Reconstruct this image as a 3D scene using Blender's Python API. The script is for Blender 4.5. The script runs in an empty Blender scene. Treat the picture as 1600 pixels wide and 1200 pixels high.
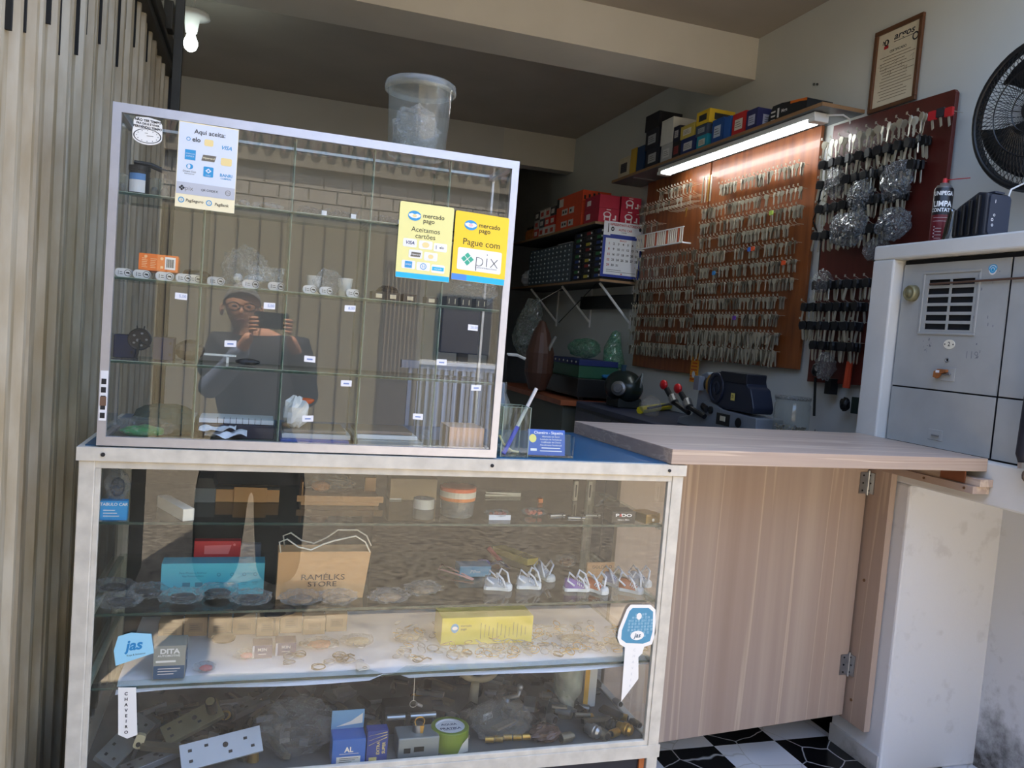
import bpy, math, random
from mathutils import Vector, Matrix, noise
random.seed(7)
PI = math.pi
S = bpy.context.scene
C = S.collection

# ------------------------------------------------------------------ camera
EYE = Vector((0.0, 0.0, 1.36))
YAW, PIT, ROL, FPX = 0.308460, -0.0612087, 0.0800275, 1268.6
_f = Vector((math.sin(YAW)*math.cos(PIT), math.cos(YAW)*math.cos(PIT), math.sin(PIT)))
_r0 = Vector((math.cos(YAW), -math.sin(YAW), 0)); _u0 = _r0.cross(_f)
_r = _r0*math.cos(ROL) + _u0*math.sin(ROL); _u = -_r0*math.sin(ROL) + _u0*math.cos(ROL)
cd = bpy.data.cameras.new('camera'); cam = bpy.data.objects.new('camera', cd); C.objects.link(cam)
cd.sensor_width = 36.0; cd.lens = 36.0*FPX/1600.0; cd.clip_start = 0.02
mw = Matrix((( _r.x, _u.x, -_f.x, EYE.x), (_r.y, _u.y, -_f.y, EYE.y), (_r.z, _u.z, -_f.z, EYE.z), (0, 0, 0, 1)))
cam.matrix_world = mw
S.camera = cam

def at(px, py, X=None, Y=None, Z=None):
    """point of the shop seen at photo pixel (px, py) on the plane X=, Y= or Z="""
    d = _f*FPX + _r*(px-800) - _u*(py-600)
    t = (X-EYE.x)/d.x if X is not None else (Y-EYE.y)/d.y if Y is not None else (Z-EYE.z)/d.z
    return EYE + d*t

# ------------------------------------------------------------------ light
w = bpy.data.worlds.new('sky'); S.world = w; w.use_nodes = True
nt = w.node_tree; nt.nodes.clear()
sky = nt.nodes.new('ShaderNodeTexSky'); sky.sky_type = 'NISHITA'; sky.sun_disc = False
sky.sun_elevation = math.radians(72); sky.sun_rotation = math.radians(0); sky.air_density = 1.0; sky.dust_density = 2.0
bgn = nt.nodes.new('ShaderNodeBackground'); bgn.inputs[1].default_value = 0.24
ow = nt.nodes.new('ShaderNodeOutputWorld')
nt.links.new(sky.outputs[0], bgn.inputs[0]); nt.links.new(bgn.outputs[0], ow.inputs[0])
sd = bpy.data.lights.new('sun', 'SUN'); sd.energy = 6.5; sd.angle = 0.0093; sd.color = (1.0, 0.93, 0.82)
sun = bpy.data.objects.new('sun', sd); C.objects.link(sun)
sdir = Vector((0.12, -0.385, -1.0)).normalized()          # light travels down and out towards the street
sun.rotation_euler = sdir.to_track_quat('-Z', 'Y').to_euler(); sun.location = (0, 4, 8)
S.view_settings.view_transform = 'Standard'; S.view_settings.look = 'None'
S.view_settings.gamma = 1.0; S.view_settings.exposure = 2.15; S.view_settings.use_curve_mapping = False
S.cycles.max_bounces = 10; S.cycles.diffuse_bounces = 5; S.cycles.glossy_bounces = 5
S.cycles.transparent_max_bounces = 40; S.cycles.transmission_bounces = 6
S.cycles.use_denoising = True
try: S.cycles.denoiser = 'OPENIMAGEDENOISE'
except Exception: pass
S.cycles.sample_clamp_indirect = 6.0

# ------------------------------------------------------------------ materials
def lin(c):
    return tuple(((v/255.0)/12.92 if v/255.0 <= 0.04045 else ((v/255.0+0.055)/1.055)**2.4) for v in c)
MATS = {}
def M(name, rgb, rough=0.6, metal=0.0, var=0.0, scale=8.0, bump=0.0, spec=0.5, stretch=(1, 1, 1), rgb2=None, coat=0.0):
    if name in MATS: return MATS[name]
    m = bpy.data.materials.new(name); m.use_nodes = True; MATS[name] = m
    n = m.node_tree; b = n.nodes['Principled BSDF']
    c = lin(rgb) + (1,)
    b.inputs['Base Color'].default_value = c; b.inputs['Roughness'].default_value = rough
    b.inputs['Metallic'].default_value = metal; b.inputs['Specular IOR Level'].default_value = spec
    b.inputs['Coat Weight'].default_value = coat
    if var or bump or rgb2:
        tc = n.nodes.new('ShaderNodeTexCoord'); mp = n.nodes.new('ShaderNodeMapping'); mp.inputs['Scale'].default_value = stretch
        nz = n.nodes.new('ShaderNodeTexNoise'); nz.inputs['Scale'].default_value = scale; nz.inputs['Detail'].default_value = 6
        n.links.new(tc.outputs['Object'], mp.inputs[0]); n.links.new(mp.outputs[0], nz.inputs[0])
        if var or rgb2:
            rp = n.nodes.new('ShaderNodeValToRGB'); rp.color_ramp.elements[0].position = 0.3; rp.color_ramp.elements[1].position = 0.7
            d = lin(rgb2)+(1,) if rgb2 else tuple(max(0, v*(1-var)) for v in c[:3])+(1,)
            rp.color_ramp.elements[0].color = d; rp.color_ramp.elements[1].color = c if rgb2 else tuple(min(1, v*(1+var*0.4)) for v in c[:3])+(1,)
            n.links.new(nz.outputs[0], rp.inputs[0]); n.links.new(rp.outputs[0], b.inputs['Base Color'])
        if bump:
            bp = n.nodes.new('ShaderNodeBump'); bp.inputs['Strength'].default_value = bump; bp.inputs['Distance'].default_value = 0.01
            n.links.new(nz.outputs[0], bp.inputs['Height']); n.links.new(bp.outputs[0], b.inputs['Normal'])
    return m

def glass_mat(name, tint=(1, 1, 1), ior=1.8, dirt=0.0, rough=0.0, haze=(200, 205, 200)):
    """thin clear sheet: lets light straight through, mirrors by Fresnel on the side the ray comes from"""
    m = bpy.data.materials.new(name); m.use_nodes = True; MATS[name] = m
    n = m.node_tree; n.nodes.clear(); L = n.links.new
    tr = n.nodes.new('ShaderNodeBsdfTransparent'); tr.inputs[0].default_value = tint+(1,)
    gl = n.nodes.new('ShaderNodeBsdfGlossy'); gl.inputs['Roughness'].default_value = rough
    fr = n.nodes.new('ShaderNodeFresnel'); fr.inputs[0].default_value = ior
    ge = n.nodes.new('ShaderNodeNewGeometry')
    a = n.nodes.new('ShaderNodeMath'); a.operation = 'SUBTRACT'; a.inputs[0].default_value = 1.0
    mu = n.nodes.new('ShaderNodeMath'); mu.operation = 'MULTIPLY'
    L(ge.outputs['Backfacing'], a.inputs[1]); L(fr.outputs[0], mu.inputs[0]); L(a.outputs[0], mu.inputs[1])
    mx = n.nodes.new('ShaderNodeMixShader'); L(mu.outputs[0], mx.inputs[0]); L(tr.outputs[0], mx.inputs[1]); L(gl.outputs[0], mx.inputs[2])
    out = n.nodes.new('ShaderNodeOutputMaterial'); last = mx
    if dirt:
        df = n.nodes.new('ShaderNodeBsdfDiffuse'); df.inputs[0].default_value = lin(haze)+(1,)
        nz = n.nodes.new('ShaderNodeTexNoise'); nz.inputs['Scale'].default_value = 9; nz.inputs['Detail'].default_value = 8
        tc = n.nodes.new('ShaderNodeTexCoord'); L(tc.outputs['Object'], nz.inputs[0])
        mr = n.nodes.new('ShaderNodeMapRange'); mr.inputs[1].default_value = 0.35; mr.inputs[2].default_value = 0.75
        mr.inputs[3].default_value = dirt*0.5; mr.inputs[4].default_value = dirt*1.6
        L(nz.outputs[0], mr.inputs[0])
        m2 = n.nodes.new('ShaderNodeMixShader'); L(mr.outputs[0], m2.inputs[0]); L(mx.outputs[0], m2.inputs[1]); L(df.outputs[0], m2.inputs[2]); last = m2
    L(last.outputs[0], out.inputs[0])
    return m

def plastic_film(name, rgb, alpha=0.25, rough=0.12, spec=1.0, scale=95):
    """thin wrinkled translucent plastic: see-through sheet, faint milky body, sharp glints on the creases"""
    m = bpy.data.materials.new(name); m.use_nodes = True; MATS[name] = m
    n = m.node_tree; n.nodes.clear(); L = n.links.new
    tr = n.nodes.new('ShaderNodeBsdfTransparent'); df = n.nodes.new('ShaderNodeBsdfDiffuse'); df.inputs[0].default_value = lin(rgb)+(1,)
    gl = n.nodes.new('ShaderNodeBsdfGlossy'); gl.inputs['Roughness'].default_value = rough
    nz = n.nodes.new('ShaderNodeTexNoise'); nz.inputs['Scale'].default_value = scale; nz.inputs['Detail'].default_value = 2.5; nz.inputs['Distortion'].default_value = 2.0
    tc = n.nodes.new('ShaderNodeTexCoord'); L(tc.outputs['Object'], nz.inputs[0])
    bp = n.nodes.new('ShaderNodeBump'); bp.inputs['Strength'].default_value = 1.0; bp.inputs['Distance'].default_value = 0.02
    L(nz.outputs[0], bp.inputs['Height']); L(bp.outputs[0], gl.inputs['Normal']); L(bp.outputs[0], df.inputs['Normal'])
    mr = n.nodes.new('ShaderNodeMapRange'); mr.inputs[1].default_value = 0.40; mr.inputs[2].default_value = 0.70
    mr.inputs[3].default_value = alpha*0.45; mr.inputs[4].default_value = min(1, alpha*1.8); L(nz.outputs[0], mr.inputs[0])
    m1 = n.nodes.new('ShaderNodeMixShader'); L(mr.outputs[0], m1.inputs[0]); L(tr.outputs[0], m1.inputs[1]); L(df.outputs[0], m1.inputs[2])
    lw = n.nodes.new('ShaderNodeLayerWeight'); lw.inputs[0].default_value = 0.25; L(bp.outputs[0], lw.inputs['Normal'])
    ml = n.nodes.new('ShaderNodeMath'); ml.operation = 'MULTIPLY_ADD'; ml.inputs[1].default_value = 0.22*spec; L(lw.outputs['Facing'], ml.inputs[0])
    n5 = n.nodes.new('ShaderNodeTexNoise'); n5.inputs['Scale'].default_value = scale*0.55; n5.inputs['Detail'].default_value = 1.5; n5.inputs['Distortion'].default_value = 2.5; L(tc.outputs['Object'], n5.inputs[0])
    sb = n.nodes.new('ShaderNodeMath'); sb.operation = 'SUBTRACT'; sb.inputs[1].default_value = 0.5; L(n5.outputs[0], sb.inputs[0])
    ab = n.nodes.new('ShaderNodeMath'); ab.operation = 'ABSOLUTE'; L(sb.outputs[0], ab.inputs[0])
    rg = n.nodes.new('ShaderNodeMapRange'); rg.inputs[1].default_value = 0.0; rg.inputs[2].default_value = 0.030; rg.inputs[3].default_value = 0.55; rg.inputs[4].default_value = 0.03; L(ab.outputs[0], rg.inputs[0])
    L(rg.outputs[0], ml.inputs[2])
    m2 = n.nodes.new('ShaderNodeMixShader'); L(ml.outputs[0], m2.inputs[0]); L(m1.outputs[0], m2.inputs[1]); L(gl.outputs[0], m2.inputs[2])
    out = n.nodes.new('ShaderNodeOutputMaterial'); L(m2.outputs[0], out.inputs[0])
    return m

def laminate(name, axis):
    """pale greyish wood laminate, long streaks along the given axis"""
    m = bpy.data.materials.new(name); m.use_nodes = True; MATS[name] = m
    n = m.node_tree; b = n.nodes['Principled BSDF']; L = n.links.new
    tc = n.nodes.new('ShaderNodeTexCoord'); mp = n.nodes.new('ShaderNodeMapping')
    sc = {'x': (0.4, 9, 30), 'y': (9, 0.4, 9), 'z': (9, 9, 0.22)}[axis]; mp.inputs['Scale'].default_value = sc
    n1 = n.nodes.new('ShaderNodeTexNoise'); n1.inputs['Scale'].default_value = 1.0; n1.inputs['Detail'].default_value = 3; n1.inputs['Distortion'].default_value = 0.3
    n2 = n.nodes.new('ShaderNodeTexNoise'); n2.inputs['Scale'].default_value = 7.0; n2.inputs['Detail'].default_value = 5
    L(tc.outputs['Object'], mp.inputs[0]); L(mp.outputs[0], n1.inputs[0]); L(mp.outputs[0], n2.inputs[0])
    r1 = n.nodes.new('ShaderNodeValToRGB'); e = r1.color_ramp.elements
    e[0].position = 0.25; e[0].color = lin((162, 141, 127))+(1,); e[1].position = 0.75; e[1].color = lin((182, 165, 151))+(1,)
    x = e.new(0.47); x.color = lin((172, 152, 138))+(1,); x = e.new(0.5); x.color = lin((196, 178, 160))+(1,); x = e.new(0.512); x.color = lin((170, 151, 138))+(1,)
    r2 = n.nodes.new('ShaderNodeValToRGB'); r2.color_ramp.elements[0].position = 0.3; r2.color_ramp.elements[0].color = (0.91, 0.905, 0.90, 1); r2.color_ramp.elements[1].position = 0.7
    mx = n.nodes.new('ShaderNodeMixRGB'); mx.blend_type = 'MULTIPLY'; mx.inputs[0].default_value = 0.9
    L(n1.outputs[0], r1.inputs[0]); L(n2.outputs[0], r2.inputs[0]); L(r1.outputs[0], mx.inputs[1]); L(r2.outputs[0], mx.inputs[2])
    L(mx.outputs[0], b.inputs['Base Color']); b.inputs['Roughness'].default_value = 0.42
    return m

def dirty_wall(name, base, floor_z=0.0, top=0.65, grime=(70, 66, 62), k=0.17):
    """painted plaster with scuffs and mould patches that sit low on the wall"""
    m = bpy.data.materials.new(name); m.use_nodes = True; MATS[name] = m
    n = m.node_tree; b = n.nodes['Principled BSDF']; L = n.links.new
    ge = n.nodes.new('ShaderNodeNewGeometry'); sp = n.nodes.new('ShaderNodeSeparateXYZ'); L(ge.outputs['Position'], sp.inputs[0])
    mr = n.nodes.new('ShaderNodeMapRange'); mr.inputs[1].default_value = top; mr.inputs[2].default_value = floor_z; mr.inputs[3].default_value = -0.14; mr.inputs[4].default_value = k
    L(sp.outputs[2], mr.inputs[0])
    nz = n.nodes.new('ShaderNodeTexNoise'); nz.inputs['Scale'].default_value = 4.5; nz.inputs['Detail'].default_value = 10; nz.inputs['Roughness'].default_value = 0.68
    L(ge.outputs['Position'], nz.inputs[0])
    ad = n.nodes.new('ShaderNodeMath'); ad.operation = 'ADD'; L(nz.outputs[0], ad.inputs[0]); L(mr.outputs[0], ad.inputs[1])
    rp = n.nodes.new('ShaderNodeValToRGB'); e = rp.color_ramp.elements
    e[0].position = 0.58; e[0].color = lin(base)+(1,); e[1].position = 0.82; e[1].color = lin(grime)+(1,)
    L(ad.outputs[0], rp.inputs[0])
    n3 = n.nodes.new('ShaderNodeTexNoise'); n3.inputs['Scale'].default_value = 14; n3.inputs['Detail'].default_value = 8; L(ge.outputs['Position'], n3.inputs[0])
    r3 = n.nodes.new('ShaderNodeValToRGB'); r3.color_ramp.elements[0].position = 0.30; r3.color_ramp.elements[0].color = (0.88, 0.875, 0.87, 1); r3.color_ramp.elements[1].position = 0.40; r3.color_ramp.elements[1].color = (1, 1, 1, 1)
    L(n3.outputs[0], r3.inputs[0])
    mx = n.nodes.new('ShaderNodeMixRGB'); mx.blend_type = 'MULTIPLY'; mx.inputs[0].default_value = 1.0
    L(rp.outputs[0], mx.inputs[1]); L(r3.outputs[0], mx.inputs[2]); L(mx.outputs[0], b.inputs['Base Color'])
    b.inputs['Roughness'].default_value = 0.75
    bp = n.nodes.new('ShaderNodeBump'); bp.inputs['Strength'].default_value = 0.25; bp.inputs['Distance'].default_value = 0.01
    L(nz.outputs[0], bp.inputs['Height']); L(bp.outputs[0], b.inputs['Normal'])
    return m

def floor_tiles(name):
    """black and white marbled checker"""
    m = bpy.data.materials.new(name); m.use_nodes = True; MATS[name] = m
    n = m.node_tree; b = n.nodes['Principled BSDF']; L = n.links.new
    ge = n.nodes.new('ShaderNodeNewGeometry'); mp = n.nodes.new('ShaderNodeMapping')
    mp.inputs['Location'].default_value = (-1.585, -2.356, 0.1); mp.vector_type = 'POINT'
    L(ge.outputs['Position'], mp.inputs[0])
    ck = n.nodes.new('ShaderNodeTexChecker'); ck.inputs['Scale'].default_value = 1/0.245
    ck.inputs[1].default_value = lin((214, 216, 222))+(1,); ck.inputs[2].default_value = lin((18, 18, 20))+(1,)
    L(mp.outputs[0], ck.inputs[0])
    vo = n.nodes.new('ShaderNodeTexVoronoi'); vo.feature = 'DISTANCE_TO_EDGE'; vo.inputs['Scale'].default_value = 6.5
    nz = n.nodes.new('ShaderNodeTexNoise'); nz.inputs['Scale'].default_value = 5; nz.inputs['Detail'].default_value = 5
    mv = n.nodes.new('ShaderNodeMixRGB'); mv.inputs[0].default_value = 0.22; L(ge.outputs['Position'], mv.inputs[1]); L(nz.outputs['Color'], mv.inputs[2])
    L(mv.outputs[0], vo.inputs[0])
    rp = n.nodes.new('ShaderNodeValToRGB'); rp.color_ramp.elements[0].position = 0.0; rp.color_ramp.elements[0].color = (1, 1, 1, 1); rp.color_ramp.elements[1].position = 0.014; rp.color_ramp.elements[1].color = (0, 0, 0, 1)
    L(vo.outputs['Distance'], rp.inputs[0])
    iv = n.nodes.new('ShaderNodeInvert'); L(ck.outputs[0], iv.inputs[1])
    mx = n.nodes.new('ShaderNodeMixRGB'); ml = n.nodes.new('ShaderNodeMath'); ml.operation = 'MULTIPLY'; ml.inputs[1].default_value = 0.55
    L(rp.outputs[0], ml.inputs[0]); L(ml.outputs[0], mx.inputs[0]); L(ck.outputs[0], mx.inputs[1]); L(iv.outputs[0], mx.inputs[2])
    L(mx.outputs[0], b.inputs['Base Color']); b.inputs['Roughness'].default_value = 0.22
    return m

# ------------------------------------------------------------------ mesh building
class Fr:
    """a flat working frame: origin, right, up; w points towards the viewer of the face"""
    def __init__(s, o, r, u): s.o = Vector(o); s.r = Vector(r).normalized(); s.u = Vector(u).normalized(); s.w = s.r.cross(s.u)
    def p(s, a, b, c=0.0): return s.o + s.r*a + s.u*b + s.w*c
def front(x, y, z): return Fr((x, y, z), (1, 0, 0), (0, 0, 1))           # faces the street (-Y)
def side(x, y, z): return Fr((x, y, z), (0, -1, 0), (0, 0, 1))            # faces -X (right wall things)
TXT = {}
def text_mesh(body, bold=0.0, shear=0.0):
    k = (body, bold, shear)
    if k not in TXT:
        cu = bpy.data.curves.new('t', 'FONT'); cu.body = body; cu.size = 1.0; cu.align_x = 'CENTER'; cu.align_y = 'CENTER'
        cu.offset = bold; cu.shear = shear; cu.resolution_u = 3; cu.space_line = 1.0
        o = bpy.data.objects.new('t', cu); C.objects.link(o)
        dg = bpy.context.evaluated_depsgraph_get(); dg.update()
        me = bpy.data.meshes.new_from_object(o.evaluated_get(dg))
        vs = [v.co.copy() for v in me.vertices]; fs = [tuple(p.vertices) for p in me.polygons]
        bpy.data.objects.remove(o); bpy.data.meshes.remove(me)
        TXT[k] = (vs, fs, max([v.x for v in vs])-min([v.x for v in vs]) if vs else 1)
    return TXT[k]
ORG = {}
class MB:
    def __init__(s): s.v = []; s.f = []; s.m = []; s.mi = 0; s.M = None
    def mat(s, i): s.mi = i; return s
    def add(s, vs, fs):
        b = len(s.v)
        if s.M is not None: vs = [s.M @ Vector(q) for q in vs]
        s.v.extend([Vector(q) for q in vs])
        for q in fs: s.f.append(tuple(i+b for i in q)); s.m.append(s.mi)
        return s
    def box(s, x0, y0, z0, x1, y1, z1):
        return s.add([(x0,y0,z0),(x1,y0,z0),(x1,y1,z0),(x0,y1,z0),(x0,y0,z1),(x1,y0,z1),(x1,y1,z1),(x0,y1,z1)],
                     [(0,3,2,1),(4,5,6,7),(0,1,5,4),(1,2,6,5),(2,3,7,6),(3,0,4,7)])
    def bar(s, fr, u0, v0, w0, u1, v1, w1):
        p = fr.p
        return s.add([p(u0,v0,w0),p(u1,v0,w0),p(u1,v1,w0),p(u0,v1,w0),p(u0,v0,w1),p(u1,v0,w1),p(u1,v1,w1),p(u0,v1,w1)],
                     [(0,3,2,1),(4,5,6,7),(0,1,5,4),(1,2,6,5),(2,3,7,6),(3,0,4,7)])
    def cyl(s, p0, p1, r0, r1=None, n=16, cap=True):
        p0 = Vector(p0); p1 = Vector(p1); r1 = r0 if r1 is None else r1
        a = (p1-p0).normalized(); b = a.orthogonal().normalized(); c = a.cross(b)
        vs = []
        for p, r in ((p0, r0), (p1, r1)):
            for i in range(n):
                t = 2*PI*i/n; vs.append(p + b*math.cos(t)*r + c*math.sin(t)*r)
        fs = [(i, (i+1) % n, n+(i+1) % n, n+i) for i in range(n)]
        if cap: fs += [tuple(reversed(range(n))), tuple(range(n, 2*n))]
        return s.add(vs, fs)
    def tube(s, pts, r, n=6, closed=False):
        pts = [Vector(p) for p in pts]; k = len(pts); vs = []; fs = []; b = None
        for i, p in enumerate(pts):
            q0 = pts[(i-1) % k] if closed or i else pts[0]; q1 = pts[(i+1) % k] if closed or i < k-1 else pts[-1]
            a = (q1-q0).normalized() if (q1-q0).length > 1e-9 else Vector((0, 0, 1))
            b = a.orthogonal().normalized() if b is None else (b-a*b.dot(a)).normalized()
            c = a.cross(b); rr = r[i] if isinstance(r, (list, tuple)) else r
            for j in range(n): t = 2*PI*j/n; vs.append(p+b*math.cos(t)*rr+c*math.sin(t)*rr)
        for i in range(k if closed else k-1):
            for j in range(n):
                A = i*n+j; B = i*n+(j+1) % n; D = ((i+1) % k)*n+j; E = ((i+1) % k)*n+(j+1) % n; fs.append((A, B, E, D))
        if not closed: fs += [tuple(reversed(range(n))), tuple(range((k-1)*n, k*n))]
        return s.add(vs, fs)
    def lathe(s, c, prof, n=24, axis=(0, 0, 1)):
        c = Vector(c); a = Vector(axis).normalized(); b = a.orthogonal().normalized(); d = a.cross(b); vs = []; fs = []
        for r, z in prof:
            for i in range(n): t = 2*PI*i/n; vs.append(c+a*z+(b*math.cos(t)+d*math.sin(t))*max(r, 1e-5))
        for k in range(len(prof)-1):
            for i in range(n): fs.append((k*n+i, k*n+(i+1) % n, (k+1)*n+(i+1) % n, (k+1)*n+i))
        return s.add(vs, fs)
    def prism(s, fr, pts, w0, w1):
        n = len(pts); vs = [fr.p(a, b, w0) for a, b in pts]+[fr.p(a, b, w1) for a, b in pts]
        ar = sum(pts[i][0]*pts[(i+1) % n][1]-pts[(i+1) % n][0]*pts[i][1] for i in range(n))
        fs = [tuple(reversed(range(n))), tuple(range(n, 2*n))]+[(i, (i+1) % n, n+(i+1) % n, n+i) for i in range(n)]
        if ar < 0: fs = [tuple(reversed(f)) for f in fs]
        return s.add(vs, fs)
    def face(s, fr, pts, w):
        ar = sum(pts[i][0]*pts[(i+1) % len(pts)][1]-pts[(i+1) % len(pts)][0]*pts[i][1] for i in range(len(pts)))
        if ar < 0: pts = list(reversed(pts))
        return s.add([fr.p(a, b, w) for a, b in pts], [tuple(range(len(pts)))])
    def rect(s, fr, u0, v0, u1, v1, w, r=0.0):
        return s.face(fr, rrect(u0, v0, u1, v1, r), w)
    def ell(s, fr, cu, cv, ru, rv, w, n=24): return s.face(fr, [(cu+ru*math.cos(2*PI*i/n), cv+rv*math.sin(2*PI*i/n)) for i in range(n)], w)
    def ring(s, fr, cu, cv, ro, ri, w, n=24, k=1.0):
        vs = [fr.p(cu+ro*math.cos(2*PI*i/n), cv+ro*k*math.sin(2*PI*i/n), w) for i in range(n)]+[fr.p(cu+ri*math.cos(2*PI*i/n), cv+ri*k*math.sin(2*PI*i/n), w) for i in range(n)]
        return s.add(vs, [(i, (i+1) % n, n+(i+1) % n, n+i) for i in range(n)])
    def text(s, fr, body, cu, cv, size, w, bold=0.0, shear=0.0, width=None, rot=0.0):
        vs, fs, wd = text_mesh(body, bold, shear); k = size; kx = size if width is None else width/wd
        ca, sa = math.cos(rot), math.sin(rot)
        return s.add([fr.p(cu+q.x*kx*ca-q.y*k*sa, cv+q.x*kx*sa+q.y*k*ca, w) for q in vs], fs)
    def torus(s, c, nrm, R, r, n=20, m=6, kx=1.0):
        c = Vector(c); a = Vector(nrm).normalized(); b = a.orthogonal().normalized(); d = a.cross(b)
        return s.tube([c+b*R*kx*math.cos(2*PI*i/n)+d*R*math.sin(2*PI*i/n) for i in range(n)], r, m, True)
    def blob(s, c, rad, seed=0, amp=0.25, nu=20, nv=12, freq=2.5, sharp=True, flat=0.0):
        c = Vector(c); off = Vector((seed*3.7, seed*1.3, seed*7.1)); vs = []; fs = []
        for j in range(nv+1):
            ph = PI*j/nv-PI/2
            for i in range(nu):
                t = 2*PI*i/nu; d = Vector((math.cos(ph)*math.cos(t), math.cos(ph)*math.sin(t), math.sin(ph)))
                k = noise.noise(d*freq+off)*amp + noise.noise(d*freq*2.7+off)*amp*0.5
                if sharp: k = abs(k)*1.1-amp*0.25
                q = Vector((d.x*rad[0], d.y*rad[1], d.z*rad[2]))*(1+k)
                if flat and q.z < -rad[2]*flat: q.z = -rad[2]*flat
                vs.append(c+q)
        for j in range(nv):
            for i in range(nu): fs.append((j*nu+i, j*nu+(i+1) % nu, (j+1)*nu+(i+1) % nu, (j+1)*nu+i))
        return s.add(vs, fs)
    def sheet(s, fr, u0, v0, u1, v1, nu, nv, fn):
        vs = [fr.p(u0+(u1-u0)*i/nu, v0+(v1-v0)*j/nv, fn(i/nu, j/nv)) for j in range(nv+1) for i in range(nu+1)]
        return s.add(vs, [(j*(nu+1)+i, j*(nu+1)+i+1, (j+1)*(nu+1)+i+1, (j+1)*(nu+1)+i) for j in range(nv) for i in range(nu)])
    def build(s, name, mats, parent=None, smooth=False, bevel=0.0, seg=2, solid=0.0, sub=0, loc=None):
        if not isinstance(mats, (list, tuple)): mats = [mats]
        if parent is not None: o0 = ORG[parent.name]
        elif loc is not None: o0 = Vector(loc)
        else:
            xs = [q.x for q in s.v]; ys = [q.y for q in s.v]; zs = [q.z for q in s.v]
            o0 = Vector(((min(xs)+max(xs))/2, (min(ys)+max(ys))/2, min(zs)))
        me = bpy.data.meshes.new(name); me.from_pydata([q-o0 for q in s.v], [], s.f)
        for m in mats: me.materials.append(m)
        me.polygons.foreach_set('material_index', s.m)
        if smooth: me.polygons.foreach_set('use_smooth', [True]*len(s.f))
        me.update(); ob = bpy.data.objects.new(name, me); C.objects.link(ob); ORG[ob.name] = o0
        if parent is not None: ob.parent = parent
        else: ob.location = o0
        if solid: d = ob.modifiers.new('s', 'SOLIDIFY'); d.thickness = solid; d.offset = 0
        if bevel:
            d = ob.modifiers.new('b', 'BEVEL'); d.width = bevel; d.segments = seg; d.limit_method = 'ANGLE'; d.angle_limit = 0.7
        if sub: d = ob.modifiers.new('u', 'SUBSURF'); d.levels = sub; d.render_levels = sub
        if smooth == 'auto' or (smooth and bevel):
            d = ob.modifiers.new('w', 'WEIGHTED_NORMAL')
        return ob
def rrect(u0, v0, u1, v1, r=0.0, k=4):
    if not r: return [(u0, v0), (u1, v0), (u1, v1), (u0, v1)]
    o = []
    for cx, cy, a in ((u1-r, v0+r, -PI/2), (u1-r, v1-r, 0), (u0+r, v1-r, PI/2), (u0+r, v0+r, PI)):
        for i in range(k+1): t = a+PI/2*i/k; o.append((cx+r*math.cos(t), cy+r*math.sin(t)))
    return o
def tag(o, label, cat, group=None, kind=None):
    o['label'] = label; o['category'] = cat
    if group: o['group'] = group
    if kind: o['kind'] = kind
    return o
def thing(name, label, cat, loc, group=None):
    o = bpy.data.objects.new(name, None); o.empty_display_size = 0.05; C.objects.link(o); o.location = loc; ORG[o.name] = Vector(loc)
    return tag(o, label, cat, group)
def struct(mb, name, mats, **k):
    o = mb.build(name, mats, **k); o['kind'] = 'structure'; return o
def dup(root, loc, rotz=0.0, label=None, group=None, rot=None, scale=None):
    r = root.copy(); C.objects.link(r); r.location = loc; r.rotation_euler = rot if rot else (0, 0, rotz)
    if scale: r.scale = (scale,)*3
    if label: r['label'] = label
    if group: r['group'] = group
    for ch in list(root.children):
        c = ch.copy(); C.objects.link(c); c.parent = r
        for g in ch.children: d = g.copy(); C.objects.link(d); d.parent = c
    return r
rnd = random.uniform

white_frame = M('painted_white_metal', (205, 200, 188), 0.5, 0.0, 0.16, 30, 0.05)
alu = M('brushed_aluminium', (196, 198, 208), 0.38, 0.75, 0.06, 40)
dark_metal = M('dark_metal', (40, 42, 46), 0.45, 0.6)
black_pl = M('black_plastic', (18, 18, 20), 0.4)
nickel = M('nickel', (192, 186, 168), 0.36, 0.6)
nickel_dk = M('worn_nickel', (128, 120, 104), 0.42, 0.6)
steel = M('steel', (170, 172, 176), 0.33, 0.9, 0.1, 30)
brass = M('brass', (200, 160, 80), 0.32, 0.9, 0.12, 30)
white_pl = M('white_plastic', (232, 232, 230), 0.45)
paper = M('white_paper', (226, 228, 234), 0.8, 0, 0.04, 12)
ink = M('dark_ink', (30, 30, 34), 0.7)
kraft = M('kraft_paper', (202, 160, 110), 0.8, 0, 0.06, 20)
carton = M('carton_board', (190, 148, 104), 0.82, 0, 0.08, 14)
film = plastic_film('clear_film', (205, 214, 222), 0.09, 0.06, 1.5)
film_dk = plastic_film('clear_film_over_black', (110, 114, 120), 0.30, 0.08, 1.4)
pane = glass_mat('window_glass', (0.96, 0.97, 0.965), 1.82, 0.008, 0.0)
shelf_gl = glass_mat('shelf_glass', (0.90, 0.945, 0.92), 1.5, 0.008)
edge_gl = M('glass_edge_green', (34, 60, 54), 0.15, 0, 0.1, 20)
clear_pl = glass_mat('clear_rigid_plastic', (0.90, 0.93, 0.92), 1.7, 0.13, 0.05)
blue_c = M('sky_blue', (40, 160, 215), 0.5); red_c = M('red', (190, 35, 40), 0.5); orange_c = M('orange', (235, 120, 30), 0.5)
yellow_c = M('yellow', (240, 205, 40), 0.5); navy = M('navy', (24, 40, 96), 0.5); green_c = M('green', (60, 170, 140), 0.5)
teal_c = M('teal', (70, 178, 196), 0.55); magenta_c = M('crimson', (176, 26, 60), 0.5); grey_c = M('grey', (120, 122, 126), 0.55)
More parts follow.
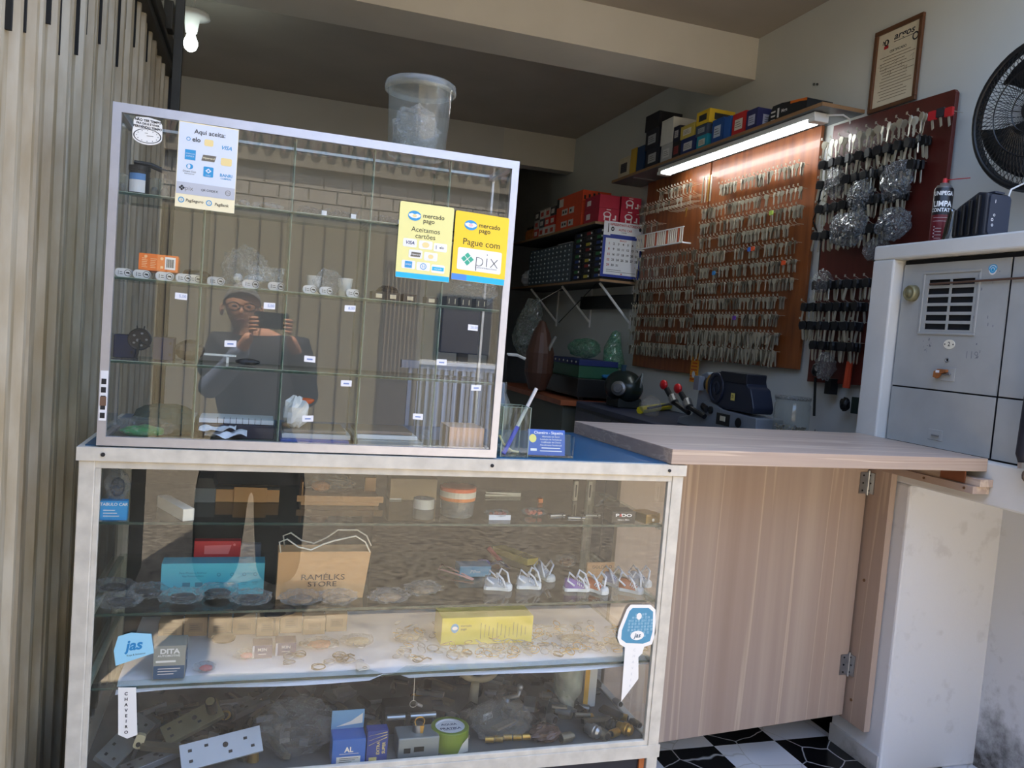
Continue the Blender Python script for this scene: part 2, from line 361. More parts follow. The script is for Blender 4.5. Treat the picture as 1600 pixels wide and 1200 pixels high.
# ------------------------------------------------------------------ the shop shell
XW, XP, YF = 2.50, 2.048, 1.774        # right wall, face of the masonry meter block, front of the display counters
ZC, YB = 3.06, 6.60                    # ceiling, back wall
wall_m = M('interior_wall_paint', (206, 204, 196), 0.85, 0, 0.05, 3.0, 0.12)
wall_dk = M('back_wall_paint', (196, 194, 188), 0.9, 0, 0.05, 2.5)
ceil_m = M('ceiling_plaster', (176, 168, 156), 0.95, 0, 0.10, 2.2, 0.2)
beam_m = M('beam_paint', (206, 202, 192), 0.85, 0, 0.05, 4.0, 0.1)
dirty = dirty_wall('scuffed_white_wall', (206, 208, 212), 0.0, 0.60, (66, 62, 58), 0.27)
struct(MB().box(-0.9, 1.30, -0.05, XW+0.3, 8.8, 0.0), 'floor', floor_tiles('marble_checker'))
struct(MB().box(-0.9, 1.80, ZC, XW+0.3, 8.8, ZC+0.22), 'ceiling', ceil_m)
struct(MB().box(XW, 1.05, 0.0, XW+0.2, 8.8, ZC), 'wall_right', M('right_wall_paint', (208, 210, 206), 0.85, 0, 0.04, 2.5, 0.1))
struct(MB().box(-0.9, YB, 0, 1.86, YB+0.15, ZC), 'wall_back', wall_dk)
struct(MB().box(1.86, YB, 2.78, XW, YB+0.15, ZC), 'wall_back_lintel', beam_m)
struct(MB().box(-0.9, 8.6, 0, XW, 8.75, ZC), 'wall_rear_passage', M('rear_passage_shade', (60, 56, 52), 0.9))  # dark colour stands in for the lack of light in the passage
struct(MB().box(-1.05, 1.45, 0, -0.9, 8.8, ZC), 'wall_left', wall_m)
struct(MB().box(-0.9, 3.94, 2.84, XW, 4.30, ZC), 'trim_1', beam_m)          # ceiling beam
m = MB(); m.mat(0)
for (a, b) in ((1055, 27), (1272, 132), (1277, 132)):
    p = at(a, b, X=XW-0.002) if b > 100 else at(a, b, Y=3.938)
    m.cyl(p, p+Vector((-0.004, -0.004, 0)), 0.006, 0.006, 8)
struct(m, 'trim_2', M('screw_head_dark', (30, 28, 26), 0.5))
# masonry block with the meter niche: face at X=XP
m = MB(); x2 = 2.455
m.box(XP, 1.05, 0.975, x2, 1.75-0.62, 1.768)                       # near jamb of the niche
m.box(XP, 1.13, 1.718, x2, 2.372, 1.768)                            # head
m.box(XP, 1.13, 0.975, x2, 2.372, 1.100)                            # sill band
m.box(XP, 2.272, 1.100, x2, 2.372, 1.718)                           # far jamb
m.box(2.13, 1.13, 1.100, x2, 2.272, 1.718)                          # back of the niche
struct(m, 'wall_meter_block', M('block_white_paint', (206, 206, 202), 0.75, 0, 0.07, 6, 0.15), bevel=0.006)
struct(MB().box(XP+0.002, 2.095, 0.0, 2.50, 2.340, 0.975), 'wall_pilaster', dirty_wall('pilaster_paint', (210, 212, 216), 0.0, 0.35, (120, 116, 110), 0.06), bevel=0.008)
struct(MB().box(XP-0.006, 2.10, 0.0, XP+0.002, 2.335, 0.062), 'baseboard_pilaster', dirty_wall('plinth', (190, 190, 190), 0, 0.2, (110, 104, 98)))
struct(MB().box(2.452, 1.05, 0.0, 2.50, 2.095, 0.975), 'wall_recess', dirty)
# street ground, kerb, forecourt
gm = M('forecourt_concrete', (150, 140, 122), 0.9, 0, 0.35, 6, 0.5)
struct(MB().box(-14, -0.17, -0.06, 14, 1.30, -0.002), 'floor_sidewalk', M('sandy_sidewalk', (206, 190, 164), 0.95, 0, 0.45, 9, 0.8, rgb2=(158, 142, 118)))
struct(MB().box(-14, -4.9, -0.16, 14, -0.17, -0.12), 'floor_road', M('rough_road', (142, 132, 114), 0.95, 0, 0.5, 22, 1.0, rgb2=(78, 70, 60)))
m = MB()
for i in range(70):
    x = -6+i*0.2+rnd(-.02, .02); m.blob((x, -0.20+rnd(-.015, .015), -0.065), (0.095, 0.05, 0.06), i, 0.35, 8, 5)
struct(m, 'trim_kerb', M('kerb_stone', (140, 122, 100), 0.95, 0, 0.5, 14, 0.6))
struct(MB().box(-14, -9.0, -0.13, 14, -4.9, 0.02), 'floor_far_sidewalk', gm)
# pier of the next shop, beside the shutter
struct(MB().box(-0.72, -0.95, 0, -0.50, 0.55, 3.4), 'wall_neighbour', M('neighbour_render', (92, 88, 78), 0.9, 0, 0.2, 5))
struct(MB().box(-6, 1.70, 3.02, 7, 1.80, 3.28), 'wall_front_parapet', wall_m)
struct(MB().box(XW, 0.4, -0.05, XW+0.25, 1.05, 3.4), 'wall_right_outer', dirty)

# ------------------------------------------------------------------ folding steel shutter on the left
t = thing('folding_shutter', 'tall beige corrugated steel folding shutter pushed against the left side of the shop', 'shutter', (-0.47, 2.6, 0.0))
shm = M('shutter_paint', (172, 164, 146), 0.5, 0.0, 0.3, 9, 0.12, stretch=(1, 4, 0.5), rgb2=(140, 124, 94))
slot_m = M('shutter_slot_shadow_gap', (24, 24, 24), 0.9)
y = 0.60; i = 0; xs = -0.455
while y < 3.95:
    wd = 0.088 if y < 2.6 else 0.10
    m = MB()
    z0, z1 = 0.02, 2.46
    # one leaf: flat, rounded rib, recess
    prof = [(-0.0, 0.0), (0.006, 0.35), (0.004, 0.42), (0.020, 0.5), (0.022, 0.62), (0.008, 0.70), (-0.022, 0.80), (-0.024, 0.93), (-0.004, 1.0)]
    vs = []; n = len(prof)
    for z in (z0, z1):
        for dx, k in prof: vs.append((xs+dx+0.006*math.sin(i*2.1), y+wd*k, z))
    m.add(vs, [(k+1, k, n+k, n+k+1) for k in range(n-1)])
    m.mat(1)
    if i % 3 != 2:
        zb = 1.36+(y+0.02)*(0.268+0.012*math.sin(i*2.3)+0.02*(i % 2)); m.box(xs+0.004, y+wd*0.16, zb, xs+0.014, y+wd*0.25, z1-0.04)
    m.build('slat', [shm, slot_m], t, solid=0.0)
    y += wd; i += 1
rail_m = M('rail_dark_steel', (52, 50, 44), 0.5, 0.3, 0.2, 12)
m = MB(); m.box(-0.50, 0.6, 2.37, -0.41, 4.05, 2.50); m.box(-0.415, 0.6, 2.40, -0.395, 4.05, 2.42)
for k in range(9): m.box(-0.42, 0.9+k*0.38, 2.45, -0.385, 0.98+k*0.38, 2.56)
m.build('top_rail', rail_m, t, bevel=0.004)
m = MB(); m.box(-0.495, 3.98, 0.0, -0.40, 4.16, 2.37); m.build('end_stile', dark_metal, t, bevel=0.004)
t = thing('steel_post', 'dark steel square post standing behind the glass cabinet beside the shutter', 'post', (-0.335, 3.3, 0.0))
m = MB(); m.box(-0.349, 3.285, 0, -0.318, 3.315, ZC); m.build('shaft', rail_m, t, bevel=0.002)
m = MB(); m.box(-0.38, 3.25, 0, -0.287, 3.35, 0.008); m.build('base_plate', rail_m, t)

# ------------------------------------------------------------------ lamps
t = thing('ceiling_bulb', 'lit white bulb in a round white ceiling holder above the cabinet', 'light bulb', (-0.43, 4.75, ZC))
c = at(298, 66, Y=4.75); holder_z = c.z+0.10
m = MB(); m.lathe((c.x, c.y, 0), [(0.0, holder_z+0.062), (0.085, holder_z+0.055), (0.092, holder_z+0.03), (0.04, holder_z+0.022), (0.028, holder_z-0.05), (0.0, holder_z-0.05)], 28)
m.build('lamp_holder', white_pl, t, smooth=True)
m = MB(); m.tube([(c.x, c.y, holder_z+0.06), (c.x+0.01, c.y, (holder_z+ZC)/2+0.03), (c.x-0.02, c.y, ZC)], 0.006); m.build('cord', white_pl, t)
em = bpy.data.materials.new('bulb_glow'); em.use_nodes = True; e = em.node_tree.nodes['Principled BSDF']
e.inputs['Base Color'].default_value = (1, 1, 1, 1); e.inputs['Emission Color'].default_value = (0.86, 1.0, 0.94, 1); e.inputs['Emission Strength'].default_value = 8
m = MB(); zb = holder_z-0.05; m.lathe((c.x, c.y, 0), [(0.016, zb), (0.024, zb-0.02), (0.034, zb-0.045), (0.036, zb-0.062), (0.028, zb-0.085), (0.012, zb-0.097), (0.0, zb-0.099)], 24)
m.build('bulb', em, t, smooth=True)

t = thing('led_batten_lamp', 'lit white batten lamp fixed under the front edge of the high shelf', 'lamp', (2.31, 3.85, 2.40))
m = MB(); m.box(2.296, 3.12, 2.425, 2.375, 4.60, 2.450); m.build('lamp_body', white_pl, t, bevel=0.004)
em2 = bpy.data.materials.new('led_glow'); em2.use_nodes = True; e = em2.node_tree.nodes['Principled BSDF']
e.inputs['Base Color'].default_value = (1, 1, 1, 1); e.inputs['Emission Color'].default_value = (0.92, 0.98, 1.0, 1); e.inputs['Emission Strength'].default_value = 5
m = MB(); m.box(2.306, 3.17, 2.412, 2.365, 4.56, 2.425); m.build('diffuser', em2, t, bevel=0.004)
for yy in (3.118, 4.562):
    m = MB(); m.box(2.298, yy, 2.408, 2.373, yy+0.05, 2.428); m.build('end_cap', white_pl, t, bevel=0.003)
m = MB(); m.tube([(2.36, 3.12, 2.44), (2.40, 3.06, 2.435), (2.45, 3.08, 2.43), (2.48, 3.10, 2.40), (2.485, 3.115, 2.2), (2.488, 3.235, 2.0)], 0.004); m.build('cable', white_pl, t)

# ------------------------------------------------------------------ meter niche doors
gm2 = M('grey_meter_paint', (164, 166, 164), 0.5, 0.0, 0.10, 9, 0.12)
gap_m = M('dark_gap', (24, 26, 32), 0.9)
X0 = 2.09
def door_face(m, fr, w_, h, holes, thick=0.004):
    """plate with rectangular openings, cut as a grid of bars"""
    us = sorted(set([0, w_]+[q for h_ in holes for q in (h_[0], h_[2])])); vs = sorted(set([0, h]+[q for h_ in holes for q in (h_[1], h_[3])]))
    for a in range(len(us)-1):
        for b in range(len(vs)-1):
            cu, cv = (us[a]+us[a+1])/2, (vs[b]+vs[b+1])/2
            if any(h_[0] < cu < h_[2] and h_[1] < cv < h_[3] for h_ in holes): continue
            m.bar(fr, us[a], vs[b], 0, us[a+1], vs[b+1], thick)
t = thing('meter_cabinet_door', 'grey steel meter door with twelve slots and an oval plate numbered 2', 'meter door', (X0, 2.05, 1.29))
DOOR = t; fr = side(X0, 2.262, 1.292)
holes = []
for r_ in range(6):
    v0 = 0.192+r_*0.0285
    holes += [(0.112, v0, 0.198, v0+0.019), (0.205, v0, 0.292, v0+0.019)]
m = MB(); door_face(m, fr, 0.412, 0.408, holes); DP = m.build('door_panel', gm2, t)
m = MB(); m.bar(fr, 0.09, 0.175, 0.0045, 0.315, 0.183, 0.008); m.bar(fr, 0.09, 0.372, 0.0045, 0.315, 0.380, 0.008)
m.bar(fr, 0.09, 0.183, 0.0045, 0.098, 0.372, 0.008); m.bar(fr, 0.307, 0.183, 0.0045, 0.315, 0.372, 0.008); m.build('vent_frame', gm2, DP, bevel=0.002)
m = MB(); m.bar(fr, 0.10, 0.18, -0.030, 0.31, 0.38, -0.025); m.build('meter_glass', M('meter_interior', (16, 22, 24), 0.15), t)
m = MB(); m.prism(fr, [(0.223+0.022*math.cos(k*PI/10), 0.146+0.015*math.sin(k*PI/10)) for k in range(20)], 0.004, 0.006)
m.mat(1).text(fr, '2', 0.223, 0.146, 0.020, 0.0065, 0.01); m.ell(fr, 0.207, 0.146, 0.0025, 0.0025, 0.0065, 8); m.ell(fr, 0.239, 0.146, 0.0025, 0.0025, 0.0065, 8)
m.build('number_plate', [M('cream_enamel', (226, 222, 204), 0.4), ink], DP)
m = MB(); m.torus(fr.p(0.222, 0.096, 0.005), fr.w, 0.006, 0.002, 14, 6); m.mat(1).ell(fr, 0.222, 0.096, 0.006, 0.006, 0.0045, 12); m.build('round_lock', [steel, gap_m], DP)
m = MB(); m.bar(fr, 0.205, 0.030, 0.0042, 0.258, 0.072, 0.0065); m.mat(1).tube([fr.p(0.215, 0.050, 0.012), fr.p(0.247, 0.052, 0.012)], 0.004); m.build('latch_dish', [gm2, steel], DP, bevel=0.001)
m = MB(); m.ell(fr, 0.352, 0.375, 0.014, 0.016, 0.0045, 20); m.mat(1).ring(fr, 0.352, 0.375, 0.011, 0.007, 0.0049, 16); m.ell(fr, 0.352, 0.375, 0.0045, 0.0045, 0.0052, 12); m.ring(fr, 0.352, 0.380, 0.0155, 0.012, 0.0050, 16, 0.7)
m.build('round_sticker', [white_pl, blue_c], DP)
m = MB()
for k in range(26):
    a, b = rnd(0.30, 0.38), rnd(0.07, 0.37)
    if rnd(0, 1) < .5: a, b = rnd(0.115, 0.15), rnd(0.11, 0.16)
    m.rect(fr, a, b, a+rnd(.001, .004), b+rnd(.002, .010), 0.0043)
m.text(fr, '119', 0.31, 0.115, 0.034, 0.0043, -0.02)
m.build('scratches', M('scuff_grey', (112, 116, 124), 0.7), DP)
m = MB(); m.prism(fr, [(0.188, 0.040), (0.200, 0.036), (0.214, 0.052), (0.236, 0.058), (0.236, 0.066), (0.205, 0.066), (0.190, 0.058)], 0.010, 0.022)
m.mat(1).rect(fr, 0.198, 0.054, 0.213, 0.062, 0.0225)
tag(m.build('wooden_key_tag', [M('old_wood', (150, 92, 46), 0.7, 0, 0.3, 30), paper]), 'small brown wooden key tag hanging in the latch of the meter door', 'key tag')
# keep the tag leaning on the dish
t = thing('meter_flap', 'grey steel bottom flap with one sunken finger pull, below the vented meter door', 'meter flap', (X0, 2.05, 1.105))
m = MB(); fr2 = side(X0, 2.262, 1.106); m.bar(fr2, 0, 0, 0, 0.412, 0.181, 0.004); m.build('flap_panel', gm2, t, bevel=0.001)
m = MB(); m.bar(fr2, 0.178, 0.024, 0.0042, 0.236, 0.058, 0.006); m.mat(1).tube([fr2.p(0.198, 0.040, 0.010), fr2.p(0.226, 0.040, 0.010)], 0.003); m.build('finger_pull', [gm2, steel], t, bevel=0.001)
t = thing('meter_cabinet_door', 'grey steel meter door at the right edge, nearer the street', 'meter door', (X0, 1.64, 1.29))
fr3 = side(X0, 1.842, 1.292); m = MB(); m.bar(fr3, 0, 0, 0, 0.41, 0.408, 0.004); m.build('door_panel', gm2, t, bevel=0.001)
m = MB(); m.bar(fr3, 0.19, 0.03, 0.0042, 0.245, 0.07, 0.006); m.build('latch_dish', gm2, t)
t = thing('meter_flap', 'grey steel bottom flap at the right edge, nearer the street', 'meter flap', (X0, 1.64, 1.105))
fr4 = side(X0, 1.842, 1.106); m = MB(); m.bar(fr4, 0, 0, 0, 0.41, 0.181, 0.004); m.build('flap_panel', gm2, t, bevel=0.001)
m = MB(); m.box(2.096, 1.14, 1.1, 2.128, 2.27, 1.715); struct(m, 'trim_3', gap_m)
t = thing('rusty_rod', 'thin rusty rod lying across the meter doors near the top', 'rod', (2.08, 1.8, 1.64))
m = MB(); m.tube([at(1453, 444, X=2.078), at(1600, 434, X=2.078), (2.078, 1.40, 1.64)], 0.0035); m.build('shaft', M('rust', (84, 62, 50), 0.8), t)
kb = at(1423, 458, X=2.075)
m = MB(); m.lathe(kb, [(0, 0.014), (0.010, 0.014), (0.013, 0.008), (0.019, 0.008), (0.022, 0.012), (0.026, 0.006), (0.028, -0.012), (0.0, -0.012)], 28, (-1, 0, 0))
m.build('round_knob', M('tarnished_brass', (150, 144, 110), 0.5, 0.5, 0.3, 60), DOOR, smooth=True)

# ------------------------------------------------------------------ flap counter, door, hinges
lx = laminate('laminate_x', 'x'); ly = laminate('laminate_y', 'y'); lz = laminate('laminate_z', 'z')
t = thing('counter_flap', 'pale wood laminate counter flap resting between the glass counter and the white block', 'counter flap', (1.50, 2.05, 1.072))
m = MB(); m.prism(Fr((0, 0, 1.072), (1, 0, 0), (0, 1, 0)), [(0.990, 1.768), (2.046, 1.815), (2.046, 2.345), (0.945, 2.305)], 0, 0.038); m.build('board', lx, t, bevel=0.0015)
t = thing('flap_batten', 'pale wood batten with a notch, screwed to the white block under the counter flap', 'batten', (2.02, 1.95, 0.99))
m = MB(); m.box(1.985, 1.80, 1.008, XP-0.002, 2.33, 1.030); m.build('rail_board', ly, t, bevel=0.001)
m = MB(); m.box(1.998, 1.79, 1.030, XP-0.002, 2.33, 1.052); m.mat(1).box(1.994, 1.84, 1.032, 1.998, 1.93, 1.068); m.build('ledge', [ly, M('reddish_wood', (128, 74, 44), 0.6, 0, 0.2, 30)], t, bevel=0.001)
m = MB()
for yy in (1.83, 1.98, 2.2): m.cyl((1.986, yy, 1.020), (1.983, yy, 1.020), 0.004, 0.004, 10)
m.build('screws', M('brown_screw', (100, 70, 44), 0.5), t)
t = thing('swing_door', 'pale vertical-grain wood laminate door panel under the counter flap, slightly ajar', 'door', (1.62, 2.25, 0.14))
m = MB(); dfr = Fr((1.043, 2.145, 0.135), (0.977, 0.105, 0), (0, 0, 1)); m.bar(dfr, 0, 0, -0.018, 0.978, 0.932, 0.0); m.build('panel', lz, t, bevel=0.001)
t = thing('door_jamb_board', 'pale wood upright board with two screws, fixed to the pilaster at the door hinges', 'board', (2.03, 2.22, 0.12))
m = MB(); m.box(2.022, 2.150, 0.12, 2.046, 2.292, 1.005); m.build('board', lz, t, bevel=0.001)
m = MB()
for z in (0.20, 0.62): m.cyl((2.0225, 2.222, z), (2.0195, 2.222, z), 0.0055, 0.005, 10)
m.build('screw', M('brown_screw2', (112, 80, 50), 0.5), t)
for (px_, py_, lb) in ((1349, 752, 'top bright steel butt hinge of the swing door, just under the flap'), (1323, 1035, 'bottom dull steel butt hinge of the swing door')):
    z = at(px_, py_, X=2.02).z
    t = thing('butt_hinge', lb, 'hinge', (2.015, 2.262, z-0.035), 'hinges of the swing door')
    m = MB(); m.box(2.018, 2.222, z-0.036, 2.0215, 2.256, z+0.036); hf = Fr((2.0165, 2.2485, z-0.036), (-0.977, -0.105, 0), (0, 0, 1))
    m.bar(hf, 0.004, 0, -0.002, 0.038, 0.072, -0.0005)
    LF = m.build('leaf', steel, t)
    m = MB(); m.cyl((2.0165, 2.246, z-0.042), (2.0165, 2.246, z+0.042), 0.0045, 0.0045, 12); m.build('pin', steel, t, smooth=False)
    for dz in (-0.026, 0, 0.026):
        m = MB(); m.cyl((2.018, 2.236+abs(dz)*0.2, z+dz), (2.0165, 2.236+abs(dz)*0.2, z+dz), 0.003, 0.003, 8)
        p = hf.p(0.024, 0.036+dz, 0.0); m.cyl(p, p-hf.w*0.002+Vector((0, -0.002, 0)), 0.003, 0.003, 8)
        m.build('screw', dark_metal, LF)
# ------------------------------------------------------------------ lower glass counter
CX0, CX1, CY0, CY1 = -0.325, 1.036, 1.774, 2.33
t = thing('glass_counter', 'long white metal framed glass display counter with a blue top, full of locks and boxes', 'display counter', (0.355, 2.05, 0.0))
for nm, za, zb, lip in (('top_frame', 1.043, 1.070, 0.004), ('bottom_frame', 0.320, 0.352, 0.0)):
    m = MB(); m.box(CX0, CY0-lip, za, CX1, CY0+0.022, zb); m.box(CX0, CY1-0.022, za, CX1, CY1, zb)
    m.box(CX0, CY0+0.022, za, CX0+0.022, CY1-0.022, zb); m.box(CX1-0.022, CY0+0.022, za, CX1, CY1-0.022, zb)
    m.build(nm, white_frame, t)
for x in (CX0+0.004, CX1-0.034):
    for y in (CY0+0.001, CY1-0.031):
        m = MB(); m.box(x, y, 0.0, x+0.030, y+0.030, 1.043); m.build('leg', white_frame, t, bevel=0.002)
m = MB(); a, b = CX0+0.034, CX1-0.034; y0, y1 = CY0+0.004, CY0+0.016
m.box(a, y0, 1.027, b, y1, 1.043); m.box(a, y0, 0.352, b, y1, 0.364); m.box(a, y0, 0.364, a+0.010, y1, 1.027); m.box(b-0.010, y0, 0.364, b, y1, 1.027)
m.build('glazing_bead', white_frame, t, bevel=0.001)
for x in (CX0+0.048, 0.532, CX1-0.048): m = MB(); m.cyl((x, CY0-0.002, 1.056), (x, CY0-0.006, 1.056), 0.0042, 0.0042, 10); m.build('screw', ink, t)
m = MB(); m.box(CX0+0.012, CY0+0.014, 1.052, CX1-0.012, CY1-0.012, 1.0725); m.build('top_board', M('blue_laminate', (26, 86, 124), 0.32, 0, 0.1, 5), t)
m = MB(); m.box(CX0+0.040, CY0+0.010, 0.355, CX1-0.040, CY0+0.014, 1.035); m.build('front_glass', pane, t)
m = MB(); m.box(CX0+0.018, CY0+0.034, 0.352, CX0+0.022, CY1-0.034, 1.043); m.build('side_glass', pane, t)
m = MB(); m.box(CX1-0.022, CY0+0.034, 0.352, CX1-0.018, CY1-0.034, 1.043); m.build('side_glass', pane, t)
m = MB(); m.box(CX0+0.022, CY0+0.022, 0.338, CX1-0.022, CY1-0.022, 0.350); m.build('bottom_board', M('greyish_board', (86, 92, 96), 0.6, 0, 0.3, 12), t)
m = MB(); m.box(CX0+0.034, CY1-0.016, 0.352, 0.36, CY1-0.012, 1.043); m.mat(1).box(0.35, CY1-0.026, 0.352, CX1-0.034, CY1-0.018, 1.043)
m.build('rear_sliding_door', [M('dark_back_door', (40, 38, 34), 0.6), M('brown_back_door', (60, 48, 38), 0.6, 0, 0.2, 10)], t)
SH = {}
for k, (z, dep) in enumerate(((0.914, 0.40), (0.722, 0.44), (0.566, 0.47))):
    m = MB(); x0, x1, ya, yb = CX0+0.026, CX1-0.026, CY0+0.022, CY0+0.022+dep
    m.box(x0, ya, z-0.006, x1, yb, z); m.mat(1).box(x0, ya-0.0012, z-0.0058, x1, ya, z-0.0002)
    m.build('glass_shelf', [shelf_gl, edge_gl], t); SH[k+1] = z
    m = MB()
    for x in (CX0+0.024, CX1-0.036):
        m.box(x, ya+0.02, z-0.018, x+0.012, yb, z-0.0065)
    m.build('shelf_bracket', white_frame, t)
m = MB(); m.box(CX0+0.02, CY0+0.012, 0.02, CX1-0.04, CY1-0.02, 0.318); m.mat(1).box(CX1-0.052, CY0+0.006, 0.02, CX1-0.038, CY0+0.012, 0.318)
m.build('base_panel', [M('dark_blue_base', (26, 30, 44), 0.5, 0, 0.2, 8), M('rust_edge', (170, 96, 44), 0.7)], t)

# ------------------------------------------------------------------ upper glass cabinet
UX0, UX1, UZ0, UZ1, UD = -0.291, 0.542, 1.0735, 1.748, 0.215
UY0, UY1 = CY0+0.001, CY0+0.001+UD
t = thing('glass_cabinet', 'upright aluminium framed glass display cabinet of twenty pigeonholes standing on the counter', 'display cabinet', (0.125, 1.88, UZ0))
m = MB()
for y, wv in ((UY0, 0.018), (UY1-0.014, 0.006)):
    m.box(UX0, y, UZ0, UX1, y+0.014, UZ0+wv); m.box(UX0, y, UZ1-wv, UX1, y+0.014, UZ1)
    m.box(UX0, y, UZ0+wv, UX0+wv*0.9, y+0.014, UZ1-wv); m.box(UX1-wv*0.9, y, UZ0+wv, UX1, y+0.014, UZ1-wv)
for x in (UX0, UX1-0.014):
    m.box(x, UY0+0.014, UZ0, x+0.014, UY1-0.014, UZ0+0.014); m.box(x, UY0+0.014, UZ1-0.014, x+0.014, UY1-0.014, UZ1)
m.build('frame', alu, t)
m = MB(); m.box(UX0+0.016, UY0+0.005, UZ0+0.018, UX1-0.016, UY0+0.009, UZ1-0.018); m.build('front_glass', pane, t)
m = MB(); m.box(UX0+0.004, UY0+0.014, UZ0+0.014, UX0+0.008, UY1-0.014, UZ1-0.014); m.build('side_glass', pane, t)
m = MB(); m.box(UX1-0.008, UY0+0.014, UZ0+0.014, UX1-0.004, UY1-0.014, UZ1-0.014); m.build('side_glass', pane, t)
m = MB(); m.box(UX0+0.01, UY0+0.012, UZ1-0.012, UX1-0.01, UY1-0.012, UZ1-0.008); m.build('top_glass', shelf_gl, t)
m = MB(); m.box(UX0+0.012, UY0+0.012, UZ0+0.001, UX1-0.012, UY1-0.012, UZ0+0.008); m.build('bottom_board', M('cabinet_floor', (92, 104, 98), 0.5), t)
US = [UZ0+0.008, 1.245, 1.412, 1.580]
UXD = [UX0+0.01, -0.115, 0.055, 0.220, 0.388, UX1-0.01]
for z in US[1:]:
    m = MB(); m.box(UX0+0.012, UY0+0.016, z-0.006, UX1-0.012, UY1-0.018, z); m.mat(1).box(UX0+0.012, UY0+0.0148, z-0.0056, UX1-0.012, UY0+0.016, z-0.0010); m.mat(2).box(UX0+0.012, UY0+0.0147, z-0.0010, UX1-0.012, UY0+0.016, z-0.0001); m.mat(1).box(UX0+0.012, UY1-0.018, z-0.0056, UX1-0.012, UY1-0.017, z-0.0004)
    m.build('glass_shelf', [shelf_gl, edge_gl, M('glass_edge_pale', (150, 172, 160), 0.3)], t)  # pale strip paints a bright highlight along the shelf's front edge
zz = [UZ0+0.009]+US[1:]+[UZ1-0.014]
for x in UXD[1:-1]:
    for k in range(4):
        m = MB(); za, zb = zz[k]+0.0005, zz[k+1]-(0.0065 if k < 3 else 0)
        m.box(x-0.0025, UY0+0.018, za, x+0.0025, UY1-0.02, zb); m.mat(1).box(x-0.0024, UY0+0.0165, za, x+0.0014, UY0+0.018, zb); m.box(x-0.0020, UY1-0.02, za, x+0.0020, UY1-0.019, zb); m.mat(2).box(x+0.0014, UY0+0.0165, za, x+0.0024, UY0+0.018, zb)
        m.build('glass_divider', [shelf_gl, edge_gl, MATS['glass_edge_pale']], t)  # highlight on the divider edge painted as a thin pale strip
m = MB(); m.rect(front(UX0+0.002, UY0, UZ0+0.05), 0, 0, 0.014, 0.10, 0.0004); m.mat(1)
ff = front(UX0+0.009, UY0-0.0006, UZ0+0.10)
for k in range(5): m.rect(ff, -0.005, -0.045+k*0.017, 0.004, -0.034+k*0.017, 0.0003)
m.mat(2).rect(ff, -0.006, -0.02, 0.0055, -0.002, 0.0005)
m.build('price_sticker', [paper, ink, M('brown_label', (110, 84, 66), 0.7)], t)

# price tags stuck to the glass
GY = UY0+0.0042
for k, (px_, py_, tx) in enumerate(((283, 463, '5,00'), (421, 478, '5,00'), (547, 482, '8,00'), (360, 537, ''), (484, 561, ''), (541, 599, ''), (690, 566, ''), (739, 512, '20,00'), (744, 606, ''), (481, 654, ''), (653, 651, ''))):
    p = at(px_, py_, Y=GY); fr = Fr((p.x, GY, p.z), (1, 0, rnd(-.05, .05)), (0, 0, 1))
    m = MB(); m.bar(fr, -0.0115, -0.0065, 0, 0.0115, 0.0065, 0.0003)
    if tx: m.mat(1).text(fr, tx, 0.003, 0, 0.008, 0.0005, 0.0)
    else: m.mat(1).rect(fr, -0.006, -0.002, 0.006, 0.001, 0.0005)
    where = ['top left, below the row of round-ended remote blisters', 'below the clear tray in the second column', 'below the two white cups', 'low in the second column, beside the white strip', 'low in the third column of the third row', 'at the top of the bottom row, third column', 'low in the fourth column of the third row', 'in the right column under the bagged clips', 'at the top of the bottom right pigeonhole', 'over the stacked blue folders, bottom row', 'over the grey papers, left of the cardboard box'][k]
    tag(m.build('price_tag', [paper, M('pale_print', (120, 140, 190), 0.7)]), 'small white price tag, '+where, 'price tag', 'price tags on the cabinet glass')

# ------------------------------------------------------------------ signs on the glass
def pago_logo(m, fr, cu, cv, r, W, white=3, blue=2, pink=5):
    m.mat(blue).ell(fr, cu, cv, r, r*0.74, W); m.mat(white)
    m.face(fr, [(cu-r*0.92, cv+r*0.18), (cu-r*0.4, cv+r*0.36), (cu, cv+r*0.22), (cu+r*0.4, cv+r*0.36), (cu+r*0.92, cv+r*0.18), (cu+r*0.85, cv-r*0.1), (cu+r*0.3, cv-r*0.36), (cu-r*0.3, cv-r*0.36), (cu-r*0.85, cv-r*0.1)], W+0.0002)
    m.mat(pink).ell(fr, cu, cv, r*0.34, r*0.22, W+0.0004, 12)
sg_cream = M('sign_pale_yellow', (232, 226, 152), 0.5); sg_yel = M('sign_yellow', (244, 206, 42), 0.5); cyan = M('cyan_band', (30, 180, 235), 0.5)
lg_blue = M('logo_blue', (52, 150, 205), 0.5); pink = M('pale_pink', (228, 190, 200), 0.6); taupe = M('taupe', (110, 104, 92), 0.6); gold_p = M('pale_gold', (236, 214, 150), 0.6)
SY = CY0-0.0012
